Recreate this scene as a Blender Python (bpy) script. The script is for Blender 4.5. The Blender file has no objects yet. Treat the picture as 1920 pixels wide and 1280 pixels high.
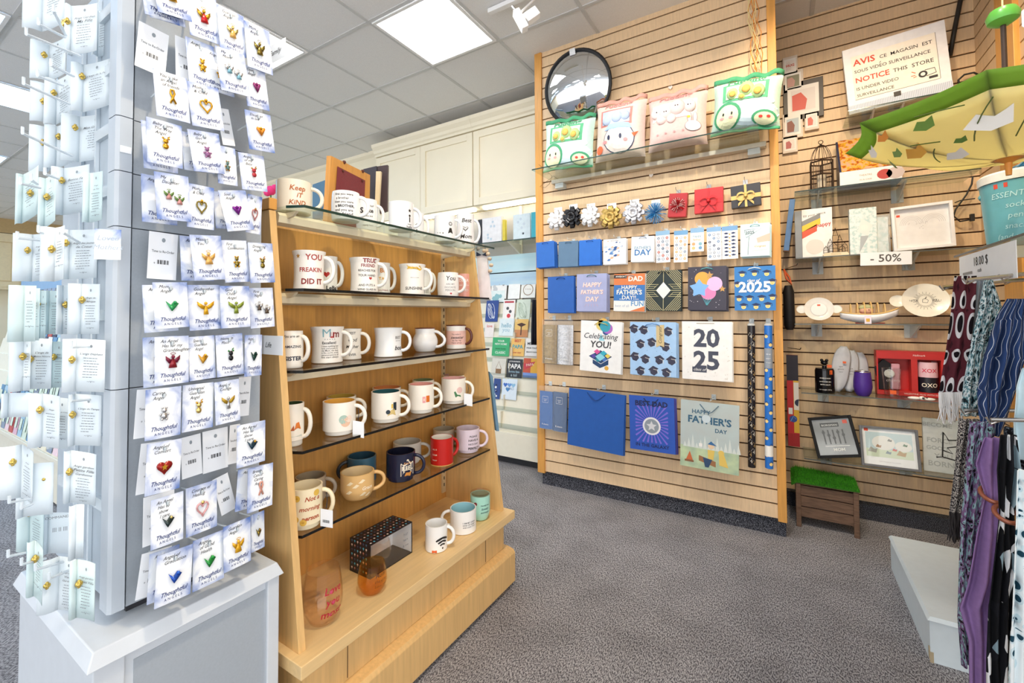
import bpy, math, random
from mathutils import Vector as V, Matrix as MX
sc=bpy.context.scene
COL=sc.collection
RND=random.Random(7)
# ---------- camera ----------
FPX,CXP,CYP=825.415,959.976,566.538
YAW,PITCH,ROLL,EYE=0.5519493,0.0276565,-0.0066314,1.21032
CF=V((-math.sin(YAW)*math.cos(PITCH),math.cos(YAW)*math.cos(PITCH),math.sin(PITCH)))
_R0=V((math.cos(YAW),math.sin(YAW),0));_U0=_R0.cross(CF)
CR=_R0*math.cos(ROLL)+_U0*math.sin(ROLL);CU=_U0*math.cos(ROLL)-_R0*math.sin(ROLL)
EYEP=V((0,0,EYE))
cd=bpy.data.cameras.new('camera');cam=bpy.data.objects.new('camera',cd);COL.objects.link(cam)
cd.sensor_width=36;cd.lens=FPX/1920*36;cd.shift_x=(960-CXP)/1920;cd.shift_y=-(640-CYP)/1920;cd.clip_start=.05
cam.matrix_world=MX(((CR.x,CU.x,-CF.x,0),(CR.y,CU.y,-CF.y,0),(CR.z,CU.z,-CF.z,EYE),(0,0,0,1)))
sc.camera=cam
# ---------- world, exposure ----------
w=bpy.data.worlds.new('world');sc.world=w;w.use_nodes=True
w.node_tree.nodes['Background'].inputs[0].default_value=(.97,.98,1,1);w.node_tree.nodes['Background'].inputs[1].default_value=1.8
sc.view_settings.view_transform='Standard';sc.view_settings.look='None';sc.view_settings.exposure=0.5;sc.view_settings.gamma=1;sc.view_settings.use_curve_mapping=False
sc.cycles.use_denoising=True
sc.cycles.max_bounces=10;sc.cycles.transparent_max_bounces=24;sc.cycles.caustics_reflective=False;sc.cycles.caustics_refractive=False
sc.cycles.sample_clamp_indirect=6
def lamp(name,kind,loc,tgt,power,col=(1,1,1),size=.1,spot=60,blend=.4):
    l=bpy.data.lights.new(name,kind);o=bpy.data.objects.new(name,l);COL.objects.link(o)
    l.energy=power;l.color=col
    if kind=='AREA': l.size=size
    else: l.shadow_soft_size=size
    if kind=='SPOT': l.spot_size=math.radians(spot);l.spot_blend=blend
    o.location=loc;d=V(tgt)-V(loc);o.rotation_euler=d.to_track_quat('-Z','Y').to_euler()
    return o
WARM=(1,.79,.53);NEUT=(1,.94,.86);COOL=(.72,.87,1)
SPOTS=[((-.3,1.2,3.02),(-.75,2.8,1.5),48,NEUT,75),((-1.25,1.35,3.02),(-1.0,2.8,1.2),38,NEUT,70),((.15,1.75,3.02),(.35,3.36,1.6),50,WARM,75),((.55,1.3,3.02),(.75,3.3,1.2),42,WARM,70),
 ((-.25,.55,3.02),(-1.3,1.2,.9),62,WARM,62),((-.3,.05,3.02),(-1.2,.5,1.1),10,NEUT,60),((.1,1.1,3.02),(.6,1.85,1.7),26,NEUT,50)]  # last spot is an unseen helper aimed to brighten the umbrella
for i,(a,b,p,c,s) in enumerate(SPOTS): lamp('spot_lamp','SPOT',a,b,p,c,.035,s,.6)
# ---------- pixel helpers (points on real planes) ----------
def ray(x,y): return CF+(x-CXP)/FPX*CR-(y-CYP)/FPX*CU
def onX(x,y,c): d=ray(x,y);return EYEP+d*(c/d.x)
def onY(x,y,c): d=ray(x,y);return EYEP+d*(c/d.y)
def onZ(x,y,c): d=ray(x,y);return EYEP+d*((c-EYE)/d.z)
def onP(x,y,p,n): d=ray(x,y);return EYEP+d*((V(p)-EYEP).dot(n)/d.dot(n))
def onD(x,y,dep): return EYEP+ray(x,y)*dep
# ---------- materials ----------
def lin(h):
    if isinstance(h,str):
        c=[int(h[i:i+2],16)/255 for i in (0,2,4)]
        return tuple((x/12.92 if x<=.04045 else ((x+.055)/1.055)**2.4) for x in c)
    return tuple(h)
MC={}
def M(name,h,rough=.5,metal=0,var=.04,scale=30,bump=0,spec=.5,emit=0,stretch=None,h2=None,alpha=1,sheen=0):
    if name in MC: return MC[name]
    m=bpy.data.materials.new(name);m.use_nodes=True;nt=m.node_tree;b=nt.nodes['Principled BSDF'];N=nt.nodes.new;L=nt.links.new
    c=lin(h);tc=N('ShaderNodeTexCoord');nz=N('ShaderNodeTexNoise');nz.inputs['Scale'].default_value=scale;nz.inputs['Detail'].default_value=3
    if stretch:
        mp=N('ShaderNodeMapping');mp.inputs['Scale'].default_value=stretch;L(tc.outputs['Object'],mp.inputs[0]);L(mp.outputs[0],nz.inputs['Vector'])
    else: L(tc.outputs['Object'],nz.inputs['Vector'])
    rp=N('ShaderNodeValToRGB');L(nz.outputs['Fac'],rp.inputs[0])
    c2=lin(h2) if h2 else c
    rp.color_ramp.elements[0].position=.3;rp.color_ramp.elements[1].position=.7
    rp.color_ramp.elements[0].color=(*[max(0,x*(1-var)) for x in c2],1);rp.color_ramp.elements[1].color=(*[min(1,x*(1+var)) for x in c],1)
    L(rp.outputs[0],b.inputs['Base Color'])
    b.inputs['Roughness'].default_value=rough;b.inputs['Metallic'].default_value=metal;b.inputs['Specular IOR Level'].default_value=spec
    if alpha<1:b.inputs['Alpha'].default_value=alpha
    if emit: b.inputs['Emission Color'].default_value=(*c,1);b.inputs['Emission Strength'].default_value=emit
    if bump:
        bp=N('ShaderNodeBump');bp.inputs['Strength'].default_value=bump;bp.inputs['Distance'].default_value=.002;L(nz.outputs['Fac'],bp.inputs['Height']);L(bp.outputs[0],b.inputs['Normal'])
    MC[name]=m;return m
def glass(name,h,tint=.9,refl=.5):
    if name in MC: return MC[name]
    m=bpy.data.materials.new(name);m.use_nodes=True;nt=m.node_tree;nt.nodes.clear();N=nt.nodes.new;L=nt.links.new
    o=N('ShaderNodeOutputMaterial');mx=N('ShaderNodeMixShader');t=N('ShaderNodeBsdfTransparent');g=N('ShaderNodeBsdfGlossy');f=N('ShaderNodeLayerWeight');f.inputs[0].default_value=.5;g.inputs['Roughness'].default_value=.03
    c=lin(h);t.inputs[0].default_value=(*c,1)
    pw=N('ShaderNodeMath');pw.operation='POWER';pw.inputs[1].default_value=4;L(f.outputs['Facing'],pw.inputs[0]);mm=N('ShaderNodeMath');mm.operation='MULTIPLY_ADD';mm.inputs[1].default_value=.6*refl;mm.inputs[2].default_value=.04*refl;L(pw.outputs[0],mm.inputs[0]);L(mm.outputs[0],mx.inputs[0])
    L(t.outputs[0],mx.inputs[1]);L(g.outputs[0],mx.inputs[2]);L(mx.outputs[0],o.inputs[0]);MC[name]=m;return m
def pattern(name,kind,cols,scale,rough=.7,pos=(.4,.6),stretch=(1,1,1),rand=1,const=True):
    """two or three colour woven / printed pattern"""
    if name in MC: return MC[name]
    m=bpy.data.materials.new(name);m.use_nodes=True;nt=m.node_tree;b=nt.nodes['Principled BSDF'];N=nt.nodes.new;L=nt.links.new
    tc=N('ShaderNodeTexCoord');mp=N('ShaderNodeMapping');mp.inputs['Scale'].default_value=stretch;L(tc.outputs['UV' if kind.endswith('UV') else 'Object'],mp.inputs[0])
    k=kind.replace('UV','')
    if k=='noise': t=N('ShaderNodeTexNoise');t.inputs['Detail'].default_value=4;out=t.outputs['Fac']
    elif k=='vor': t=N('ShaderNodeTexVoronoi');t.inputs['Randomness'].default_value=rand;out=t.outputs['Distance']
    elif k=='cell': t=N('ShaderNodeTexVoronoi');t.inputs['Randomness'].default_value=rand;out=t.outputs['Color']
    elif k=='wave': t=N('ShaderNodeTexWave');t.inputs['Distortion'].default_value=rand;t.inputs['Detail'].default_value=1;out=t.outputs['Fac']
    t.inputs['Scale'].default_value=scale;L(mp.outputs[0],t.inputs['Vector'])
    rp=N('ShaderNodeValToRGB');L(out,rp.inputs[0]);e=rp.color_ramp.elements
    if const: rp.color_ramp.interpolation='CONSTANT'
    ps=[0]+list(pos)
    e[0].color=(*lin(cols[0]),1);e[0].position=0;e[1].position=ps[1];e[1].color=(*lin(cols[1]),1)
    for i in range(2,len(cols)):
        q=e.new(ps[i]);q.color=(*lin(cols[i]),1)
    L(rp.outputs[0],b.inputs['Base Color']);b.inputs['Roughness'].default_value=rough;b.inputs['Specular IOR Level'].default_value=.2
    MC[name]=m;return m
# ---------- text ----------
TX={}
def textgeo(s,bold=0,shear=0,al='CENTER'):
    if s=='M': bold=0
    bold=min(bold,.018 if any(c in 'MWNKVXYmwkvxy' for c in s) else .034)
    k=(s,bold,shear,al)
    if k in TX: return TX[k]
    cu=bpy.data.curves.new('t','FONT');cu.body=s;cu.size=1;cu.offset=bold;cu.shear=shear;cu.align_x=al;cu.align_y='CENTER';cu.resolution_u=2;cu.space_line=.85
    ob=bpy.data.objects.new('t',cu);COL.objects.link(ob);dg=bpy.context.evaluated_depsgraph_get();dg.update()
    me=bpy.data.meshes.new_from_object(ob.evaluated_get(dg))
    vs=[(v.co.x,v.co.y) for v in me.vertices];fs=[tuple(p.vertices) for p in me.polygons]
    bpy.data.objects.remove(ob);bpy.data.curves.remove(cu);bpy.data.meshes.remove(me)
    TX[k]=(vs,fs);return TX[k]
# ---------- mesh builder ----------
class MB:
    def __init__(s,mat=None): s.v=[];s.f=[];s.fm=[];s.ms=[];s.cur=0;s.sm=False;s.uv=None; mat and s.use(mat)
    def use(s,m):
        if m not in s.ms: s.ms.append(m)
        s.cur=s.ms.index(m);return s
    def add(s,vs,fs):
        b=len(s.v);s.v+=[tuple(p) for p in vs]
        for f in fs: s.f.append(tuple(b+i for i in f));s.fm.append(s.cur)
        return s
    def box(s,x0,x1,y0,y1,z0,z1):
        return s.add([(x,y,z) for z in (z0,z1) for y in (y0,y1) for x in (x0,x1)],[(0,2,3,1),(4,5,7,6),(0,1,5,4),(2,6,7,3),(0,4,6,2),(1,3,7,5)])
    def hexa(s,b,t): # bottom quad, top quad
        return s.add(list(b)+list(t),[(3,2,1,0),(4,5,6,7),(0,1,5,4),(1,2,6,5),(2,3,7,6),(3,0,4,7)])
    def bar(s,a,b,wd,ht,up=(0,0,1)):
        a,b=V(a),V(b);d=(b-a).normalized();u=V(up)
        if abs(d.dot(u))>.99:u=V((1,0,0))
        r=d.cross(u).normalized()*wd/2;u=r.cross(d).normalized()*ht/2
        return s.hexa([a-r-u,a+r-u,a+r+u,a-r+u],[b-r-u,b+r-u,b+r+u,b-r+u])
    def tube(s,pts,r,n=8,cap=True):
        P=[V(p) for p in pts];rr=r if isinstance(r,(list,tuple)) else [r]*len(P);b=[];t0=None;nrm=None
        for i,p in enumerate(P):
            t=(P[min(i+1,len(P)-1)]-P[max(i-1,0)]).normalized()
            if nrm is None:
                a=V((0,0,1)) if abs(t.z)<.9 else V((1,0,0));nrm=t.cross(a).normalized()
            else: nrm=(nrm-t*nrm.dot(t)).normalized()
            bn=t.cross(nrm)
            b+=[p+(nrm*math.cos(2*math.pi*k/n)+bn*math.sin(2*math.pi*k/n))*rr[i] for k in range(n)]
        fs=[(i*n+k,i*n+(k+1)%n,(i+1)*n+(k+1)%n,(i+1)*n+k) for i in range(len(P)-1) for k in range(n)]
        if cap: fs+=[tuple(range(n-1,-1,-1)),tuple((len(P)-1)*n+k for k in range(n))]
        return s.add(b,fs)
    def lathe(s,prof,n=32,c=(0,0,0),sx=1,sy=1,cap=False):
        vs=[];m=len(prof)
        for r,z in prof: vs+=[(c[0]+r*sx*math.cos(2*math.pi*k/n),c[1]+r*sy*math.sin(2*math.pi*k/n),c[2]+z) for k in range(n)]
        fs=[(i*n+k,i*n+(k+1)%n,(i+1)*n+(k+1)%n,(i+1)*n+k) for i in range(m-1) for k in range(n)]
        if cap: fs+=[tuple(range(n-1,-1,-1)),tuple((m-1)*n+k for k in range(n))]
        return s.add(vs,fs)
    def sphere(s,c,r,n=12,sx=1,sy=1,sz=1):
        m=max(4,n//2);return s.lathe([(r*math.sin(math.pi*i/m)+1e-5,-sz*r*math.cos(math.pi*i/m)) for i in range(m+1)],n,c,sx,sy)
    def prism(s,pts,y0,y1): # polygon in xz
        n=len(pts);return s.add([(x,y0,z) for x,z in pts]+[(x,y1,z) for x,z in pts],[tuple(range(n)),tuple(range(2*n-1,n-1,-1))]+[(i,i+n,(i+1)%n+n,(i+1)%n) for i in range(n)])
    def prismX(s,pts,x0,x1): # polygon in yz
        n=len(pts);return s.add([(x0,y,z) for y,z in pts]+[(x1,y,z) for y,z in pts],[tuple(range(n)),tuple(range(2*n-1,n-1,-1))]+[(i,i+n,(i+1)%n+n,(i+1)%n) for i in range(n)])
    def flat(s,pts,y): return s.add([(x,y,z) for x,z in pts],[tuple(range(len(pts)))])
    def rect(s,x0,x1,z0,z1,y): return s.flat([(x0,z0),(x1,z0),(x1,z1),(x0,z1)],y)
    def disc(s,x,z,r,y,n=16,sx=1,a0=0,a1=2*math.pi): return s.flat([(x+r*sx*math.cos(a0+(a1-a0)*k/n),z+r*math.sin(a0+(a1-a0)*k/n)) for k in range(n)],y)
    def star(s,x,z,r,y,n=5,q=.45,rot=0): return s.flat([(x+(r if k%2==0 else r*q)*math.sin(rot+math.pi*k/n),z+(r if k%2==0 else r*q)*math.cos(rot+math.pi*k/n)) for k in range(2*n)],y)
    def heart(s,x,z,r,y): return s.flat([(x+r*.0625*16*math.sin(t)**3,z+r*.0625*(13*math.cos(t)-5*math.cos(2*t)-2*math.cos(3*t)-math.cos(4*t))) for t in [2*math.pi*k/24 for k in range(24)]],y)
    def stroke(s,pts,wd,y): # flat ribbon in xz
        P=[V((p[0],p[1])) for p in pts];L=[];R=[]
        for i,p in enumerate(P):
            t=(P[min(i+1,len(P)-1)]-P[max(i-1,0)]);t=t.normalized() if t.length else V((1,0));n=V((-t.y,t.x))*wd/2;L.append(p+n);R.append(p-n)
        k=len(P);return s.add([(p.x,y,p.y) for p in L]+[(p.x,y,p.y) for p in R],[(i,i+k,i+k+1,i+1) for i in range(k-1)])
    def text(s,t,x,z,size,y,width=None,bold=.0,shear=0,rot=0,al='CENTER',mp=None,sq=1):
        vs,fs=textgeo(t,bold,shear,al)
        if not vs: return s
        if width:
            w=max(a for a,_ in vs)-min(a for a,_ in vs);size=width/w
        c,q=math.cos(rot),math.sin(rot);o=[]
        for a,b in vs:
            a*=size*sq;b*=size;u,v2=x+a*c-b*q,z+a*q+b*c
            o.append(mp(u,v2) if mp else (u,y,v2))
        return s.add(o,fs)
    def grid(s,fn,nu,nv,thick=0,uv=True):
        b=len(s.v);vs=[V(fn(i/nu,j/nv)) for j in range(nv+1) for i in range(nu+1)]
        fs=[(j*(nu+1)+i,j*(nu+1)+i+1,(j+1)*(nu+1)+i+1,(j+1)*(nu+1)+i) for j in range(nv) for i in range(nu)]
        s.add(vs,fs)
        s.uv=s.uv or {}
        for j in range(nv+1):
            for i in range(nu+1): s.uv[b+j*(nu+1)+i]=(i/nu,j/nv)
        return s
    def build(s,name,parent=None,org=None,smooth=False,bev=0,solid=0,sub=0):
        me=bpy.data.meshes.new(name);o=V(org) if org is not None else V((0,0,0))
        me.from_pydata([tuple(V(p)-o) for p in s.v],[],s.f)
        for m in s.ms: me.materials.append(m)
        if len(s.ms)>1: me.polygons.foreach_set('material_index',s.fm)
        if s.uv:
            ul=me.uv_layers.new(name='UVMap')
            for lp in me.loops: ul.data[lp.index].uv=s.uv.get(lp.vertex_index,(0,0))
        if smooth or s.sm:
            me.polygons.foreach_set('use_smooth',[True]*len(me.polygons))
        me.update()
        ob=bpy.data.objects.new(name,me);COL.objects.link(ob)
        if parent is not None: ob.parent=parent
        elif org is not None: ob.location=o
        if smooth=='auto':
            try: me.set_sharp_from_angle(angle=math.radians(40))
            except Exception: pass
        if bev:
            md=ob.modifiers.new('b','BEVEL');md.width=bev;md.segments=2;md.limit_method='ANGLE'
        if solid:
            md=ob.modifiers.new('s','SOLIDIFY');md.thickness=solid;md.offset=0
        if sub:
            md=ob.modifiers.new('d','SUBSURF');md.levels=sub;md.render_levels=sub
        return ob
USED={}
def tag(o,label,cat,group=None):
    n=len(label.split())
    if n<4 or n>16: print('LABEL LEN',n,label)
    if label in USED and not group: print('DUP LABEL',label)
    USED[label]=1
    o['label']=label;o['category']=cat
    if group:o['group']=group
    return o
class TH:
    """a thing: an Empty at its base; parts are added in world coordinates (or local when loc given as matrix)"""
    def __init__(s,name,label,cat,loc=(0,0,0),group=None,mat=None):
        s.e=bpy.data.objects.new(name,None);COL.objects.link(s.e);s.e.empty_display_size=.05
        s.o=V(loc)
        if mat is not None: s.e.matrix_world=mat;s.o=V((0,0,0))
        else: s.e.location=loc
        tag(s.e,label,cat,group)
    def add(s,name,mb,parent=None,**k): return mb.build(name,parent or s.e,s.o,**k)
def one(name,mb,label,cat,org,group=None,**k): return tag(mb.build(name,None,org,**k),label,cat,group)
def struct(name,mb,org=None,**k):
    o=mb.build(name,None,org,**k);o['kind']='structure';return o
def dup(root,label=None,group=None):
    r=root.copy();COL.objects.link(r)
    if label:r['label']=label
    if group:r['group']=group
    for ch in list(root.children):
        c=ch.copy();COL.objects.link(c);c.parent=r
        for g in ch.children:
            d=g.copy();COL.objects.link(d);d.parent=c
    return r
# ---------- materials used by the shell ----------
MAPLE=M('maple_slat','E3C49C',.5,var=.07,scale=9,stretch=(14,14,1.2))
GROOVE=M('groove_brown','4A2C14',.8)
OAK=M('oak_trim','D59A4C',.45,var=.1,scale=7,stretch=(12,12,1))
KICK=pattern('kick_carpet','noise',['15161c','4c4d55','8d8f98'],420,.95,pos=(.5,.6))
WHITEM=M('white_laminate','CDD3D9',.4,var=.02);CREAM=M('cream_paint','FAF1D8',.45,var=.02,scale=3)
BLACK=M('black','0d0d10',.5);DARKM=M('dark_grey','2a2b30',.6);STEEL=M('steel','c8c8c8',.25,1);GOLD=M('gold','d6a233',.28,1,var=.1,scale=200)
WHITE=M('white_plain','f4f4f4',.5,var=.01);PAPER=M('paper_white','f2f4f6',.65,var=.015)
EMIT=M('lamp_diffuser','ffffff',.5,emit=5.5)
EMITC=M('lamp_diffuser_cool','a8d6ff',.5,emit=9)
# floor
m=bpy.data.materials.new('carpet');m.use_nodes=True;nt=m.node_tree;N=nt.nodes.new;L=nt.links.new;b=nt.nodes['Principled BSDF']
tc=N('ShaderNodeTexCoord');vo=N('ShaderNodeTexVoronoi');vo.inputs['Scale'].default_value=150;n1=N('ShaderNodeTexNoise');n1.inputs['Scale'].default_value=5;n2=N('ShaderNodeTexNoise');n2.inputs['Scale'].default_value=260;n2.inputs['Detail'].default_value=1
mp=N('ShaderNodeMapping');mp.inputs['Scale'].default_value=(1,.45,1);mp.inputs['Rotation'].default_value=(0,0,.5)
L(tc.outputs['Object'],mp.inputs[0])
for t in (vo,n2):L(mp.outputs[0],t.inputs['Vector'])
L(tc.outputs['Object'],n1.inputs['Vector'])
rp=N('ShaderNodeValToRGB');rp.color_ramp.elements[0].position=.38;rp.color_ramp.elements[1].position=.62;rp.color_ramp.elements[0].color=(*lin('57555a'),1);rp.color_ramp.elements[1].color=(*lin('b4b2b4'),1)
L(n2.outputs['Fac'],rp.inputs[0])
mi=N('ShaderNodeMix');mi.data_type='RGBA';mi.blend_type='MULTIPLY';mi.inputs[0].default_value=.5;L(rp.outputs[0],mi.inputs[6]);L(n1.outputs['Color'],mi.inputs[7]);
r3=N('ShaderNodeValToRGB');r3.color_ramp.elements[0].color=(.6,.6,.6,1);r3.color_ramp.elements[0].position=.3;r3.color_ramp.elements[1].position=.6;L(n1.outputs['Fac'],r3.inputs[0]);L(r3.outputs[0],mi.inputs[7])
L(mi.outputs[2],b.inputs['Base Color']);b.inputs['Roughness'].default_value=.95;b.inputs['Specular IOR Level'].default_value=.1
bp=N('ShaderNodeBump');bp.inputs['Strength'].default_value=.5;bp.inputs['Distance'].default_value=.003;L(n2.outputs['Fac'],bp.inputs['Height']);L(bp.outputs[0],b.inputs['Normal'])
CARPET=m
TILE=pattern('ceiling_tile','noise',['dcdcdc','f2f2f2'],320,.9,pos=(.62,),const=False)
TBAR=M('ceiling_bar','d2d3d3',.5)
ZC=3.108;D=2.8007
struct('floor',MB(CARPET).box(-13.2,3,-5,3.6,-.05,0))
c=MB(TILE).box(-13.2,3,-5,3.6,ZC,ZC+.03);c.use(TBAR)
for k in range(-8,19): x=-2.245-.6096*k;c.box(x-.012,x+.012,-5,3.6,ZC-.004,ZC+.001)
for k in range(-11,4): y=1.90+.6096*k;c.box(-13.2,3,y-.012,y+.012,ZC-.0045,ZC+.001)
struct('ceiling',c)
def slat(ax,a0,a1,c,z0,z1,g0,dr):
    """slatwall board: ax 'x' (face at y=c looking -y) or 'y' (face at x=c looking -x)"""
    b=MB(MAPLE);zs=[z0]+[g0+.0762*k for k in range(60) if z0+.012<g0+.0762*k<z1-.012]+[z1]
    for i in range(len(zs)-1):
        lo=zs[i]+(.0042 if i else 0);hi=zs[i+1]-(.0042 if i<len(zs)-2 else 0)
        b.box(a0,a1,c,c+.012,lo,hi) if ax=='x' else b.box(c,c+.012,a0,a1,lo,hi)
    b.use(GROOVE)
    b.box(a0,a1,c+.0125,c+.02,z0,z1) if ax=='x' else b.box(c+.0125,c+.02,a0,a1,z0,z1)
    return b
w=slat('x',-1.47,-.03,D,.10,ZC,.10,1);w.use(GROOVE)
struct('wall_center',w.box(-1.5,-.012,D+.02,3.47,.10,ZC))
struct('trim_1',MB(OAK).box(-1.512,-1.456,D-.012,D+.02,.088,ZC),bev=.002)
struct('trim_2',MB(OAK).box(-.046,-.004,D-.012,D+.02,.088,ZC),bev=.002)
struct('baseboard_center',MB(KICK).box(-1.49,-.01,D+.022,D+.2,0,.10))
YA=3.36;XR=.924
struct('wall_alcove',slat('x',-.012,XR+.02,YA,.085,ZC,.119,1))
struct('baseboard_alcove',MB(KICK).box(-.01,XR,YA-.06,YA+.02,0,.085))
w=slat('y',3.03,YA-.0005,XR,.085,ZC,.119,1);w.v,w.f,w.fm
struct('wall_right',w)
struct('trim_3',MB(OAK).box(XR-.02,XR+.02,2.84,3.03,.085,ZC),bev=.002)
w2=slat('y',1.2,2.84,XR,.085,ZC,.119,1)
struct('wall_right_front',w2)
struct('baseboard_right',MB(KICK).box(XR-.05,XR+.02,1.2,YA,0,.085))
struct('wall_back',MB(CREAM).box(-13.2,-1.5,3.48,3.55,0,ZC))
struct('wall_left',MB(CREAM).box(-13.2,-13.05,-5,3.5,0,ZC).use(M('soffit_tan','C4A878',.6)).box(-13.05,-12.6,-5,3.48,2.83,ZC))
# ---------- ceiling lights ----------
def troffer(x,y,lx,ly,lab,cool=0,group=None):
    t=TH('ceiling_light',lab,'ceiling light',(x,y,ZC-.004),group)
    f=MB(WHITE)
    for a,b_,c_,d_ in ((x-lx,x+lx,y-ly,y-ly+.02),(x-lx,x+lx,y+ly-.02,y+ly),(x-lx,x-lx+.02,y-ly+.02,y+ly-.02),(x+lx-.02,x+lx,y-ly+.02,y+ly-.02)): f.box(a,b_,c_,d_,ZC-.012,ZC-.004)
    t.add('frame',f);t.add('diffuser',MB(EMITC if cool else EMIT).box(x-lx+.02,x+lx-.02,y-ly+.02,y+ly-.02,ZC-.009,ZC-.005))
CX=lambda k:-1.94-.6096*k
CY=lambda k:2.205-.6096*k
troffer(CX(0),CY(0),.29,.29,'square white ceiling light nearest the round mirror')
troffer(CX(2),CY(1),.29,.29,'square ceiling light half hidden behind the white card tower')
for k,l in ((6,'near end of the three long lights over the far left racks'),(10,'middle one of the three long lights over the far left racks'),(14,'farthest of the three long lights over the far left racks')):
    troffer(CX(k),1.29-.61,.29,.6,'long ceiling light, '+l,1)
for kx,ky,cl in ((0,4,0),(-3,3,0),(-3,6,0),(2,5,1),(4,3,1),(4,7,1),(0,8,0),(8,3,1)):
    troffer(CX(kx),CY(ky),.29,.29,'unseen square ceiling light added as fill over the aisle nearer the viewer',cl,'unseen fill lights over the near aisle')  # unseen ceiling lights added out of view as fill light
# track with spot head
t=TH('track_light','white track spotlight hanging from the ceiling near the slatted wall','track light',(-1.35,2.22,ZC))
t.add('track_rail',MB(WHITE).box(-1.52,-1.2,2.205,2.235,ZC-.03,ZC-.004))
hd=onD(985,38,2.25)
t.add('stem',MB(WHITE).tube([(hd.x-.04,2.22,ZC-.03),(hd.x-.03,hd.y,hd.z+.05),hd],.006))
a=onD(960,12,2.25);b_=onD(985,52,2.25)
t.add('yoke',MB(STEEL).tube([a,onD(975,30,2.25),b_],.009))
t.add('lamp_head',MB(WHITE).bar(onD(967,22,2.24),onD(985,56,2.24),.05,.035).bar(onD(985,38,2.28),onD(1008,22,2.28),.045,.05),bev=.004)
# ---------- back cabinets ----------
def cab(x0,x1,z0,z1,doors,lab,yf=3.25):
    t=TH('upper_cabinet',lab,'cabinet',((x0+x1)/2,yf,z0))
    t.add('body',MB(CREAM).box(x0,x1,yf+.02,3.478,z0,z1))
    for a,b in doors:
        d=MB(CREAM).box(a,b,yf+.008,yf+.019,z0+.004,z1-.03);s=.065
        for r in ((a,a+s,z0+.004,z1-.03),(b-s,b,z0+.004,z1-.03),(a+s,b-s,z0+.004,z0+.004+s),(a+s,b-s,z1-.03-s,z1-.03)): d.box(r[0],r[1],yf-.006,yf+.008,r[2],r[3])
        t.add('door',d,bev=.002)
    t.add('light_strip',MB(M('under_light','fff6e0',.5,emit=9)).box(x0+.05,x1-.05,yf+.08,yf+.12,z0-.018,z0-.001))
    m=MB(CREAM)
    pr=[(yf+.02,z1-.02),(yf-.012,z1-.02),(yf-.016,z1),(yf-.03,z1+.012),(yf-.034,z1+.04),(yf-.06,z1+.07),(yf-.066,z1+.1),(yf+.02,z1+.1)]
    m.prismX(pr,x0-.002,x1);t.add('crown_molding',m)
    return t
cab(-3.716,-2.415,2.21,2.93,[(-3.712,-3.07),(-3.066,-2.419)],'cream two-door wall cabinet with crown molding behind the mug display')
cab(-2.411,-1.516,2.21,2.93,[(-2.407,-1.52)],'cream single-door wall cabinet next to the slatted wall')
struct('trim_4',MB(CREAM).prismX([(3.48,ZC),(3.44,ZC),(3.45,ZC-.03),(3.47,ZC-.05),(3.48,ZC-.06)],-13,-3.74))
# ---------- mug display gondola ----------
BIRCH=M('birch_ply','DDB477',.45,var=.09,scale=6,stretch=(14,14,1));BIRCHT=M('birch_top','E6C48C',.4,var=.06,scale=6,stretch=(14,1,14));BIRCHD=M('birch_back','CF9850',.5,var=.12,scale=5,stretch=(14,14,1))
SHELFG=glass('shelf_glass','f3faf7',.93,.9);SMOKE=glass('smoked_glass','ebeae4',.9,1);EDGE=M('glass_edge','1d3a34',.2);EDGED=M('glass_edge_dark','141414',.25)
g=TH('mug_display_unit','A-shaped birch display unit with glass shelves of mugs','display unit',(-1.38,1.2,0))
XF=-1.046;Y0,Y1=.68,1.712
g.add('plinth',MB(BIRCH).prism([(XF,.02),(XF,.145),(XF-.008,.158),(XF-.04,.165),(-1.72,.165),(-1.72,.02)],Y0,Y1).box(-1.7,XF-.02,Y1-.12,Y1-.03,0,.02).box(-1.7,XF-.02,Y0+.03,Y0+.12,0,.02),bev=.002)
g.add('base_body',MB(BIRCH).box(-1.68,XF-.042,Y0+.03,Y1-.03,.165,.295).use(GROOVE).box(XF-.0425,XF-.0412,Y0+.17,Y0+.172,.17,.293).box(XF-.0425,XF-.0412,Y1-.172,Y1-.17,.17,.293))
g.add('base_top',MB(BIRCHT).box(-1.72,XF,Y0,Y1,.295,.33),bev=.002)
def side(y0,y1):
    return MB(BIRCH).prism([(-1.09,.33),(-1.246,1.515),(-1.51,1.515),(-1.67,.33)],y0,y1)
g.add('side_panel',side(.702,.722),bev=.001);g.add('side_panel',side(1.668,1.688),bev=.001)
g.add('end_cap',MB(OAK).box(-1.51,-1.243,.7,.724,1.517,1.55),bev=.002)
g.add('back_panel',MB(BIRCHD).box(-1.425,-1.41,.722,1.668,.33,1.5))
for yy in (.76,1.645):
    s=MB(M('cream_metal','D9C7A0',.4,.3)).box(-1.41,-1.402,yy-.012,yy+.012,.36,1.5);s.use(BLACK)
    for k in range(36): s.box(-1.4025,-1.4015,yy-.003,yy+.003,.39+.031*k,.405+.031*k)
    g.add('slotted_upright',s)
g.add('rear_shelf',MB(BIRCH).box(-1.98,-1.43,.722,1.668,1.50,1.515))
SZ=[1.525,1.288,1.057,.832,.6]
RAIL=M('shelf_rail_cream','E4D6B8',.45)
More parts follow.
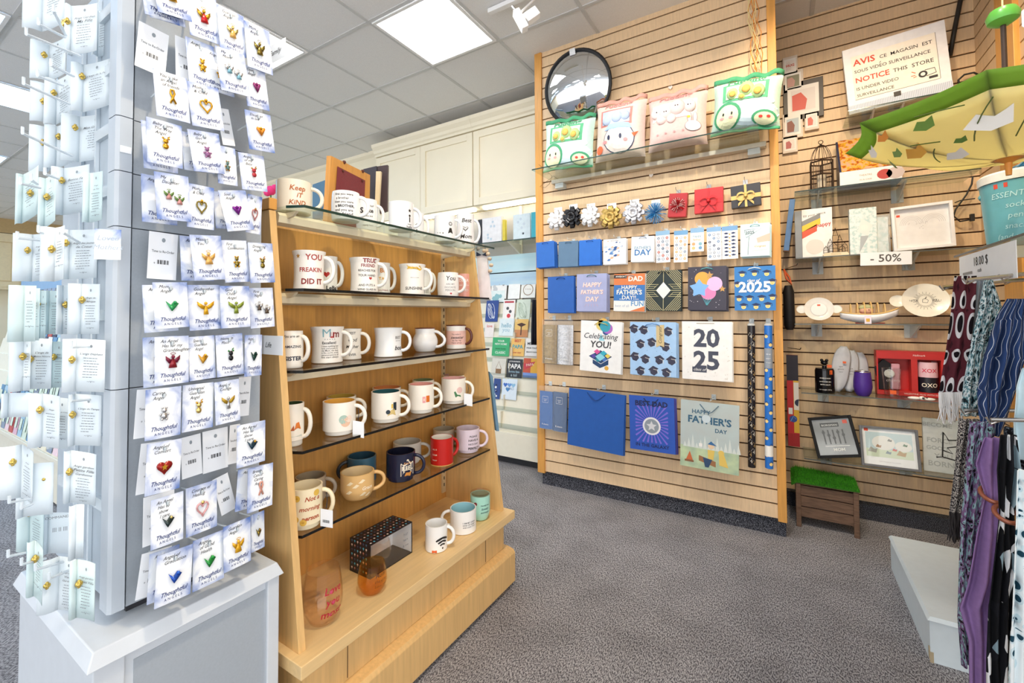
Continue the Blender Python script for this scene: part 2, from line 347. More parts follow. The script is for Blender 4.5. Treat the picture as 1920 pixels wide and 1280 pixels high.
for i,z in enumerate(SZ):
    xf=-1.15;ya,yb=.748,(1.713 if i==0 else 1.668)
    lft=.724
    G=SHELFG if i==0 else SMOKE
    pts=[(-1.408,lft),(xf-.05,lft),(xf,ya),(xf,yb),(-1.408,yb)]
    s=MB(G);n=len(pts);s.add([(x,y,z) for x,y in pts]+[(x,y,z-.008) for x,y in pts],[tuple(range(n)),tuple(range(2*n-1,n-1,-1))])
    o=g.add('glass_shelf',s)
    e=MB(EDGE if i==0 else EDGED)
    for k in (1,2): 
        a,b=pts[k],pts[k+1];e.add([(a[0],a[1],z),(b[0],b[1],z),(b[0],b[1],z-.008),(a[0],a[1],z-.008)],[(0,1,2,3)])
    g.add('shelf_edge',e,parent=o)
    if i<3:
        r=MB(RAIL).prism([(-1.255,z-.01),(-1.275,z-.012),(-1.28,z-.045),(-1.25,z-.04),(-1.246,z-.02)],.732,1.655)
        g.add('shelf_rail',r)
    for yy in (.76,1.63): g.add('shelf_bracket',MB(RAIL).prism([(-1.4,z-.009),(-1.2,z-.009),(-1.22,z-.022),(-1.4,z-.045)],yy-.004,yy+.004))
# ---------- mugs ----------
def mugfit(l,r,yt,yb,z,X=None):
    xc=(l+r)/2;a=ray(l,yb);b=ray(r,yb);th=lambda d:math.atan2(d.x,d.y)
    h=abs(th(b)-th(a))/2;dr=ray(xc,(yt+yb)/2);ln=math.hypot(dr.x,dr.y);u=V((dr.x/ln,dr.y/ln,0))
    if X is None:
        P=onZ(xc,yb,z);d0=math.hypot(P.x,P.y);s=1 if z<EYE else -1;dc=d0/(1-s*math.sin(h))
    else: dc=X/u.x
    R=dc*math.sin(h)
    for k in (1,-1):
        rr=ray(xc,yt);zt=EYE+(dc+k*R)*rr.z/math.hypot(rr.x,rr.y)
        if (zt<EYE)==(k==1): break
    return V((u.x*dc,u.y*dc,z)),R,zt-z,u
PROF={'st':lambda t:1,'foot':lambda t:.86 if t<.13 else 1,'flare':lambda t:.93+.07*abs(2*t-.9)**2+(.04 if t>.93 else 0),'barrel':lambda t:.86+.14*math.sin(math.pi*min(1,max(0,t*.75+.15)))**.6,'cup':lambda t:.62+.38*min(1,(t/.35))**.5 if t<.35 else 1,'round':lambda t:(.55+.45*math.sin(math.pi*(.12+.76*t/.8)) if t<.8 else .78),'waist':lambda t:.9+.1*abs(2*t-1)**2}
def mugmat(h): return M('glaze_'+h,h,.22,var=.015,scale=14)
def mug(l,r,yt,yb,z,lab,body='f4f1ea',inner=None,shape='st',X=None,ha=78,hs=1.0,hcol=None,prints=(),foot=None,rim=None,tagc=None,handle=True,bstripe=None,group=None,glassy=None,deco=None):
    c,R,H,u=mugfit(l,r,yt,yb,z,X)
    c=V((c.x,c.y,z+.0008));H=max(.05,H)
    t=TH('mug' if handle else 'tumbler',lab,'mug' if handle else 'tumbler',c,group)
    f=PROF[shape];mt=glassy or mugmat(body)
    N=14;th=.0042 if not glassy else .002
    ts=[0,.02,.06,.12,.14]+[.14+.86*(k/N) for k in range(1,N+1)]
    po=[(.001,0)]+[(R*f(a)*(.94 if a==0 else 1),H*a) for a in ts]
    b=MB(mt)
    if glassy: pi=[(max(.001,R*f(a)-th),H*a) for a in reversed(ts[2:])]+[(.001,H*.06)]
    else: pi=[(R*f(1)-th,H)]
    b.lathe(po+pi,40,c)
    bo=t.add('body',b,smooth='auto')
    if not glassy:
        mi=mugmat(inner) if inner else mt
        t.add('inside_glaze' if inner else 'inside',MB(mi).lathe([(R*f(a)-th,H*a) for a in reversed(ts[3:])]+[(.001,H*.05)],40,c),smooth='auto')
    base=math.atan2(-u.y,-u.x) # facing the viewer
    def pos(ang,zz,rad): return V((c.x+rad*math.cos(base+ang),c.y+rad*math.sin(base+ang),c.z+zz))
    def mp(off):
        def q(a,b_):
            tt=min(1,max(0,b_/H));rr=R*f(tt)+.0007;p=pos(a/R+off,b_,rr);return (p.x,p.y,p.z)
        return q
    if handle:
        a=math.radians(ha);r1=R*.96;pts=[]
        for k in range(13):
            q=math.pi*k/12;e=R*.72*hs*math.sin(q)**.8
            zz=H*(.52+.33*math.cos(q));pts.append(pos(a,zz,r1*f(zz/H)+e-.002))
        t.add('handle',MB(mugmat(hcol) if hcol else mt).tube(pts,[.0062]*13,10),smooth=True)
    if prints:
        pm=MB()
        for pr in prints:
            k=pr[0];pm.use(M('print_'+pr[1],pr[1],.4,var=0))
            off=math.radians(pr[2])
            if k=='T': # text,(col,angle,height,width mm,string,bold,shear)
                pm.text(pr[5],0,H*pr[3],.01,0,width=pr[4]*R*1.15,bold=pr[6] if len(pr)>6 else .01,shear=pr[7] if len(pr)>7 else 0,mp=mp(off))
            else: # 'S' shape polygon in unit square
                pts=[(x*pr[4]*R,H*pr[3]+zz*pr[4]*R) for x,zz in pr[5]]
                q=mp(off);n=len(pts)
                # fan so that the print bends with the wall
                ctr=(sum(p[0] for p in pts)/n,sum(p[1] for p in pts)/n)
                vs=[q(*ctr)];fs=[]
                for j,p in enumerate(pts):
                    vs.append(q((p[0]+ctr[0])/2,(p[1]+ctr[1])/2));vs.append(q(*p))
                for j in range(n):
                    j2=(j+1)%n;fs+=[(0,1+2*j,1+2*j2),(1+2*j,2+2*j,2+2*j2,1+2*j2)]
                pm.add(vs,fs)
        t.add('print',pm,parent=bo)
    if bstripe: t.add('colour_band',parent=bo,mb=MB(M('print_'+bstripe[0],bstripe[0],.3)).lathe([(R*f(a)+.0005,H*a) for a in (bstripe[1],(bstripe[1]+bstripe[2])/2,bstripe[2])],40,c),smooth=True)
    if rim: t.add('rim',MB(M('print_'+rim,rim,.3)).lathe([(R*f(1)+.0008,H*.965),(R*f(1)+.0008,H*1.003),(R*f(1)-th-.0005,H*1.003),(R*f(1)-th-.0005,H*.965)],40,c),smooth=True)
    if tagc:
        a=math.radians(ha);p=pos(a-.1,H*.78,R*f(.8)+.012);q=p+V((.004,-.004,-H*.35))-u*.012
        t.add('tag_string',MB(DARKM).tube([p,(p+q)/2+V((.004,0,0)),q],.0012,5))
        d=CR;m=MB(PAPER)
        A=q-d*.017;B=q+d*.019+V((0,0,-.006));m.hexa([A+V((0,0,-.05)),B+V((0,0,-.05)),B+V((0,0,-.05))-u*.001,A+V((0,0,-.05))-u*.001],[A,B,B-u*.001,A-u*.001])
        to=t.add('price_tag',m)
        if tagc=='bar':
            m=MB(DARKM)
            for k in range(9): 
                s=A+(B-A)*(.2+.06*k)-u*.0016+V((0,0,-.03));m.add([s,s+d*.0012,s+d*.0012+V((0,0,-.008)),s+V((0,0,-.008))],[(0,1,2,3)])
            t.add('barcode',m,parent=to)
    return t,c,R,H,u,mp
SQ=[(-.5,-.5),(.5,-.5),(.5,.5),(-.5,.5)];CI=[(.5*math.cos(a*math.pi/9),.5*math.sin(a*math.pi/9)) for a in range(18)]
HEA=[(.03*16*math.sin(q)**3,.03*(13*math.cos(q)-5*math.cos(2*q)-2*math.cos(3*q)-math.cos(4*q))) for q in [2*math.pi*k/22 for k in range(22)]]
def REC(x0,x1,z0,z1): return [(x0,z0),(x1,z0),(x1,z1),(x0,z1)]
STA=[((.5 if k%2==0 else .22)*math.sin(math.pi*k/5),(.5 if k%2==0 else .22)*math.cos(math.pi*k/5)) for k in range(10)]
K='2b2622'
# top shelf
z=SZ[0]
mug(517,584,335,408,z,'large cream mug reading Keep it Kind in copper letters','F1E7D4',prints=[('T','b5652c',12,.72,.8,'Keep',.02,.2),('T','b5652c',18,.5,.32,'iT',.02,.2),('T','b5652c',12,.27,.85,'KiND',.02,.2)],ha=85)
mug(621,676,356,421,z,'white mug about a brother and a friend on the top shelf','F5F4F2',shape='barrel',prints=[('T',K,-8,.86,1.15,'first you were'),('T',K,-14,.72,.8,'a brother'),('T',K,-8,.59,1.15,'then you were'),('T',K,-4,.45,1.15,'a BROTHER,',.03),('T',K,-8,.31,1.1,'and you are'),('T',K,-4,.17,1.1,'my friend.',.02)],ha=70)
mug(668,707,372,431,z,'white mug lettered with a large S behind the brother mug','F5F4F2',prints=[('T',K,-28,.62,.3,'S',.03),('T',K,22,.78,.6,'your'),('T',K,22,.62,.5,'ite',.03),('T',K,8,.45,.8,'of the end'),('T',K,8,.3,.9,'of not being'),('T',K,8,.16,.9,'nearly here')],X=-1.335,ha=88)
mug(729,775.5,376,438,z,'white mug with a doodled stick figure with wild hair','F2F4F6',prints=[('S',K,42,.68,.34,STA),('S',K,42,.5,.2,CI),('S',K,42,.36,.5,REC(-.1,.1,-.4,.4)),('S',K,42,.2,.4,REC(-.5,.5,-.06,.035)),('T',K,42,.1,.5,'hello')],ha=100)
mug(768,795,398,452,z,'white doodle mug partly behind the stick figure mug','F2F4F6',prints=[('S',K,0,.55,.5,STA),('S',K,0,.35,.7,REC(-.1,.1,-.5,.3)),('S',K,0,.2,.8,REC(-.5,.5,-.06,.035))],X=-1.335,ha=85)
mug(814,854.6,402,458.5,z,'white mug with a doodled girl and three stars','F2F4F6',prints=[('S',K,30,.66,.36,CI),('S','F2F4F6',30,.66,.26,CI),('S',K,30,.4,.5,[(-.2,.5),(.2,.5),(.5,-.5),(-.5,-.5)]),('S',K,-10,.3,.18,STA),('S',K,-26,.31,.14,STA),('S',K,-40,.32,.12,STA)],ha=70)
mug(856,889,399,452,z,'white mug with a heart and the name Mom at the shelf end','F2F4F6',prints=[('T',K,8,.78,1.0,'Best',.02,.2),('S',K,0,.55,.7,HEA),('S','F2F4F6',0,.56,.55,HEA),('T',K,5,.32,1.2,'Mom',.02,.2),('S','111111',-12,.14,.36,CI),('S','e9a58c',12,.14,.3,CI)],X=-1.29,ha=95)
# second shelf
z=SZ[1]
mug(549,610,469,540,z,'white mug reading You Freakin Did It in red capitals','F4F0E8',shape='flare',X=-1.235,prints=[('T','a8342a',20,.82,1.0,'YOU',.035),('T','a8342a',8,.5,1.35,'FREAKIN',.04),('T','8d2c26',12,.2,1.25,'DID IT',.04),('S','b5843a',-42,.85,.34,STA)],ha=75)
mug(600,633,480,541,z,'white celebrate mug with a red heart, mostly hidden','F4F0E8',X=-1.345,prints=[('S','b8302c',-15,.5,.8,HEA),('T',K,20,.13,1.1,'LeBa',.03)],ha=75)
mug(656,711,482,544,z,'white mug reading A True Friend in red and black','F4F0E8',shape='flare',X=-1.235,prints=[('T','8e2a2a',22,.9,.85,'TRUE',.04),('T','8e2a2a',16,.76,.9,'FRIEND',.03),('T',K,12,.62,1.15,'REACHES FOR'),('T',K,12,.48,1.15,'YOUR HAND'),('S','b8302c',25,.4,.25,HEA),('T',K,12,.2,1.1,'AND PUTS A'),('T',K,12,.08,1.2,'WINE GLASS IN')],ha=72)
mug(700,732,492,547,z,'white mug with orange letters behind the true friend mug','F4F0E8',X=-1.345,prints=[('T','dd8a2a',10,.75,.7,'BB',.035),('T','e0a020',10,.5,.9,'TAN',.035),('T','b5766a',10,.15,1.0,'is a friend')],ha=72)
mug(749,797,494,550,z,'white mug reading Sunshine under a yellow ribbon','F4F0E8',shape='flare',X=-1.235,prints=[('S','e3b83c',12,.82,1.3,[(-.5,.0),(-.42,.12),(-.5,.24),(-.2,.2),(.3,.22),(.5,.035),(.35,-.08),(0,.02),(-.25,.0)]),('T',K,15,.84,.4,"You're",.0,.2),('S',K,12,.55,.7,REC(-.5,.5,-.02,.02)),('T',K,10,.2,1.3,'SUNSHINE',.035)],ha=72)
mug(780,808,503,552,z,'white mug with black stripes behind the sunshine mug','F4F0E8',X=-1.345,prints=[('S',K,k*9,.25,.5,REC(-.05,.05,-.9,.9)) for k in (1,2,3,4)],ha=72)
mug(820,860.6,510,553,z,'white mug reading You are my favorite person with red heart','F6F2EE',shape='barrel',X=-1.235,prints=[('T','4a4a4a',15,.74,.8,'You',.02,.1),('T','9a9a9a',12,.5,.7,'ARE MY'),('T','9a9a9a',12,.37,.9,'FAVORITE'),('T','9a9a9a',12,.25,.8,'PERSON'),('S','c8303c',15,.12,.22,HEA)],ha=70)
mug(855,884.5,513,553,z,'pink mug with white lettering at the second shelf end','E8A598',shape='barrel',X=-1.3,prints=[('T','fbeae4',0,.72,1.1,'DEAR'),('T','fbeae4',0,.52,1.1,'VERY MUCH'),('T','fbeae4',0,.32,1.0,'LOVED')],ha=78,hs=1.25)
# third shelf
z=SZ[2]
mug(527,569.5,620,683,z,'white mug reading amazing sister beside the side panel','F3EDE2',shape='barrel',X=-1.24,prints=[('T',K,-8,.86,1.3,'You are an',.01,.3),('T','2a2c3c',4,.58,1.35,'AMAZING',.04),('T','2a2c3c',6,.26,1.4,'SISTER',.035)],ha=60)
mug(583,644,612,682,z,'tall white mug reading Mum in coloured letters','F5F0E8',shape='flare',prints=[('T','86b3bd',-2,.82,.42,'M',.035),('T','c23a34',17,.8,.28,'u',.035),('T','7a2e2e',34,.8,.4,'m',.035)]+[('S','9a9a9a',-8+k*9,.66,.1,STA) for k in range(5)]+[('T',K,8,.56,.8,'Excellent!',.03)]+[('T','5a5650',12,.47-.06*k,1.0,s) for k,s in enumerate(['I have nothing but','love and praise for','my Mum, the best','in the world, would','recommend to all','five stars always'])],ha=72)
mug(638,678.5,616,671,z,'white mug reading best godmother ever behind the Mum mug','F0EADF',shape='waist',X=-1.30,prints=[('T',K,5,.86,.6,'BEST'),('T',K,8,.64,.8,'God',.01,.25),('T',K,8,.42,1.2,'Mother',.01,.25),('T',K,8,.16,.6,'EVER')],ha=75,hs=1.3)
mug(701,755,614,670,z,'plain white bulging mug with small gold rim lettering at right','F1F1F0',shape='waist',prints=[('T','6a6660',48,.66,.5,'BEST'),('S','8a8680',48,.55,.5,REC(-.5,.5,-.03,.03)),('T',K,50,.3,.7,'boss',.02,.3)],ha=82)
mug(773,821,614,660.6,z,'round white spouted mug like a small teapot','F2F2F2',shape='round',ha=70,rim='7a4a38')
mug(836.6,873.7,609,654.6,z,'white mug with pink label and brown handle','F4F0EC',hcol='5c2a20',rim='6a3a2c',bstripe=('efc3b8',.18,.76),prints=[('T','6a3a30',0,.62,.8,'You make it'),('T','3a2220',6,.48,1.2,'sweeter',.02,.3),('T','6a3a30',4,.36,.8,'to be my'),('T','6a3a30',4,.26,.9,'friend always')],ha=72)
# fourth shelf
z=SZ[3]
mug(526,570.7,752,827,z,'white mug with an orange tent and green inside','F3EBDC','37492f','foot',X=-1.235,prints=[('S','dd7a2a',22,.48,.75,[(-.3,-.4),(.5,-.4),(.25,.5),(-.1,.4)]),('S','b85a20',4,.45,.5,[(-.5,-.5),(.2,-.5),(.1,.5)]),('S','cfcfc2',10,.26,1.4,REC(-.5,.5,-.1,.03))],ha=70)
mug(612,668,738,815,z,'mug with olive yellow inside behind the sun and cloud mug','F3EBDC','c9a646','foot',X=-1.345,ha=80)
mug(605,667.7,746,819,z,'cream mug with pale sun and cloud, yellow orange inside','F6EFE2','e8b050','foot',prints=[('S','e8bfa0',22,.42,.62,CI),('S','a9c2b4',14,.5,.55,CI),('S','f2dccb',34,.5,.42,CI)],ha=70,tagc='plain')
mug(698,752,722,792,z,'mug with coral inside behind the boot mug','F3EBDC','e08a4e','foot',X=-1.345,ha=80)
mug(696,751.5,729,795,z,'cream mug with a patterned boot and dark teal inside','F6EFE2','2f5a60','foot',prints=[('S','d9bf7a',22,.34,.62,[(-.5,-.3),(.5,-.3),(.3,.5),(-.1,.3)]),('S','22303a',32,.52,.55,[(-.1,-.4),(.35,-.4),(.35,.6),(-.1,.6)]),('S','22303a',8,.38,.3,CI),('S','e6c04c',24,.56,.3,[(-.2,-.5),(.2,-.5),(.2,.5),(-.2,.5)])],ha=72)
mug(773,814,709,772,z,'mug with moss green inside behind the bookshelf mug','F3EBDC','7d8a5a','foot',X=-1.345,ha=80)
mug(766,814,716,777,z,'cream mug with orange and pink blocks and pink inside','F6EFE2','e5a49a','foot',prints=[('S','e8a0a0',12,.5,.4,REC(-.3,.3,-.6,.6)),('S','dd7020',30,.52,.5,REC(-.3,.3,-.5,.5)),('S','f0dcc4',12,.5,.15,REC(-.3,.3,-.6,.6))],ha=72)
mug(830,872,700,753,z,'mug with dusty rose inside behind the pink moon mug','F3EBDC','b98a80','foot',X=-1.345,ha=80)
mug(828,873.7,705,759,z,'cream mug with a green leaf and pink moon','F6EFE2','e3b0ac','foot',prints=[('S','e9c3bb',28,.56,.5,CI),('S','3f7a48',18,.38,.6,[(-.5,.4),(-.3,-.3),(.5,-.3),(.4,-.05),(-.1,0),(-.3,.5)])],ha=72,tagc='plain')
# fifth shelf
z=SZ[4]
mug(553,612,883,975,z,'taupe mug standing behind the not a morning person mug','B5A48E','a8977f','foot',X=-1.335,ha=75)
mug(541,605.5,899,993,z,'flowery cream mug reading Not a morning person, with tag','F3E4C0',None,'foot',prints=[('S','e2b850',a,hh,.4,CI) for a,hh in ((-30,.8),(-34,.3),(-8,.22),(-50,.55),(38,.88))]+[('S','c99a3a',a,hh,.14,CI) for a,hh in ((-30,.8),(-34,.3),(-8,.22))]+[('T','b0502a',22,.76,.8,'Not a',.03,.3),('T','b0502a',14,.53,1.15,'morning',.03,.3),('T','b0502a',18,.3,1.0,'person.',.03,.3)],X=-1.2,ha=80,tagc='bar')
mug(651,706,846,902,z,'blue ribbed mug with dark handle pointing toward the left side','3F6478','2f4c5c','st',X=-1.345,ha=-75,hcol='2b3038')
mug(638,702,873,944,z,'tan mug with white leaves and cursive lettering','E0B577','EAD3A6','cup',prints=[('T','f7ead0',35,.5,.6,'Grace',.02,.3)]+[('S','f3dfb8',a,hh,.42,[(-.5,-.2),(0,-.25),(.5,.1),(.1,.3)]) for a,hh in ((-25,.72),(-5,.62),(-28,.4),(20,.3),(40,.24),(15,.78))],ha=100)
mug(737,790,820,878,z,'cream grey mug behind the navy reel mug','D9D2C4','c9c1b2','foot',X=-1.345,ha=85)
mug(724,778.7,837.5,907,z,'navy mug with a fishing badge reading Reel','22243A','1a1b2c','foot',prints=[('S','e9dcc4',28,.5,1.0,[(-.5,-.5),(.5,-.5),(.5,.35),(.0,.62),(-.5,.35)]),('S','33324a',28,.5,.9,[(-.5,-.48),(.5,-.48),(.5,.32),(.0,.58),(-.5,.32)]),('S','cf8a3c',30,.3,.55,[(-.5,-.2),(.3,-.3),(.5,.2),(-.3,.2)]),('T','e0a060',28,.68,.5,'Keep it',.01,.2),('T','f4ead4',28,.5,.72,'REEL',.035)],ha=78,hcol='22243A')
mug(812,853,798,856,z,'beige mug behind the red mug on the lowest glass shelf','C9BBA4','b7a88f','foot',X=-1.345,ha=80)
mug(807,850,813,875,z,'red metallic mug with gold band at its base','C3221B','f3ebe0','st',prints=[('T','f3d9c0',-38,.62,.4,'ALL IS'),('T','f3d9c0',-38,.42,.4,'CALM'),('T','f3d9c0',-38,.22,.4,'BRIGHT'),],bstripe=('dcb060',.0,.035),ha=120)
mug(855.6,899.5,796,851.7,z,'pale lilac mug with bold words at its right','E3D3DE',None,'foot',prints=[('T',K,28,.72,.6,'PLEASE'),('T',K,28,.56,.8,'HAVE A'),('T',K,28,.4,.8,'NICE DAY'),('T',K,30,.22,.9,'PERFECT',.03)],ha=88)
# bottom board
z=.33
PK=glass('pink_glass','fffaf6',.75,1.0);AM=glass('amber_glass','fdebc9',.9,1.0)
PROF['stemless']=lambda t:.62+.38*math.sin(math.pi/2*min(1,t/.42)) if t<.42 else 1-.16*((t-.42)/.58)**1.5
mug(567,644,1047,1185,z,'large clear pink stemless glass reading Love you most',shape='stemless',handle=False,glassy=PK,prints=[('T','b32436',32,.7,.85,'Love',.02,.2),('T','b32436',30,.5,.7,'you',.02,.2),('T','b32436',26,.28,1.05,'most',.02,.2),('S','c34a6c',24,.68,.2,HEA),('S','c34a6c',30,.48,.2,HEA),('S','c34a6c',22,.26,.2,HEA)])
mug(670,726,1040,1124,z,'smaller amber stemless glass with dark cursive words',shape='stemless',handle=False,glassy=AM,prints=[('T','6a3c10',35,.72,.7,'Mom',.01,.3),('T','6a3c10',35,.54,.8,'the one',.0,.3),('T','6a3c10',35,.38,.8,'Love you',.0,.3)])
mug(797.5,838.7,970.6,1038,z,'white mug with a black wireless symbol and orange sticker','F4F3F0',prints=[('S','e0632c',-10,.07,.45,REC(-.5,.5,-.25,.25)),('S','1c1a1a',34,.16,.16,CI)]+[('S','1c1a1a',34,.16,1,[(r*math.sin(a),r*math.cos(a)) for a in [(-.75+.15*k) for k in range(11)]]+[((r-.13)*math.sin(a),(r-.13)*math.cos(a)) for a in [(.75-.15*k) for k in range(11)]]) for r in (.42,.7,.98)],ha=80)
mug(844,893,940.6,1004,z,'white mug with turquoise inside and small grey text','F4F3F0','9fd0da','st',prints=[('T','55555a',28,.52,.9,'I AM MY OWN'),('T','55555a',28,.42,.9,'KIND OF QUIET'),('T','55555a',28,.32,.9,'AND LOUD TOO')],ha=-95)
T_,c_,R_,H_,u_,_=mug(882,919,918,980,z,'mint tumbler with clear lid at the end of the base','A9DCCB',None,'cup',handle=False,prints=[('T','23444a',28,.66,.8,'Howdy you',.01,.3),('T','23444a',28,.52,.7,'lovely',.01,.3),('T','23444a',28,.38,.8,'and bright',.01,.3),('S','8a1f2c',-28,.72,.35,CI)])
T_.add('lid',MB(glass('clear_lid','f4ece8',.8,1.2)).lathe([(.001,H_*.98),(R_*.97,H_*.98),(R_*1.02,H_*1.0),(R_*1.02,H_*1.08),(R_*.9,H_*1.08),(R_*.88,H_*1.03),(.001,H_*1.03)],32,c_),smooth='auto')
# black dotted gift box with window
P=[onZ(655,1070,z),onZ(692.5,1085,z)]
xb0,xb1=-1.293,-1.19;yb0,yb1=1.019,1.215;zb=z+.001;hb=.112
t=TH('gift_box','black gift box with wine glass dots and clear window','gift box',((xb0+xb1)/2,(yb0+yb1)/2,zb))
BB=M('box_black','17141f',.35)
b=MB(BB).box(xb0,xb0+.003,yb0,yb1,zb,zb+hb).box(xb0+.003,xb1,yb0,yb0+.003,zb,zb+hb).box(xb0+.003,xb1,yb0+.003,yb1,zb+hb-.003,zb+hb).box(xb0+.003,xb1,yb0+.003,yb1,zb,zb+.003).box(xb0+.003,xb1,yb1-.003,yb1,zb+.003,zb+hb-.003)
bs_=t.add('box_shell',b)
d=MB();cols=['e9d9d0','3f6f93','c0857a','51b5d8','454a70']
for i in range(7):
    for j in range(7):
        d.use(M('dot_'+cols[(i*2+j)%5],cols[(i*2+j)%5],.4));x=xb0+.012+i*.0145;q=yb0-.0005;zz=zb+.012+j*.0152
        if i<6:
            d.disc(x,zz+.004,.0036,q,10);d.rect(x-.0005,x+.0005,zz-.003,zz+.001,q)
for i in range(6):
    for j in range(13):
        d.use(M('dot_'+cols[(i+j*3)%5],cols[(i+j*3)%5],.4));x=xb0+.012+i*.0165;y=yb0+.01+j*.0148
        d.add([(x+.0036*math.cos(a),y+.0036*math.sin(a),zb+hb+.0004) for a in [k*math.pi/5 for k in range(10)]],[tuple(range(10))])
t.add('dot_print',d,parent=bs_)
t.add('lining',parent=bs_,mb=MB(WHITE).box(xb0+.0031,xb0+.004,yb0+.0035,yb1-.0035,zb+.0035,zb+hb-.0035).box(xb0+.004,xb1-.002,yb0+.0031,yb0+.004,zb+.0035,zb+hb-.0035).box(xb0+.004,xb1-.002,yb1-.004,yb1-.0031,zb+.0035,zb+hb-.0035))
t.add('window',MB(glass('clear_plastic','fdfdfd',.9,1.0)).box(xb1,xb1+.001,yb0,yb1,zb,zb+hb))
wm=MB(M('window_print','6b6b72',.5))
wm.text('her',yb1-.035,zb+.082,.016,0,mp=lambda a,b_:(xb1+.0015,a,b_));wm.text('hers',yb1-.035,zb+.062,.013,0,mp=lambda a,b_:(xb1+.0015,a,b_))
wm.text('& me',yb1-.035,zb+.042,.013,0,mp=lambda a,b_:(xb1+.0015,a,b_));t.add('window_print',wm)
tg=TH('boxed_glass','clear stemless glass inside the black dotted gift box','glass',(-1.24,1.11,zb+.003))
tg.add('bowl',MB(PK).lathe([(.001,.003),(.02,.003),(.034,.02),(.037,.04),(.03,.075),(.028,.075),(.035,.04),(.032,.022),(.001,.008)],28,(-1.24,1.11,zb+.003)),smooth='auto')
# ---------- white card tower and its base ----------
GREYW=M('grey_white_laminate','A3ABB3',.45,var=.03,scale=200)
t=TH('base_cabinet','white laminate base cabinet under the card tower','cabinet',(-1.3,.48,0))
XB,YB0,YB1,ZB=-1.1,.291,.667,.583
t.add('body',MB(WHITEM).box(-1.62,XB-.018,YB0+.012,YB1-.012,0,ZB-.03))
t.add('front_panel',MB(GREYW).box(XB-.018,XB-.0165,YB0+.075,YB1-.04,.05,ZB-.055))
t.add('corner_post',MB(WHITEM).box(XB-.02,XB-.012,YB0+.012,YB0+.06,0,ZB-.03),bev=.002);t.add('corner_post',MB(WHITEM).box(XB-.02,XB-.008,YB1-.038,YB1-.008,0,ZB-.03),bev=.003)
t.add('top',MB(WHITEM).hexa([(-1.63,YB0,ZB-.03),(XB,YB0,ZB-.03),(XB,YB1,ZB-.03),(-1.63,YB1,ZB-.03)],[(-1.618,YB0+.012,ZB),(XB-.012,YB0+.012,ZB),(XB-.012,YB1-.012,ZB),(-1.618,YB1-.012,ZB)]),bev=.002)
XT=-1.175
t=TH('card_tower','tall white square display tower hung with pin cards','display tower',(-1.3,.5,ZB))
ZT=1.98;zs=[.605,1.06,1.40,1.517,1.633,ZT]
pan=MB(GREYW);pil=MB(M('tower_white','B9C1C9',.4,var=.02))
for a,b in zip(zs[:-1],zs[1:]):
    pan.box(-1.6,XT-.006,.372,.645,a+.001,b-.001)
    pil.prismX([(0,0)],0,0) if 0 else None
    q=[(XT,.368),(XT,.347),(XT-.006,.341),(XT-.045,.341),(XT-.045,.368)]
    n=5;pil.add([(x,y,a+.001) for x,y in q]+[(x,y,b-.001) for x,y in q],[tuple(range(n)),tuple(range(2*n-1,n-1,-1))]+[(i,(i+1)%n,(i+1)%n+n,i+n) for i in range(n)])
t.add('panel',pan);t.add('corner_pillar',pil)
t.add('side_panel',MB(M('tower_side','A9B5BF',.5)).box(-1.6,XT-.046,.36,.3715,.605,ZT))
t.add('plinth_foot',MB(DARKM).box(-1.58,XT-.03,.38,.63,ZB+.0005,.604))
t.add('top_cap',MB(pil.ms[0]).box(-1.6,XT-.004,.372,.645,ZT,ZT+.006))
p=onX(222,278,XT+.001);t.add('sticker',MB(PAPER).box(XT+.0002,XT+.0012,.3475,.366,p.z-.006,p.z+.008))
ACR=glass('acrylic','f8fbfd',.93,1.6);ACW=M('acrylic_white','E8F1F7',.15,var=.01,alpha=.75)
for k in range(9):
    z=1.9-.137*k
    t.add('peg_bar',MB(ACW).box(-1.56,XT-.05,.352,.36,z-.012,z+.012))
TOWER,TOWER_O=t.e,t.o
for k in range(6): t.add('acrylic_post',MB(ACW).box(-1.25-.05*k,-1.24-.05*k,.353,.3595,.62,1.95)) if k in (0,2,4) else None
# cloud printed card stock
m=bpy.data.materials.new('sky_print');m.use_nodes=True;nt=m.node_tree;N=nt.nodes.new;L=nt.links.new;b=nt.nodes['Principled BSDF']
tc=N('ShaderNodeTexCoord');n1=N('ShaderNodeTexNoise');n1.inputs['Scale'].default_value=26;n1.inputs['Detail'].default_value=5;n1.inputs['Distortion'].default_value=.8
oi=N('ShaderNodeObjectInfo');ad=N('ShaderNodeVectorMath');ad.operation='ADD';L(tc.outputs['Object'],ad.inputs[0]);L(oi.outputs['Random'],ad.inputs[1]);L(ad.outputs[0],n1.inputs['Vector'])
gr=N('ShaderNodeVectorMath');gr.operation='LENGTH';mp=N('ShaderNodeMapping');mp.inputs['Location'].default_value=(0,0,.0);mp.inputs['Scale'].default_value=(22,0,17);L(tc.outputs['Object'],mp.inputs[0]);L(mp.outputs[0],gr.inputs[0])
mu=N('ShaderNodeMath');mu.operation='MULTIPLY_ADD';mu.inputs[1].default_value=1.5;L(n1.outputs['Fac'],mu.inputs[0]);mu.inputs[2].default_value=-.95
su=N('ShaderNodeMath');su.operation='ADD';L(gr.outputs['Value'],su.inputs[0]);L(mu.outputs[0],su.inputs[1])
rp=N('ShaderNodeValToRGB');e=rp.color_ramp.elements;e[0].position=.35;e[0].color=(*lin('F7FAFC'),1);e[1].position=1.0;e[1].color=(*lin('5C7BBE'),1);q=e.new(.62);q.color=(*lin('C9D3EA'),1)
L(su.outputs[0],rp.inputs[0]);L(rp.outputs[0],b.inputs['Base Color']);b.inputs['Roughness'].default_value=.35
SKY=m;NAVY=M('ink_navy','2b3d7c',.6,var=0);INK=M('ink_black','222226',.6,var=0);GINK=M('ink_grey','55585c',.6,var=0)
CW,CH=.064,.089
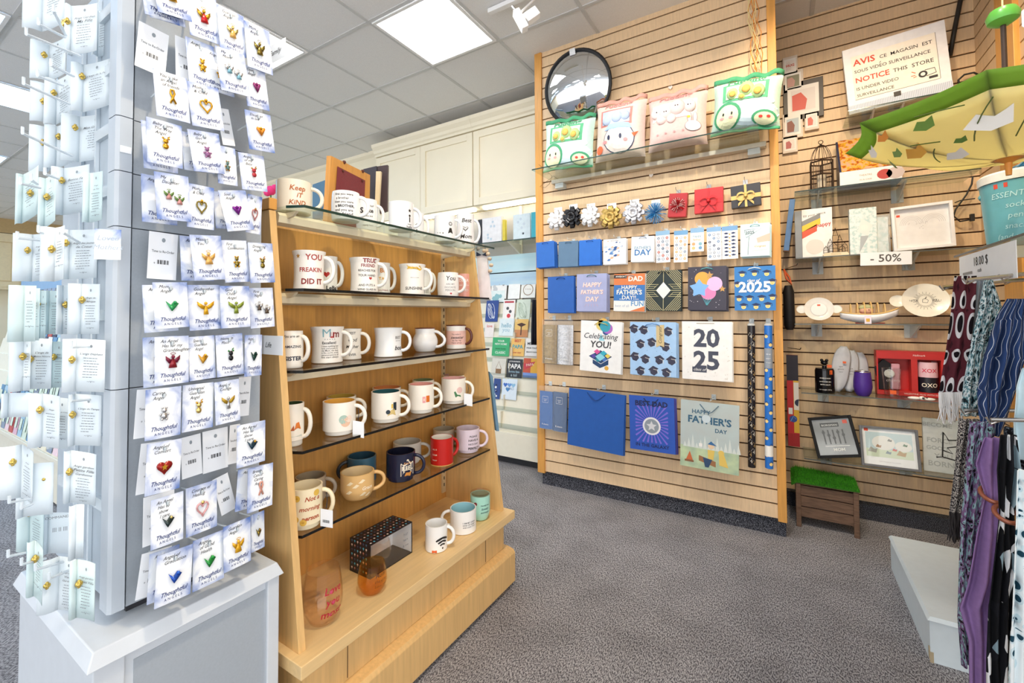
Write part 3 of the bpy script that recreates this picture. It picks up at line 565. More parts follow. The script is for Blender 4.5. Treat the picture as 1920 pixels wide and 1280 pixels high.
def me_of(mb):
    o=mb.build('x');me=o.data;bpy.data.objects.remove(o);return me
card_me=me_of(MB(SKY).grid(lambda u,v:((u-.5)*CW,-.0015*math.cos((u-.5)*2.2),(v-.5)*CH),6,2).add([( -CW/2,.0004,-CH/2),(CW/2,.0004,-CH/2),(CW/2,.0004,CH/2),(-CW/2,.0004,CH/2)],[(3,2,1,0)]))
blank_me=me_of(MB(PAPER).box(-CW/2,CW/2,-.0006,.0004,-CH/2,CH/2).use(M('punch_hole','8e979d')).disc(0,CH*.34,.0042,-.0008,12))
YF=-.0022
script_me=me_of(MB(NAVY).text('Thoughtful',0,-.027,0,YF,width=.047,bold=.012,shear=.35).text('A N G E L S',0,-.0365,0,YF,width=.032,bold=.005))
reorder_me=me_of(MB(INK).text('Time to Re-Order',0,.008,0,-.001,width=.05).text('*',-.018,-.016,.008,-.001))
bc=MB(INK)
for k in range(17):
    if k%5!=3: bc.rect(-.012+k*.0015,-.012+k*.0015+(.0011 if k%3 else .0007),-.016,-.008,-.001)
bar_me=me_of(bc);hole_me=me_of(MB(M('punch_hole','8e979d')).disc(0,CH*.36,.004,-.0021,12))
clip_me=me_of(MB(M('clear_peg','EAF2F6',.15,alpha=.7)).tube([(0,.095,.024),(0,-.004,.033),(0,-.0045,.039)],.0022,6))
PINM={}
def pincol(c): return M('pin_'+c,c,.22,.85 if c in('d6a233','c9c9c9','8c7a3a','b98a4a','e3c77a') else .25,var=.12,scale=300)
def pin(kind,c1,c2='d6a233'):
    k=(kind,c1,c2)
    if k in PINM:return PINM[k]
    b=MB(pincol(c1));a2=pincol(c2)
    def angel(x,z,s):
        b.use(pincol(c1));b.lathe([(.0055*s,-.009*s),(.004*s,-.003*s),(.0018*s,.002*s),(.0005,.0025*s)],10,(x,-.0035,z),1,.45,cap=True)
        b.use(a2)
        for q in (-1,1): b.prism([(x+q*.001*s,z+.000*s),(x+q*.009*s,z+.006*s),(x+q*.0085*s,z+.001*s),(x+q*.005*s,z-.0035*s)],-.0045,-.0028)
        b.sphere((x,-.0045,z+.0045*s),.0024*s,8);b.tube([(x+.0032*s*math.cos(q*math.pi/5),-.0045,z+.0085*s+.0012*s*math.sin(q*math.pi/5)) for q in range(11)],.0004,4,False)
    if kind=='angel': angel(0,0,1.15)
    elif kind=='wings':
        b.use(a2)
        for q in (-1,1): b.prism([(q*.001,.001),(q*.013,.009),(q*.012,.003),(q*.008,-.001),(q*.004,-.003)],-.0045,-.0026)
        b.use(pincol(c1)).sphere((0,-.004,.006),.0026,8).lathe([(.004,-.011),(.003,-.004),(.001,.003)],10,(0,-.0035,0),1,.45,cap=True)
    elif kind=='twins': angel(-.007,.003,.8);angel(.008,-.003,.8)
    elif kind=='heart':
        h=[(.0009*10*math.sin(t)**3,.0009*(9*math.cos(t)-4*math.cos(2*t)-1.5*math.cos(3*t)-.8*math.cos(4*t))) for t in [2*math.pi*k/20 for k in range(21)]]
        b.tube([(x,-.0035,z) for x,z in h],.0014,6,False);b.use(a2).sphere((0,-.0045,.009),.0026,8)
    elif kind=='vheart':
        for q in (-1,1): b.prism([(0,-.008),(q*.008,.004),(q*.007,.007),(q*.003,.006),(0,.002)],-.005,-.0024)
        b.use(a2).sphere((0,-.0045,.0055),.0024,8)
    elif kind=='solidheart':
        h=[(.0008*14*math.sin(t)**3,.0007*(12*math.cos(t)-4*math.cos(2*t)-1.5*math.cos(3*t)-.8*math.cos(4*t))) for t in [2*math.pi*k/20 for k in range(20)]]
        b.prism(h,-.004,-.0022).use(a2).star(0,0,.005,-.0045)
    elif kind=='bear':
        b.sphere((0,-.0035,-.004),.0048,10,1,.5).sphere((0,-.004,.004),.0035,10,1,.6);b.use(a2)
        for q in (-1,1): b.sphere((q*.003,-.004,.0072),.0015,6).sphere((q*.0052,-.0035,-.002),.0018,6).sphere((q*.003,-.0035,-.0085),.0019,6)
    elif kind=='dog':
        b.sphere((0,-.0035,-.005),.0045,10,1,.5).sphere((0,-.004,.003),.004,10,1,.6).use(a2)
        for q in (-1,1): b.sphere((q*.004,-.0045,.007),.0018,6)
        b.tube([(.003,-.003,.009),(.006,-.003,.011)],.0008,5)
    elif kind=='ribbon':
        b.tube([(-.004,-.003,-.011),(.003,-.003,.004),(.002,-.003,.009),(-.002,-.003,.009),(-.003,-.003,.004),(.004,-.003,-.011)],.0016,6)
    elif kind=='bird':
        b.prism([(-.009,.006),(-.002,.0),(.003,.006),(.009,.002),(.004,-.004),(-.001,-.009),(-.004,-.004)],-.005,-.0024).use(a2).sphere((.004,-.005,.004),.0022,8)
    me=me_of(b);
    for p in me.polygons:p.use_smooth=True
    PINM[k]=me;return me
def child(name,me,par,sc_=1,loc=(0,0,0)):
    o=bpy.data.objects.new(name,me);COL.objects.link(o);o.parent=par;o.location=loc;o.scale=(sc_,)*3;return o
TT={}
def title(s):
    if s not in TT:
        b=MB(INK)
        for i,l in enumerate(s.split('/')): b.text(l,-.022+.002*i,.036-.0085*i,.0085,YF,shear=.35,al='LEFT')
        TT[s]=me_of(b)
    return TT[s]
def xcard(TL,TR,BL,X,lab,kind=None,c1='d6a233',c2='d6a233',ttl=None,group=None,meu=None):
    a,b,c=onX(*TL,X),onX(*TR,X),onX(*BL,X)
    wv,hv=b-a,a-c;w,h=wv.length,hv.length
    ang=math.atan2(wv.z,wv.y)*.5+(math.atan2(hv.z,hv.y)-math.pi/2)*.5
    ct=a+wv/2-hv/2;co,si=math.cos(ang),math.sin(ang)
    mt=MX(((0,-1,0,ct.x),(co,0,-si,ct.y),(si,0,co,ct.z),(0,0,0,1)))
    me=meu or (blank_me if kind is None else card_me)
    o=bpy.data.objects.new('reorder_card' if me is blank_me else 'pin_card',me);COL.objects.link(o)
    o.matrix_world=mt@MX.Diagonal((w/CW,1,h/CH,1))
    tag(o,lab,'card',group)
    if me is blank_me:
        child('lettering',reorder_me,o);child('barcode',bar_me,o)
    else:
        child('lettering',script_me,o);child('punch_hole',hole_me,o);child('hanging_peg',clip_me,TOWER).matrix_basis=MX.Translation(-TOWER_O)@mt
        if kind: child('pin',pin(kind,c1,c2),o,1.3)
        if ttl: child('title',title(ttl),o)
    return o
GO='d6a233'
CARDS=[ # TL,TR,BL,layer,kind,col,col2,title,label
((282,-58),(346,-38),(294,23),1,'angel',GO,GO,'Friend/Angel','sky pin card at the very top left of the tower, cut by the frame'),
((353,-20),(410,-3),(350,66),0,'angel','c01f24',GO,'','sky pin card with a red enamel angel, top row of tower'),
((410,12),(459,31),(409,90),1,'angel','e0b060','e3c77a','Guardian/Angel','sky pin card with a pale gold dancing angel, top row'),
((460,41),(507,59),(462,125),2,'angel','8c7a3a','8c7a3a','Mom/Angel','sky pin card with a dark bronze angel, top right row'),
((409,91),(462,102),(410,170),2,'twins','7fb3c4','c9c9c9','My/Mom','sky pin card titled My Mom with silver and aqua twins'),
((462,127),(502,132),(457,200),1,'vheart','8a2f6a','8a2f6a','Open/Angel','sky pin card with a small plum heart, upper right'),
((289,130),(352,147),(291,217),2,'ribbon',GO,'c01f4a','You make/an Angel/of friends','sky pin card with gold rose, second row left'),
((354,156),(413,165),(356,237),1,'heart',GO,GO,'Mother/& Child','sky pin card titled Mother and Child, upper of two heart outline cards'),
((463,209),(510,215),(464,281),2,'vheart','e08a1e',GO,'Daughter/in law','sky pin card with an orange gold winged heart, upper right'),
((277,221),(343,236),(273,304),2,'dog',GO,GO,'Baby Born/The Way/Angel','sky pin card titled Baby Born with gold sitting figure'),
((354,244),(412,250),(361,322),1,'bear','8f5f8a','a97aa0','Baby/Girl/Angel','sky pin card titled Baby Girl with a mauve bear'),
((415,279),(449,278),(400,345),0,'bear','5a7a72','b98a4a','','tan tinted pin card with a small teal bear, middle column'),
((449,287),(496,292),(452,356),1,'dog','b0303a','b98a4a','Angel/of my/Baby','sky pin card with a red seated figure, right column'),
((290,322),(354,331),(293,411),2,'twins','c9908a','6a8a4a','My/Daughter','sky pin card titled My Daughter with two angels'),
((354,345),(404,352),(347,426),1,'heart','8c7a3a',GO,'Mother/& Child','sky pin card titled Mother and Child, lower of two heart outline cards'),
((412,359),(462,355),(424,436),2,'vheart','7a1f8a','7a1f8a','Soul/Angel','sky pin card with a bright purple winged heart, tilted'),
((466,364),(493,370),(459,435),0,'heart','b07070','b98a4a','San','brownish pin card with a rose heart, behind the purple heart card'),
((355,440),(414,442),(364,526),2,'angel','e3b060','e3b060','Missing/You','sky pin card titled Missing You with a gold kneeling angel'),
((415,450),(462,451),(422,530),1,'bear','8c7a3a',GO,'First/Communion','sky pin card titled First Communion with a gold child'),
((465,455),(511,456),(469,531),2,'dog','8c7a3a','b98a4a','Dreaming/Angel','sky pin card titled Dreaming Angel at the right edge'),
((285,529),(350,529),(291,617),2,'bird','2f9a5a','2f9a5a','Mom/Angel','sky pin card titled Mom Angel with a green angel'),
((351,534),(411,534),(356,620),1,'wings','e0a81e','e0a81e','Godmother/Angel','sky pin card with a yellow gold spread-wing angel'),
((412,536),(467,536),(414,616),2,'wings','8a9a3a','8a9a3a','God/Child/Angel','sky pin card titled God Child with an olive angel'),
((466,540),(511,539),(470,616),1,'twins','5a4a3a','c9c9c9','First/Night','sky pin card with two dark and gold angels, right edge'),
((289,632),(353,629),(290,724),2,'angel','8a1f2a','7a1f3a','An Angel/Has for my/Granddaughter','sky pin card titled Granddaughter with a wine red angel'),
((353,632),(402,628),(355,715),1,'bird','c9952a',GO,'Special/Guardian/Angel','sky pin card titled Special Guardian with gold figure'),
((404,629),(454,624),(407,708),2,'dog','1a1a1e','2f7a3a','Home in/Place','sky pin card with a black cat pin and green leaf'),
((455,627),(487,629),(462,704),1,'bird','123a30','123a30','Angel/of','narrow sky pin card with a dark green angel, right edge'),
((270,730),(337,725),(274,825),2,'bear','c9c9c9','c9c9c9','Caring/Angel','sky pin card titled Caring Angel with a silver bear'),
((341,722),(399,717),(342,810),1,'dog','e3c77a',GO,'Universal/Guardian/Angel','sky pin card titled Universal Guardian with a pale gold figure'),
((401,717),(447,710),(405,797),2,'wings','c9c9c9','b9952a','Angel of/Courage','sky pin card with long golden spread wings'),
((272,832),(337,824),(275,928),2,'solidheart','9a1f1a',GO,'Angel of/Comfort','sky pin card titled Angel of Comfort with a deep red heart'),
((442,797),(495,789),(446,876),2,'bird','1f3a4a','c9952a','An Angel/Has to/Show/I care','sky pin card with a dark teal and gold angel, right column'),
((462,879),(509,869),(466,960),2,'ribbon','e0a08a','e0a08a','Breast/Cancer/Caring/Angel','sky pin card with a pink looped ribbon'),
((280,938),(341,922),(285,1030),2,'bird','2a3a3a','e3c77a','An Angel/Has to/show/I care','sky pin card with a dark green winged angel, lower left'),
((346,916),(404,900),(351,1006),1,'heart','d9a0a0','e3c77a','Courage of/Healing','sky pin card titled Courage of Healing with a rose gold angel'),
((470,966),(495,956),(471,1036),0,'bird','8c7a3a','b98a4a','','shaded sky pin card with a bronze bird, lowest at right'),
((289,1042),(356,1024),(295,1136),2,'bird','1f4fb0','2f6ad0','Angel of/Graduation','sky pin card titled Graduation with a bright blue angel'),
((357,1014),(416,996),(366,1105),1,'bird','1f8a3a','2faa4a','Angel/of Good/Health','sky pin card titled Good Health with a green angel'),
((415,988),(466,971),(423,1071),2,'angel','e0a81e','e0a81e','Guardian/Angel','sky pin card with a golden angel, bottom row right'),
]
XL=[-1.098,-1.088,-1.078]
for i,(a,b,c,l,k,c1,c2,tt,lab) in enumerate(CARDS): xcard(a,b,c,XL[l]+.0004*(i%4),lab,k,c1,c2,tt or None)
# cards half hidden behind the front ones
BEH=[((266,-50),(330,-30),(267,27),'behind the top left card'),((268,-45),(335,-25),(279,33),'second behind the top left card'),((390,97),(440,108),(381,168),'behind the My Mom card'),((266,226),(330,240),(268,315),'behind the Baby Born card'),
 ((270,329),(335,336),(261,417),'behind the My Daughter card'),((339,443),(400,446),(338,527),'behind the Missing You card'),((266,534),(330,534),(271,624),'behind the green Mom Angel card'),((265,632),(330,630),(271,726),'behind the Granddaughter card'),
 ((445,880),(500,870),(442,958),'behind the pink ribbon card'),((274,1039),(330,1025),(282,1128),'behind the blue Graduation card'),((344,250),(400,256),(341,320),'behind the Baby Girl card'),((405,362),(450,362),(400,430),'behind the purple heart card'),((352,72),(405,88),(350,70+88),'behind the red angel card')]
for i,(a,b,c,l) in enumerate(BEH): xcard(a,b,c,-1.108-.0005*(i%3),'sky pin card showing only one edge '+l,'angel' if i%2 else 'bear',GO,GO,'Angel')
REO=[((259,37),(315,67),(254,122),'top left under the top row'),((330,67),(375,85),(328,150),'beside the My Mom card'),((412,205),(434,205),(412,272),'narrow, behind the upper heart card'),((279,432),(333,441),(276,521),'left of the Missing You card'),
 ((255,730),(312,727),(252,822),'behind the Caring Angel card'),((447,707),(470,706),(444,781),'right of the long golden wings'),((261,831),(318,826),(258,926),'behind the red heart card'),((339,822),(377,811),(340,900),'right of the red heart card'),
 ((380,810),(427,799),(380,889),'in the middle under the golden wings card'),((429,797),(448,795),(429,870),'behind the dark teal angel card'),((267,933),(325,918),(269,1025),'behind the lower left green angel card'),((405,899),(432,881),(410,972),'right of the Courage of Healing card'),((262,1038),(318,1026),(258,1122),'behind the blue Graduation pair')]
for i,(a,b,c,l) in enumerate(REO): xcard(a,b,c,-1.135-.001*(i%3),'plain white re-order card with barcode, '+l)
for (a,b,c,txt,l) in (((500,90),(535,104),(500,132),'Family','upper'),((480,628),(530,630),(478,664),'Life','lower')):
    A,B,C_=onY(*a,.655),onY(*b,.655),onY(*c,.655)
    x0,x1,zz1=A.x-.03,B.x,A.z;zz0=zz1-.05
    o=one('divider_sign',MB(PAPER).box(x0,x1,.655,.656,zz0,zz1),'small white divider sign reading %s at the tower right edge'%txt,'sign',((x0+x1)/2,.655,zz0))
    MB(INK).text(txt,(x0+x1)/2+.012,(zz0+zz1)/2,.02,.6545,shear=.3).build('lettering',o,((x0+x1)/2,.655,zz0))
# ---------- folded cards on the side pegs (seen from behind) ----------
VELL=M('vellum','E4EEF3',.6,var=.03,scale=12);VELT=M('vellum_teal','D3E7E8',.6,var=.03,scale=12);CLU=M('brass_clutch','d8b860',.25,.85,var=.2,scale=300)
nA=V((.80,-.60,0)).normalized();rA=V((nA.y*-1,nA.x,0)) # right panel normal / right direction
def fcard(x0,xf,x1,yt,yb,lab,cl=None,ttl='',H=.106,teal=0,pinc=None,blank=0,sk=0,lines=8,tilt=0):
    hp=yb-yt;dep=min(1.02,max(.70,H*FPX/hp));xm=(xf+x1)/2
    P=onD(xm,(yt+yb)/2,dep);H=hp*dep/FPX
    a=onP(xf,(yt+yb)/2,P,nA);b=onP(x1,(yt+yb)/2,P,nA);w=(b-a).length
    zt,zb_=P.z+H/2,P.z-H/2
    MATL=VELT if teal else VELL
    rr=(b-a).normalized();dn=V((-.25,-.97,0)).normalized()
    # length of the left panel from its far pixel edge
    wl=.055
    for q in (.01,.02,.03,.04,.05,.06,.07):
        d=a+dn*q-EYEP;px=CXP+FPX*d.dot(CR)/d.dot(CF);wl=q
        if px<x0: break
    k=V((0,0,sk*H));n=rr.cross(V((0,0,1))).normalized()
    if n.dot(EYEP-P)<0:n=-n
    t=TH('verse_card',lab,'card',(a.x,a.y,zb_))
    m=MB(MATL)
    m.grid(lambda u,v:a+rr*(w*u)+V((0,0,zb_-P.z+H*v+ (P.z-a.z)))-n*.004*math.sin(math.pi*u)*.6+k*u,6,3)
    m.grid(lambda u,v:a-dn*0+dn*(wl*(1-u))+V((0,0,zb_-P.z+H*v+(P.z-a.z)))+n*.006*math.sin(math.pi*(1-u))-rr*.0*(1-u)+V((0,0,-.18*H*(1-u)*(1-v)))*sk,6,3)
    t.add('folded_card',m,smooth=True,solid=.0006)
    q=lambda u,v:tuple(a+rr*(w*u)+V((0,0,-(P.z-zb_)+H*v+(P.z-a.z)))+n*.0016+k*u)
    if not blank:
        L_=MB(GINK);mpf=lambda u,v:q(u/w,v/H)
        y=.72
        for s_ in (ttl.split('/') if ttl else []):
            L_.text(s_,w*.52,H*y,.0105,0,width=w*min(.8,.065*len(s_)+.06),shear=.35,bold=.004,mp=mpf);y-=.075
        L_.use(M('ink_verse','7d858c',.7,var=0));y-=.01
        for i in range(lines):
            x=w*(.2+.1*RND.random());xe=w*(.8-.12*RND.random()) if i<lines-1 else w*.55
            while x<xe:
                l=w*(.04+.08*RND.random());l=min(l,xe-x);L_.add([mpf(x,H*y),mpf(x+l,H*y),mpf(x+l,H*y+.0012),mpf(x,H*y+.0012)],[(0,1,2,3)]);x+=l+w*.02
            y-=.052
        y-=.02
        L_.text('~v~',w*.52,H*max(.07,y),.008,0,mp=mpf)
        t.add('lettering',L_)
        t.add('punch_hole',MB(M('punch_hole','8e979d')).add([q(.52+.045*math.cos(z_),.87+.03*math.sin(z_)) for z_ in [i*math.pi/5 for i in range(10)]],[tuple(range(10))]))
    if cl:
        wlm=a+dn*wl*.55;nl=dn.cross(V((0,0,1))).normalized()
        if nl.dot(EYEP-P)<0:nl=-nl
        pc=onP(cl[0],cl[1],wlm+nl*.004,nl)
        if (pc-wlm).length>.09: pc=onD(cl[0],cl[1],dep-.01)
        m=MB(CLU);m.sphere(pc,.0058,12).sphere(pc+nl*.005,.0036,8)
        for s_ in (-1,1): m.sphere(pc+V((0,0,.005*s_))+nl*.001,.003,6)
        t.add('clutch',m,smooth=True)
        if pinc: t.add('pin',MB(pincol(pinc)).sphere(pc-nl*.012+dn*.004,.0075,8,.8,.8,1.3).sphere(pc-nl*.012+V((0,0,.01)),.004,6),smooth=True)
    return t
fl='folded verse card back, '
FC=[ # x0,xf,x1,yt,yb,label,clutch,title,teal,pin
(50,80,121,-25,64,'at the top left corner of the side pegs',(60,-20),'',0,None,.8),(124,133,182,15,107,'uppermost with a readable verse, top of the pegs',(126,40),'Ange Gardien/Ma Fille',0,'e3c77a',.3),(182,184,200,22,108,'slim one tucked beside the pillar at the top',None,'Ange',0,None,.2),
(63,92,123,85,155,'with gold clutch and a white pin beyond it, second row',(83,103),'Ange/Ma Tante',0,'f2efe8',.9),(133,156,205,125,214,'titled Ange de la Paix against the pillar',(154,143),"L'ange de la Paix",0,'c01f24',.6),(68,92,108,160,232,'narrow, leftmost of the third row',(81,190),'',0,'e3c77a',.9),
(88,106,135,152,236,'with yellow clutch in the third row',(101,174),"L'ange/de la Vie",0,'e8e2d0',.9),(124,149,208,222,307,'titled Mon Grand Ange, right of the upper pegs',(141,239),'Mon Grand Ange',0,None,.5),(58,90,104,240,324,'wide left flap with a gold figure clutch',(80,267),'',0,None,.9),
(94,106,138,238,318,'behind the Mon Grand Ange card',(110,256),'Ange',0,'d6a233',.7),(100,119,167,317,405,'titled Bonne Fete, twisted to the left',(116,338),'Bonne Fete',0,'6a1f8a',.4),(160,167,192,325,418,'teal tinted, tucked behind the Bonne Fete card',None,'Ange/de Toi',1,None,.2),
(30,42,71,328,420,'teal tinted with a red pin, far left of the middle pegs',(57,362),'',1,'c01f2a',.8),(73,84,104,335,428,'teal tinted with a purple pin',(88,369),'Ange',1,'7a1f9a',.6),
(32,61,90,440,528,'with yellow star clutch, left in the mid row',(52,469),'Ange Pour/Elle',0,'7a1f2a',.2),(83,103,120,427,528,'with brown triangle clutch, mid row',(97,467),'',0,None,.2),(105,130,182,432,524,'titled Ange des jeunes de Coeur with white hearts',(124,455),'Ange des jeunes/de Coeur',0,'d8dde0',.1),
(30,45,67,535,640,'white and slanted at far left, below mid row',None,'',1,None,0),(52,58,74,540,638,'teal with dark bronze clutch, first of three close together',(58,570),'',1,None,0),(66,76,86,545,634,'teal with bronze clutch, second of three close together',(70,570),'',1,None,0),
(76,92,117,545,626,'with double clutch, third of three close together',(81,569),"L'ange de/Guidance",1,'d6a233',0),(112,118,140,535,626,'with a silver pin behind it, sixth row of pegs',(123,571),"L'ange/Grande",0,'c9c9c9',0),(134,152,187,532,626,'titled Ange de Afrique with copper clutch',(154,562),'Ange de/Afrique',0,'e3c77a',0),
(28,44,57,635,732,'left flap only with a gold and white pin, seventh row',(43,668),'',0,'e3d9b0',0),(38,58,97,634,728,'titled Ange de la Nature, with small gold clutch',(57,673),"L'ange de/Maitre Nature",0,'f2efe8',0),(95,98,122,640,726,'shaded one between the Nature and Elephant cards',(101,669),'Ange/de Nuit',1,'c9c9c9',0),
(122,143,197,634,732,'titled Ange Elephant beside the pillar',(135,674),"L'ange Elephant",0,'e8e2d0',-.1),
(63,80,112,737,835,'with triangular clutch, eighth row left',(75,768),'Ange',0,'d6a233',-.2),(94,101,131,744,838,'slim with brown clutch, eighth row middle',(105,785),'Ange du Coeur',0,'e3c77a',-.1),(128,140,190,737,832,'titled Ange du Temps, eighth row beside the pillar',(136,777),"L'ange du Temps",0,None,-.1),
(8,40,62,832,930,'curling outward at far left with a white flower clutch',(24,866),'Ange/Vierge',0,'f2efe8',-.6),(122,132,180,842,938,'titled Ange Gardien Petite Fille, ninth row',(130,884),'Ange gardien/Petite Fille/Gardienne',0,None,-.3),(174,176,190,842,925,'curved sliver next to the pillar, ninth row',None,'',0,None,-.5),
(40,56,82,940,1028,'low at left over the blue carpet with white pin',(54,962),'Ange',1,'e3d9b0',-.6),(58,64,80,1012,1115,'thin and low at left over the blue carpet',(66,1047),'',1,'f2efe8',-.7),(72,110,147,1040,1138,'lowest, with round gold clutch',(88,1097),"L'ange Gardien/Vierge/Gardienne",0,'f2efe8',-.3),(140,144,178,1046,1153,'green tinted, lowest against the base cabinet',(148,1094),'Ange gardien/Petite Fille',1,'7a9a5a',-.3)]
for (x0,xf,x1,yt,yb,l,cl,tt,te,pc,sk) in FC: fcard(x0,xf,x1,yt,yb,fl+l,cl,tt,.106,te,pc,sk=sk*.25)
fcard(42,44,100,868,965,'white card back with round brass clutch, swung across the lower pegs',(83,897),'',blank=1,sk=.05)
fcard(138,142,157,945,1045,'grey inner face of the folded barcode card, low',None,'',blank=1)
t=fcard(88,90,141,958,1033,'white barcode re-order card headed Commande, low on the pegs',None,'',blank=1)
t2=fcard(14,16,72,735,780,'blank white label card at left in front of the far rack',None,'',blank=1,H=.05)
def ztext(th,px,py,dep,s,wd,mat):
    P=onD(px,py,dep);rr=V((-nA.y,nA.x,0))
    if rr.dot(CR)<0: rr=-rr
    th.add('lettering',MB(mat).text(s,0,0,.01,0,width=wd,mp=lambda u,v:tuple(P+rr*u+V((0,0,v))+nA*.003)))
ztext(t,114,968,.88,'COMMANDEZ',.045,GINK);ztext(t,114,990,.88,'||| || |||',.022,INK)
t=TH('name_card','small cloud print sign reading Loved Mothers in front of the pillar','sign',onD(202,486,.87))
P=onD(202,458,.87);rr=V((.62,.78,0)).normalized()
A=P-rr*.021;B=P+rr*.021;zv=V((0,0,.03));nn=V((.78,-.62,0))
t.add('card',MB(SKY).hexa([A-zv,B-zv,B-zv-nn*.0006,A-zv-nn*.0006],[A+zv,B+zv,B+zv-nn*.0006,A+zv-nn*.0006]))
t.add('peg',MB(ACW).tube([P+zv*.8-nn*.003,(XT-.01,.338,P.z+.024)],.002,6))
t.add('lettering',MB(M('ink_silver','b4c0cc')).text('Loved',0,.012,.014,0,shear=.3,mp=lambda u,v:tuple(P+rr*u+V((0,0,v))+nn*.001)).text('Mothers',0,-.006,.014,0,shear=.3,mp=lambda u,v:tuple(P+rr*u+V((0,0,v))+nn*.001)))
# empty pegs poking out toward the left
for (a,b,da,db,l) in [((150,105),(49,64),.93,.80,'highest of the bare pegs'),((122,70),(72,45),.92,.84,'above the second row of verse cards'),((125,70),(100,20),.94,.86,'just under the topmost verse card'),((130,195),(44,157),.92,.8,'beside the third row of verse cards'),((118,160),(70,142),.93,.84,'between the second and third rows'),((138,143),(95,122),.93,.84,'left of the Paix card'),
 ((135,292),(42,250),.93,.8,'left of the wide flap card'),((75,352),(38,344),.86,.8,'over the teal card with red pin'),((70,345),(58,337),.86,.82,'short one over the teal cards'),((110,335),(84,326),.9,.84,'left of the Bonne Fete card'),((90,452),(32,446),.9,.8,'over the yellow star clutch card'),((98,443),(72,434),.9,.83,'over the brown triangle clutch card'),
 ((57,935),(17,942),.88,.8,'under the outward curling card'),((60,945),(40,953),.88,.82,'low over the blue carpet, upper'),((75,1030),(15,1043),.88,.8,'low over the blue carpet, long'),((85,1047),(40,1058),.88,.81,'low over the blue carpet, lower'),((145,1062),(92,1085),.92,.83,'over the lowest verse cards'),((130,1050),(66,1068),.91,.82,'over the round gold clutch'),((171,649),(134,651),.9,.83,'through the Elephant card'),((168,749),(132,752),.9,.83,'through the Temps card'),((150,455),(118,436),.91,.84,'through the Coeur card')]:
    A,B=onD(*a,da),onD(*b,db);one('display_peg',MB(ACW).tube([A,B,B+V((0,0,.012))],.0026,6),'clear plastic peg, '+l,'peg',A)
# ---------- main slatted wall: shelf, mirror, pillows ----------
def yplace(TL,TR,BL,Y):
    a,b,c=onY(*TL,Y),onY(*TR,Y),onY(*BL,Y);wv,hv=b-a,a-c
    ang=math.atan2(wv.z,wv.x)*.5+(math.atan2(hv.z,hv.x)-math.pi/2)*.5
    ct=a+wv/2-hv/2;co,si=math.cos(ang),math.sin(ang)
    return MX(((co,0,-si,ct.x),(0,1,0,ct.y),(si,0,co,ct.z),(0,0,0,1))),wv.length,hv.length
SHG=glass('clear_shelf','f4f9f6',.94,.9);SBAR=M('shelf_bar','CFC6B4',.4,.2)
zsh=2.157
t=TH('display_shelf','long clear glass shelf holding the snack pillows','shelf',(-.75,D-.15,zsh-.04))
t.add('glass_panel',MB(SHG).box(-1.38,-.09,2.5,D-.002,zsh-.007,zsh))
t.add('front_edge',MB(EDGE).box(-1.38,-.09,2.4985,2.4998,zsh-.007,zsh))
t.add('support_rail',MB(SBAR).box(-1.36,-.06,D-.06,D-.01,zsh-.04,zsh-.012),bev=.004)
for x in (-1.3,-.12): t.add('bracket',MB(M('clear_bracket','E7EFEE',.15,alpha=.6)).box(x-.03,x+.03,D-.06,D-.003,zsh-.075,zsh-.042))
mc=onY(1082,165,2.72);R=.232
mt=MX.Translation(mc)@MX.Rotation(math.radians(14),4,'X')
t=TH('convex_mirror','round convex security mirror with black rim above the pillows','mirror',mat=mt)
MIR=M('mirror_silver','dfe3e6',.03,1,var=0)
prof=[(.001,-.062)]+[(R*math.sin(a)/math.sin(1.0)*.97,-.062+.062*(1-math.cos(a))/(1-math.cos(1.0))) for a in [k/12 for k in range(1,13)]]
mb=MB(MIR);n=40;mb.lathe(prof,n);mb.v=[(x,z,y) for x,y,z in mb.v]
t.add('mirror_dome',mb,smooth=True)
rb=MB(BLACK).tube([(R*math.cos(2*math.pi*k/40),0,R*math.sin(2*math.pi*k/40)) for k in range(41)],.0105,8,False);t.add('rim',rb,smooth=True)
t.add('back_plate',MB(DARKM).lathe([(.001,.004),(R*.98,.004),(R*.98,.012),(.001,.012)],32).__class__(DARKM).box(-.08,.08,.006,.03,-.08,.08))
t.add('mount_clip',MB(STEEL).box(-.02,.02,-.02,.0,R-.03,R+.01))
def plush(s,c,r,mat,n=14,sx=1,sy=.8,sz=1): s.use(mat).sphere(c,r,n,sx,sy,sz)
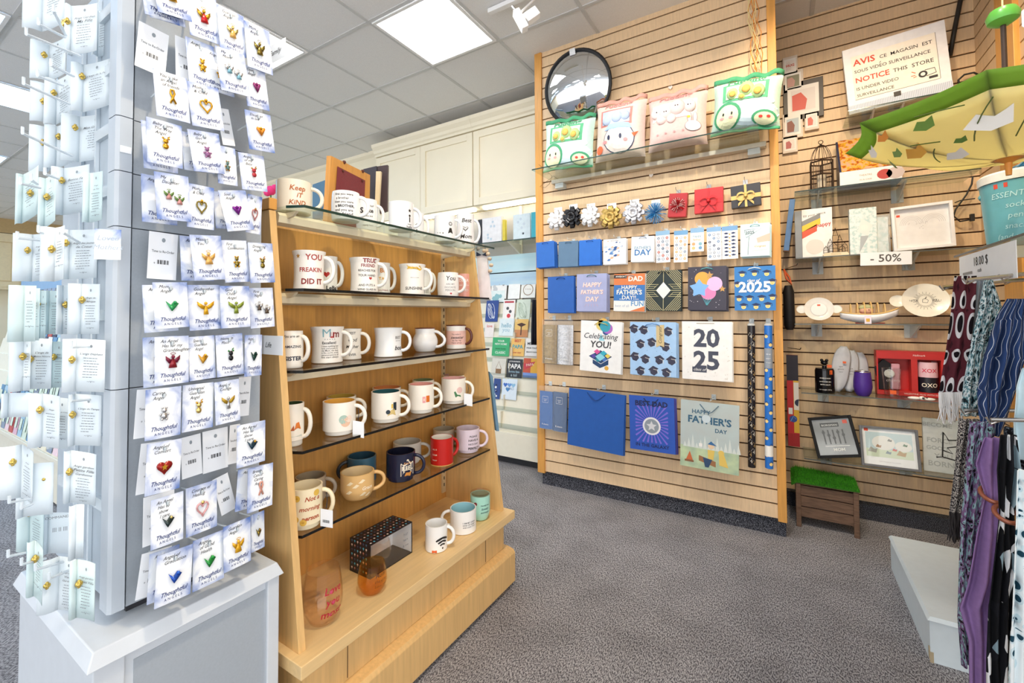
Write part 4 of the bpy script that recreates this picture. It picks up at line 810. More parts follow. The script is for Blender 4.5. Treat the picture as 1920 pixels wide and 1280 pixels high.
def pillow(TL,TR,BL,Y,lab,cols,word,kind,dp=.085):
    mt,w,h=yplace(TL,TR,BL,Y);w*=.97;dz=max(0,zsh+.004-(mt.translation.z-h/2*mt[2][2]-abs(mt[2][0])*w/2+.012));h-=dz;mt=MX.Translation((0,0,dz/2))@mt;t=TH('snack_pillow',lab,'pillow',mat=mt,group=None)
    base,trim,win,belly=[M('plush_'+c,c,.85,var=.05,scale=60,bump=.3) for c in cols]
    def surf(u,v,s):
        x=(u-.5)*2;z=(v-.5)*2;e=max(0,(1-abs(x)**3.0))*max(0,(1-abs(z)**3.4));k=1-.06*(1-abs(z)**2)-.0
        return V((x*w/2*(1-.06*(1-z*z)),s*dp*e**.55,z*h/2*(1-.05*(1-x*x))))
    b=MB(base).grid(lambda u,v:surf(u,v,-1),20,20);b.grid(lambda u,v:surf(1-u,v,1),20,20);t.add('cushion',b,smooth=True)
    def front(x,z,o=.002): # normalised -1..1
        p=surf(x/2+.5,z/2+.5,-1);return V((p.x,p.y-o,p.z))
    def patch(mat,pts,o=.002,name='print',pm=None):
        pm=pm or MB();pm.use(mat);cx=sum(p[0] for p in pts)/len(pts);cz=sum(p[1] for p in pts)/len(pts);vs=[front(cx,cz,o)];n=len(pts);fs=[];RN=4
        for r in range(1,RN+1):
            vs+=[front(cx+(x-cx)*r/RN,cz+(z-cz)*r/RN,o) for x,z in pts]
        for j in range(n): fs.append((0,1+j,1+(j+1)%n))
        for r in range(RN-1):
            for j in range(n): fs.append((1+r*n+j,1+(r+1)*n+j,1+(r+1)*n+(j+1)%n,1+r*n+(j+1)%n))
        pm.add(vs,fs);return pm
    def el(cx,cz,rx,rz,n=20,a0=0): return [(cx+rx*math.cos(2*math.pi*k/n),cz+rz*math.sin(2*math.pi*k/n)) for k in range(n)]
    def seg(x0,x1,z0,z1,n=5): return [(x0+(x1-x0)*k/n,z1) for k in range(n)]+[(x1,z1+(z0-z1)*k/n) for k in range(n)]+[(x1+(x0-x1)*k/n,z0) for k in range(n)]+[(x0,z0+(z1-z0)*k/n) for k in range(n)]
    pm=MB();INKB=M('ink_black','222226',.6,var=0);PINKC=M('blush','f0a0a0',.8)
    if kind=='avo':
        patch(win,seg(-.68,.66,.02,.72),.003,pm=pm);patch(M('window_clear','d9e6c8',.3),seg(-.58,.56,.1,.64),.005,pm=pm)
        patch(M('plush_cfe6ee','cfe6ee',.8),el(.2,-.5,.8,.42),.003,pm=pm);patch(trim,el(-.5,-.5,.42,.5),.005,pm=pm);patch(belly,el(-.5,-.54,.34,.42),.007,pm=pm)
        patch(trim,el(.58,-.72,.36,.26),.006,pm=pm);patch(belly,el(.58,-.75,.29,.2),.008,pm=pm)
        for q in (-.62,-.36): patch(INKB,el(q,-.46,.03,.06,8),.009,pm=pm);patch(PINKC,el(q*1.06-.0,-.6,.07,.05,8),.009,pm=pm)
        for q in (.48,.7): patch(M('heart_red','d8443a',.7),el(q,-.7,.06,.05,8),.01,pm=pm)
        for q in (-.4,.3): patch(M('white_stripe','f0f6f4',.8),el(q+.45,-.12,.12,.1,8),.004,pm=pm)
    elif kind=='bird':
        patch(win,seg(-.68,.6,.06,.66),.003,pm=pm);patch(M('window_blue','c2d2ea',.3),seg(-.6,.52,.12,.6),.005,pm=pm)
        patch(M('bird_outline','3b4a6a',.8),el(.1,-.42,.62,.5),.003,pm=pm);patch(belly,el(.1,-.42,.59,.475),.005,pm=pm)
        patch(M('hat_blue','a8c8ea',.8),[( -.5,-.1),(-.3,.12),(.1,.14),(.5,.08),(.62,-.12),(.1,-.06)],.007,pm=pm)
        for q in (-.3,.18): patch(M('eye_navy','2b3350',.5),el(q,-.36,.055,.09,10),.008,pm=pm)
        for q in (-.46,.38): patch(PINKC,el(q,-.5,.09,.06,8),.008,pm=pm)
        patch(M('beak_orange','e8754a',.7),[(.62,-.3),(.86,-.22),(.7,-.42)],.009,pm=pm);patch(M('beak_orange','e8754a',.7),el(-.72,-.7,.16,.14,8),.006,pm=pm)
    else:
        patch(M('window_pinkish','f3dcd4',.35),seg(-.8,.75,-.05,.6),.003,pm=pm)
        patch(M('bunny_line','8a7474',.8),el(.62,-.42,.26,.2),.003,pm=pm);patch(belly,el(.62,-.42,.245,.185),.005,pm=pm)
        for q in (.52,.7): patch(M('bunny_line','8a7474',.8),el(q,-.12,.07,.2,12),.004,pm=pm);patch(belly,el(q,-.12,.058,.185,12),.006,pm=pm)
        for q in (-.6,-.3,0,.3): patch(M('heart_pink','e8a8a8',.8),el(q,-.55,.04,.03,8),.005,pm=pm)
        for q,z_ in ((.35,.2),(.3,-.1)): patch(M('yellow_bit','e0c040',.7),el(q+.2,z_,.06,.05,8),.008,pm=pm)
    t.add('print',pm)
    # little plush balls in the window
    bl=MB()
    if kind=='avo':
        for (x,z,r) in ((-.38,.3,.17),(.02,.42,.22),(.36,.28,.2),(-.1,.16,.12)):
            p=front(x,z,.002);plush(bl,p,r*w/2,M('plush_avo','a9c98a',.8),12,1,.45,1.1);plush(bl,p+V((0,-r*w*.22,-.004)),r*w*.28,M('plush_yolk','e9b45a',.8),10,1,.4,1)
    elif kind=='bird':
        for (x,z,r) in ((-.4,.26,.19),(0,.34,.22),(.34,.34,.18)): plush(bl,front(x,z,.002),r*w/2,M('plush_bluegrey','b9c9e2',.85),12,1,.5,1)
    else:
        for (x,z,r) in ((-.66,.26,.18),(-.3,.2,.2),(.1,.34,.26),(.52,.3,.2),(-.45,-.0,.18),(-.1,-.04,.16)):
            plush(bl,front(x,z,.002),r*w/2,M('plush_blush','f4dcd6',.85),12,1,.5,1)
            if z>.1:
                for q in (-.04,.04): plush(bl,front(x+q,z+.03,.002)+V((0,-r*w*.24,0)),.0035,INKB,6)
    t.add('plush_toys',bl,smooth=True)
    tb=MB(trim)
    tb.grid(lambda u,v:surf(u,.985,-1)+V((0,-.004+.01*math.sin(u*19),.024*v+.004*math.sin(u*23))),24,2);t.add('top_frill',tb,smooth=True,solid=.004)
    if kind=='avo': tb=MB(trim).grid(lambda u,v:surf(u,.015,-1)+V((0,-.004+.008*math.sin(u*17),-.014*v)),24,2);t.add('bottom_frill',tb,smooth=True,solid=.004)
    t.add('lettering',MB(M('word_'+cols[1],'4f9a6e' if kind=='avo' else 'd89a92',.7)).text(word,0,0,.01,0,width=1.1,bold=.03,mp=lambda a,b:tuple(front(a,.83+b*.8,.004))))
    return t
GR=('c3e2d2','479a70','5cae82','e8ecc2')
pillow((1022,234),(1119,218),(1018,322),2.64,'small green pillow with avocado print under the mirror',GR,'Pudding','avo',.06)
pillow((1118,202),(1215,183),(1116,312),2.64,'pink and cream pillow with a round blue-hatted bird face',('f0d9cc','e3a898','dd8f84','f6ece0'),'Pudding','bird')
pillow((1215,192),(1330,166),(1214,300),2.63,'pale pink pillow with plush balls and a rabbit drawing',('efc9c0','e6b0a2','e6a698','f6e8e0'),'Pudding','bun')
pillow((1336,160),(1471,140),(1332,272),2.6,'large green pillow with avocado print beside the wooden post',GR,'Pudding','avo')
# raffia and heart hangers
RAF=M('raffia_orange','e0913a',.7,var=.3,scale=90);RAF2=M('raffia_straw','ecd9a0',.7)
rb=MB(RAF)
for k in range(9):
    x=1412+RND.uniform(-9,9);pts=[]
    for q in range(9): pts.append(onY(x+RND.uniform(-7,7)+q*1.2,-20+q*20,2.765-.012*RND.random()))
    rb.use(RAF if k%2 else RAF2).tube(pts,.0022,5)
one('raffia_garland',rb,'twisted orange raffia strands hanging down onto the large pillow','garland',onY(1414,60,2.765),smooth=True)
for x,y,l in ((1408,18,'beside the raffia at the top'),(1257,160,'above the pale pink pillow'),(1221,325,'below the pillow shelf')):
    b=MB(M('heart_white','efe2d6',.6)).tube([onY(x-4,y-22,D-.008),onY(x,y-2,D-.01)],.001,4);c=onY(x,y+4,D-.012)
    b.prism([(c.x+.001*p[0],c.z+.001*p[1]) for p in [(16*math.sin(q)**3*.8,.8*(13*math.cos(q)-5*math.cos(2*q)-2*math.cos(3*q)-math.cos(4*q))) for q in [2*math.pi*k/20 for k in range(20)]]],c.y-.002,c.y+.001)
    one('heart_hanger',b,'small wooden heart hanging '+l,'ornament',c)
p=[onY(x,y,D-.02) for x,y in ((1010,302+6),(1022,318),(1035,330),(1030,345),(1022,352),(1012,350))]
one('cord',MB(M('cord_brown','5a3a22',.6)).tube(p+[onY(1038,330,D-.03),onY(1060,345,D-.03),onY(1100,340,D-.03),onY(1122,326,D-.03)],.0012,5),'thin brown cord dangling below the pillow shelf','cord',p[0])
HOOK=M('hook_chrome','b9b6b2',.25,.9);PLH=M('hook_clear','E8F1F4',.12,alpha=.65)
def hook(x,y,Y,lab,mat=None):
    p=onY(x,y,Y)
    return one('display_hook',MB(mat or HOOK).tube([(p.x,D+.002,p.z+.006),(p.x,Y-.012,p.z+.004),(p.x,Y-.016,p.z+.016)],.0017,6).box(p.x-.012,p.x+.012,D-.004,D-.0005,p.z-.01,p.z+.02),lab,'hook',p)
# bows
YB=2.735
def bow(x,y,r,col,lab,kind='loops',metal=.0):
    c=onY(x,y,YB);mt=M('bow_'+col,col,.3,metal,var=.08,scale=80)
    t=TH('gift_bow',lab,'bow',c);R=(onY(x+r,y,YB).x-c.x)*(1.0 if kind=='pom' else 1.22);b=MB(mt)
    if kind=='pom':
        for k in range(190):
            a=RND.uniform(0,2*math.pi);ph=RND.uniform(-.2,1.35);d=V((math.cos(a)*math.cos(ph),-math.sin(ph)*.8,math.sin(a)*math.cos(ph)))
            b.use(mt if k%3 else M('bow_tip_'+col,'8fc4e0' if col!='b01c22' else 'd0423c',.3)).tube([c,c+d*R*.95,c+d*R+V((0,0,-.002))],[.001,.0013,.0016],4)
    else:
        for ring,(n,rad,tilt) in enumerate(((8,1.0,.15),(7,.88,.55),(6,.66,.95),(4,.4,1.35))):
            for k in range(n):
                a=2*math.pi*(k+ring*.4)/n;d=V((math.cos(a)*math.cos(tilt),-math.sin(tilt),math.sin(a)*math.cos(tilt)));side=V((-math.sin(a),0,math.cos(a)));up=d.cross(side)
                wd=R*.46
                def f(u,v): 
                    q=math.pi*2*u;return c+d*(R*rad*(.5-.5*math.cos(q)))+up*(R*.16*math.sin(q))+side*(wd*(v-.5)*(1.0+.25*math.cos(q)))
                b.grid(f,12,2)
    t.add('loops',b,smooth=kind!='pom');t.add('backing_card',MB(PAPER).box(c.x-R*.4,c.x+R*.4,YB+.012,YB+.013,c.z,c.z+R*1.25))
for a in [(1045,413,15,'e9e6e4','loose white bow at the left end of the bow row'),(1074,408,16,'17161a','shiny black bow in the bow row'),(1107,406,16,'f2f0ee','curly pearl white bow right of the black bow'),(1146,408,18,'c9a85e','gold satin bow in the bow row','loops',.5),(1189,400,18,'d4d3d6','silver satin bow between the gold and blue bows','loops',.5),(1229,399,21,'2f86c4','bright blue tinsel pompom bow','pom')]:
    bow(*a);hook(a[0]-3,a[1]-a[2]-2,YB,'metal hook holding the '+' '.join(a[4].split()[:4]))
def gbox(TL,TR,BL,Y,dep,col,lab,kind):
    mt,w,h=yplace(TL,TR,BL,Y);t=TH('gift_box',lab,'gift box',mat=mt);m_=M('giftbox_'+col,col,.4)
    t.add('carton',MB(m_).box(-w/2,w/2,0,dep,-h/2,h/2),bev=.002)
    if kind=='pom':
        b=MB()
        for k in range(150):
            a=RND.uniform(0,2*math.pi);ph=RND.uniform(0,1.3);d=V((math.cos(a)*math.cos(ph),-math.sin(ph)*.7,math.sin(a)*math.cos(ph)))
            b.use(M('bow_b01c22','b01c22',.3) if k%3 else M('tip_white','f0d9d4',.4)).tube([V((0,-.002,0)),d*w*.43],[.001,.0013],4)
        t.add('pompom',b);return
    rc='c01e24' if kind=='red' else 'd0b06a';rm=M('ribbon_'+rc,rc,.35,.3 if kind!='red' else 0)
    t.add('ribbon',MB(rm).box(-w*.04,w*.04,-.0015,-.0003,-h/2,h/2).box(-w/2,w/2,-.0015,-.0003,-h*.13,h*.05))
    b=MB(rm)
    for s in (-1,1):
        b.grid(lambda u,v:V((s*w*.3*(.5-.5*math.cos(2*math.pi*u)),-.004-.012*abs(math.sin(math.pi*u)),-h*.03+h*.16*math.sin(2*math.pi*u)+(v-.5)*h*.09)),14,2)
        b.grid(lambda u,v:V((s*w*.26*u,-.004-.006*u,-h*.05-h*.34*u+(v-.5)*h*.12)),8,2)
    b.sphere((0,-.01,-h*.03),h*.08,10);t.add('bow',b,smooth=True)
gbox((1254,362),(1288,362),(1253,406),2.73,.04,'b5242a','small red gift box with red tinsel pompom','pom')
gbox((1301,355),(1355,350),(1303,400),2.73,.03,'c3262c','red gift box tied with a red ribbon bow','red')
gbox((1369,350),(1425,341),(1372,391),2.73,.03,'2a2a30','charcoal gift box tied with a gold ribbon bow','gold')
for x,y,l in ((1268,357,'the pompom gift box'),(1326,347,'the red bow gift box'),(1396,338,'the charcoal gift box')): hook(x,y,2.73,'metal hook above '+l)
# gift bags
def bag(TL,TR,BL,lab,col,Y=2.715,dep=.014,n=1,hcol=None,art=None,behind='',name='gift_bag',cat='gift bag',grain=0,hk=True,handle=1,bcol=None):
    mt,w,h=yplace(TL,TR,BL,Y);body=M('bag_'+col,col,.5,var=.04,scale=25)
    t=TH(name,lab,cat,mat=mt)
    b=MB(body).hexa([(-w/2,0,-h/2),(w/2,0,-h/2),(w/2,dep,-h/2+.003),(-w/2,dep,-h/2+.003)],[(-w/2,0,h/2),(w/2,0,h/2),(w/2,.002,h/2),(-w/2,.002,h/2)])
    bo=t.add('body',b);t.bo=bo
    if name=='gift_bag':
        t.add('fold_crease',parent=bo,mb=MB(body).box(-w/2,w/2,-.0004,0,-h*.28,-h*.277))
    if handle:
        hm=M('cord_'+(hcol or col),hcol or col,.5)
        t.add('handle',MB(hm).tube([(-w*.16,-.001,h*.42),(-w*.12,-.006,h*.45),(0,-.01,h*.47),(w*.12,-.006,h*.45),(w*.16,-.001,h*.42)] if handle==1 else [(-w*.16,-.002,h*.46),(-w*.05,-.008,h*.36),(0,-.008,h*.34),(w*.05,-.008,h*.36),(w*.16,-.002,h*.46)],.0016 if w<.16 else .0022,6),smooth=True)
    if art: art(t,w,h)
    for k in range(n-1):
        o=TH(name,behind+(', second back','')[k>0 or n==2] if behind else lab+' (copy)',cat,mat=mt@MX.Translation(((k+1)*.004,dep*(k+1)+.001+.001*k,-.0035*(k+1))),group='stacked copies behind: '+lab[:40])
        o.add('body',MB(M('bag_'+(bcol or col),bcol or col,.5,var=.04,scale=25)).hexa([(-w/2,0,-h/2),(w/2,0,-h/2),(w/2,dep-.001,-h/2),(-w/2,dep-.001,-h/2)],[(-w/2,0,h/2),(w/2,0,h/2),(w/2,.002,h/2),(-w/2,.002,h/2)]))
    if hk: hook((TL[0]+TR[0])/2,(TL[1]+TR[1])/2-2,Y,'hook carrying the '+' '.join(lab.split()[:8]),PLH)
    return t
PR=lambda c:M('ink_'+c,c,.5,var=0)
def P_(fn):
    def g(t,w,h):
        b=MB();fn(b,w,h);t.add('print',b,parent=t.bo)
    return g
def caps(b,x,z,s,y=-.0008,face=1):
    if face: b.use(PR('f0d58a')).disc(x,z-s*.25,s*.3,y,12).use(PR('8a5a2a')).disc(x-s*.1,z-s*.2,s*.035,y*1.4,6).disc(x+s*.1,z-s*.2,s*.035,y*1.4,6).stroke([(x-s*.12,z-s*.32),(x,z-s*.38),(x+s*.12,z-s*.32)],s*.04,y*1.4)
    b.use(PR('1c2f5c')).flat([(x-s*.55,z+s*.1),(x,z+s*.32),(x+s*.55,z+s*.1),(x,z-s*.1)],y*1.6).flat([(x-s*.3,z-s*.1),(x-s*.3,z+s*.05),(x,z-s*.08),(x+s*.3,z+s*.05),(x+s*.3,z-s*.1)],y*1.5).stroke([(x+s*.5,z+s*.1),(x+s*.5,z-s*.25)],s*.05,y*1.7)
def bcap(b,x,z,s,rot,y=-.0008,c='3a3a4e'):
    def R_(p): return (x+(p[0]*math.cos(rot)-p[1]*math.sin(rot))*s,z+(p[0]*math.sin(rot)+p[1]*math.cos(rot))*s)
    b.use(PR(c)).flat([R_(p) for p in ((-.6,.15),(.05,.5),(.6,.1),(-.05,-.25))],y).flat([R_(p) for p in ((-.42,-.0),(-.05,-.25),(.4,-.0),(.38,-.4),(-.05,-.62),(-.4,-.35))],y*.8)
    b.use(PR('e9e2d2')).stroke([R_(p) for p in ((.0,.12),(.42,-.05),(.5,-.45))],s*.05,y*1.5)
# row two
bag((1005,455),(1039,451),(1006,502),'small plain blue gift bag at the far left of the small bag row','2a6cc4',n=3,hcol='1d4f9a',behind='small blue bag stacked behind the far left one',Y=2.71)
bag((1047,453),(1084,451),(1047,500),'small slate blue gift bag between two blue bags','5f7f9c',n=2,hcol='4a667f',behind='slate bag stacked behind the small slate one',Y=2.71)
bag((1086,451),(1126,447.5),(1085.5,498),'small plain blue gift bag right of the slate one','2a72d0',n=2,hcol='1d4f9a',behind='small blue bag stacked behind the one right of slate',Y=2.71)
def a_(b,w,h):
    for k in range(26): b.use(PR(('4a7fc0','8fb2d8','e8b890','2f5a98','c9d8ea')[k%5])).flat([(x_,z_) for x_,z_ in ((lambda cx,cz,r:[(cx-r,cz-r*.3),(cx,cz+r*.5),(cx+r,cz+r*.2),(cx+r*.2,cz-r*.5)])(RND.uniform(-.4,.4)*w,RND.uniform(-.42,.42)*h,w*RND.uniform(.04,.1)))],-.0008-.0001*k)
bag((1131,449),(1174,446),(1131,496),'small white gift bag splashed with blue brush marks','f3f1ee',n=2,art=P_(a_),behind='white splashed bag behind the small splashed one')
def a_(b,w,h): b.use(PR('8fb0c4')).text("FATHER'S",0,h*.05,.01,-.001,width=w*.72,bold=.02).use(PR('2f78b8')).text('DAY',0,-h*.14,.01,-.001,width=w*.72,bold=.035)
bag((1184,444),(1227,442),(1183,491),"small white gift bag reading Father's Day in blue",'f6f5f3',hcol='3a78b0',n=2,art=P_(a_),behind="white bag behind the small Father's Day one")
def sheet(cols,hdr,kind):
    def fn(b,w,h):
        b.use(PR(hdr)).rect(-w/2,w/2,h*.36,h/2,-.0006)
        for i in range(3):
            for j in range(7):
                x=(-.3+.3*i)*w;z=(.27-.11*j)*h;c=cols[(i+j*2)%len(cols)]
                if kind=='cap':
                    if i<2: caps(b,(-.22+.44*i)*w,z,w*.3,-.0008,0)
                    else: b.use(PR('e2a23a')).disc(0,z-h*.02,w*.05,-.0008,8)
                else: b.use(PR(c)).disc(x,z,w*.1,-.0008,10);b.use(PR('f7f7f5')).disc(x,z,w*(.07 if (i+j)%2 else .03),-.001,10)
    return P_(fn)
SK=dict(name='sticker_sheet',cat='sticker sheet',dep=.003,handle=0)
bag((1229.5,434),(1256,431),(1230,493),'sticker sheet with grey and red round doodles, left of the sheets','f4f5f6',art=sheet(['8a97a8','5a6a80','c06a5a'],'8fb6d4','dot'),**SK)
bag((1264,433),(1290,431),(1263,492),'sticker sheet with orange and grey dots, second of the sheets','f4f5f6',art=sheet(['d89a50','8a97a8','e0b070'],'6fa2cc','dot'),**SK)
def a_(b,w,h):
    b.use(PR('86aed0')).rect(-w/2,w/2,h*.3,h/2,-.0006)
    b.use(PR('5a92a8')).text('happy',0,h*.15,.01,-.001,width=w*.6).use(PR('d89a50')).text('father',0,0,.01,-.001,width=w*.6)
    for k,c in enumerate(('d4a070','7fb0c0','e0c080','6a9ac0')): b.use(PR(c)).disc((-.25+.5*(k%2))*w,(-.18-.17*(k//2))*h,w*.13,-.001,12)
bag((1294.5,428),(1320,426),(1294,472),'shorter sticker sheet with pastel words between the dot sheets','f4f6f4',art=P_(a_),**SK)
bag((1325,427),(1352,424),(1326,488),'sticker sheet with blue and grey doodles left of the cap sheet','f2f4f6',art=sheet(['6a8ab0','4a5a78','a0a8b4'],'7fa8d0','dot'),**SK)
bag((1353,425),(1383,422),(1354,486),'sticker sheet with rows of graduation caps','f4f4f2',art=sheet(['1c2f5c'],'6f9cc8','cap'),**SK)
def a_(b,w,h):
    b.use(PR('f0b9a8')).flat([(0.05*w,.05*h),(.5*w,.18*h),(.5*w,-.06*h),(.1*w,-.12*h)],-.0008)
    b.use(PR('f4efe2')).flat([(-.14*w,-.12*h),(.44*w,-.06*h),(.44*w,-.3*h),(-.1*w,-.34*h)],-.001).use(PR('4a4a50'))
    b.stroke([(-.36*w,.32*h),(.22*w,.34*h),(-.3*w,.08*h),(-.36*w,.32*h)],.0018,-.0014);b.stroke([(-.2*w,.1*h),(-.24*w,-.45*h)],.0018,-.0012)
    b.text('2025',-.17*w,.23*h,.01,-.0016,width=w*.3,bold=.01,rot=.06).use(PR('b8862a')).text('Congrats',.17*w,-.2*h,.01,-.0016,width=w*.38,shear=.35)
bag((1388,421),(1443,417),(1388.5,481),'pale aqua gift bag with a pennant reading 2025','cfe8ec',hcol='5aa0a8',n=3,art=P_(a_),behind='pale aqua bag behind the pennant one')
# row three
bag((1027,519),(1076,517),(1027.5,586),'medium plain blue gift bag below the small blue ones','2460b4',hcol='173f80',n=2,behind='medium blue bag behind the plain medium one')
def a_(b,w,h):
    b.use(PR('f4e2d8'))
    for k,s_ in enumerate(('HAPPY',"FATHER'S",'DAY')): b.text(s_,0,h*(.2-.19*k),.01,-.001,width=w*(.62,.74,.44)[k],bold=.03,shear=.15)
    b.use(PR('e2a8a0'))
    for k,s_ in enumerate(('HAPPY',"FATHER'S",'DAY')): b.text(s_,w*.01,h*(.193-.19*k),.01,-.0007,width=w*(.62,.74,.44)[k],bold=.035,shear=.15)
    for k in range(5): b.stroke([((-.16+.08*k)*w,-.3*h),((-.22+.11*k)*w,-.37*h)],.0015,-.001)
bag((1081.5,514),(1138,512),(1081,583),"lilac gray gift bag reading Happy Father's Day in cream script",'a9aed2',hcol='3a7a80',n=3,art=P_(a_),behind='lilac bag behind the script one')
def a_(b,w,h):
    b.use(PR('e2814a')).rect(-w/2,w/2,.2*h,.5*h,-.0006).use(PR('3c78bc')).rect(-w/2,w/2,-.22*h,.2*h,-.0006).use(PR('f2f0ea')).rect(-w/2,w/2,-.5*h,-.22*h,-.0006).use(PR('2a2226')).rect(-.5*w,-.08*w,.38*h,.47*h,-.0009)
    b.use(PR('f5efe2')).text('AWESOME',-.27*w,.425*h,.01,-.0012,width=w*.36,bold=.02).text('DAD',.2*w,.36*h,.01,-.0012,width=w*.46,bold=.035).text('...HAPPY...',0,.13*h,.01,-.001,width=w*.72,bold=.02).text("FATHER'S",0,.0,.01,-.001,width=w*.82,bold=.03).text('..DAY!!..',0,-.14*h,.01,-.001,width=w*.62,bold=.02)
    b.use(PR('5a98c8')).text('FUN',.27*w,-.3*h,.01,-.001,width=w*.4,bold=.035).use(PR('a8b8c8')).text('best of all',-.22*w,-.36*h,.01,-.001,width=w*.45).use(PR('e2814a')).flat([(.02*w,-.5*h),(.5*w,-.5*h),(.5*w,-.36*h)],-.001)
bag((1152,514),(1210,512),(1150,583),'orange and blue gift bag with stacked dad words','ecebe6',hcol='9ab0b8',n=2,art=P_(a_),behind='white bag behind the stacked dad words')
def a_(b,w,h):
    b.use(PR('d9cf9c'))
    for s in (-1,1):
        for q in (-1,1):
            for k in range(7):
                o=k*.058;b.stroke([(s*(.02+o)*w,q*.5*h),(s*.5*w,q*(.04+o)*h)],.0024,-.0008)
            for k in range(3): b.stroke([(s*.5*w,q*(.05+.05*k)*h),(s*(.28-.07*k)*w,q*(.05+.05*k)*h),(s*.2*w,q*(.12+.0*k)*h)],.0022,-.0009)
    b.stroke([(-.5*w,0),(.5*w,0)],.0026,-.0009);b.stroke([(0,-.5*h),(0,.5*h)],.0026,-.0009)
    b.use(PR('f3f1e6')).flat([(0,.21*h),(.21*w,0),(0,-.21*h),(-.21*w,0)],-.0014)
bag((1213,508),(1278,505),(1211,582),'black gift bag with gold art deco lines and white diamond','23302f',hcol='15181a',n=2,art=P_(a_),behind='black bag behind the art deco one')
def a_(b,w,h):
    for x,z,r,c in ((-.12,.22,.2,'e8a84a'),(.2,.1,.2,'e6b8e0'),(.04,-.1,.2,'e884b8'),): b.use(PR(c)).disc(x*w,z*h,r*w,-.0008-.0002*abs(x),20)
    b.use(PR('7fb4ea')).star(-.2*w,.0,.27*w,-.0014,5,.6).use(PR('c79a5a')).star(.07*w,.3*h,.11*w,-.0015).star(.4*w,-.02*h,.09*w,-.0015)
    b.use(PR('e8e4ee'))
    for k in range(34): b.disc(RND.uniform(-.46,.46)*w,RND.uniform(-.46,.46)*h,RND.uniform(.004,.013)*w,-.0007,6)
    b.use(PR('5ab0c0'))
    for k in range(5): b.stroke([((-.1+.06*k)*w,-.22*h),(.0,-.4*h)],.0022,-.0009)
bag((1290,501),(1362,498),(1290,581),'charcoal gift bag printed with colourful balloons and stars','3d3b4a',hcol='5ab0b8',n=3,art=P_(a_),behind='charcoal bag behind the balloon one',Y=2.70)
def a_(b,w,h):
    for x,z in ((-.33,.36),(0,.37),(.32,.36),(-.46,.12),(.46,.16),(-.42,-.2),(-.14,-.2),(.18,-.2),(.46,-.18),(-.3,-.38),(.03,-.38),(.34,-.36)): caps(b,x*w*.92,z*h,w*.2)
    b.use(PR('f7f5ef')).text('2025',0,.02*h,.01,-.0022,width=w*.78,bold=.035).text('class of',-.04*w,.18*h,.01,-.0022,width=w*.32,bold=.01,shear=.35)
bag((1377,501),(1454,497),(1377.5,582),'blue gift bag reading class of 2025 with cap faces','2f7ac0',hcol='f0ede2',n=1,art=P_(a_),Y=2.70)
# row four
def tissue(TL,TR,BL,lab,col,metal,foil):
    mt,w,h=yplace(TL,TR,BL,2.75);t=TH('tissue_pack',lab,'tissue paper',mat=mt);m_=M('tissue_'+col,col,.3,metal,var=.25 if foil else .06,scale=90,bump=.6 if foil else .15)
    t.add('tissue_sheet',MB(m_).grid(lambda u,v:V(((u-.5)*w,-.008*math.sin(math.pi*u)**.5-.001*math.sin(31*v+5*u),(v-.5)*h*.86-h*.06)),8,12).box(-w/2,w/2,.001,.012,-h*.49,h*.37),smooth='auto')
    t.add('wrapper',MB(M('wrapper_clear','EDEFF0',.1,alpha=.14,bump=1,scale=140)).grid(lambda u,v:V(((u-.5)*w*1.04,-.010-.002*math.sin(40*u+23*v),(v-.5)*h)),10,14))
    b=MB(PR('f2f0ec'));
    for r in ((-.22,.22,.26,.265),(-.22,.22,.12,.125),(-.22,-.21,.12,.265),(.21,.22,.12,.265)): b.rect(r[0]*w,r[1]*w,r[2]*h,r[3]*h,-.0135)
    b.text('tissue',0,.2*h,.01,-.0135,width=w*.24).text('paper',0,.165*h,.01,-.0135,width=w*.2).text('8 sheets',0,-.38*h,.01,-.0135,width=w*.5);t.add('lettering',b)
    hook((TL[0]+TR[0])/2,(TL[1]+TR[1])/2-1,2.74,'hook carrying the '+' '.join(lab.split()[:5]),PLH)
tissue((1019,598),(1045,598),(1017,681),'gold foil tissue paper pack at left','a08657',.55,1)
tissue((1047,598),(1076,598),(1044,683),'silver foil tissue paper pack beside the gold','d0d0d2',.5,1)
def a_(b,w,h):
    for x,z,r,c in ((0,.42,.12,'e9d27a'),(.1,.4,.13,'3aa0b4'),(.16,.36,.12,'b06ac0'),(.05,.46,.12,'e9b85a'),(.12,.3,.08,'2f4f8a')): b.use(PR(c)).disc(x*w,z*h,r*w,-.0008-.0003*r,16)
    b.use(PR('9fdce8')).flat([(-.0*w,.26*h),(.1*w,.12*h),(-.04*w,.12*h)],-.0012)
    b.use(PR('3a3a3e')).text('Celebrating',-.02*w,.2*h,.01,-.0014,width=w*.82,shear=.3).text('YOU!',0,.035*h,.01,-.0014,width=w*.5,bold=.035,shear=.12)
    b.use(PR('26456e')).flat([(-.28*w,-.2*h),(0,-.07*h),(.28*w,-.18*h),(.02*w,-.33*h)],-.0008).flat([(-.18*w,-.26*h),(.02*w,-.34*h),(.2*w,-.24*h),(.2*w,-.34*h),(0,-.42*h),(-.18*w,-.34*h)],-.0007)
    for x,z,r,c in ((-.08,-.1,.08,'e05a9a'),(.08,-.12,.08,'3ab0c4'),(.18,-.17,.07,'e8d05a'),(-.16,-.19,.07,'5a4aa0'),(0,-.2,.12,'8fd4e0'),(.1,-.24,.07,'4a78c0'),(-.06,-.26,.07,'2a8a9a')): b.use(PR(c)).flat([((x-r)*w,z*h),(x*w,(z+r*.6)*h),((x+r)*w,z*h),(x*w,(z-r*.7)*h)],-.001-.0003*r)
    b.use(PR('e8b04a')).disc(.16*w,-.41*h,.05*w,-.001,12)
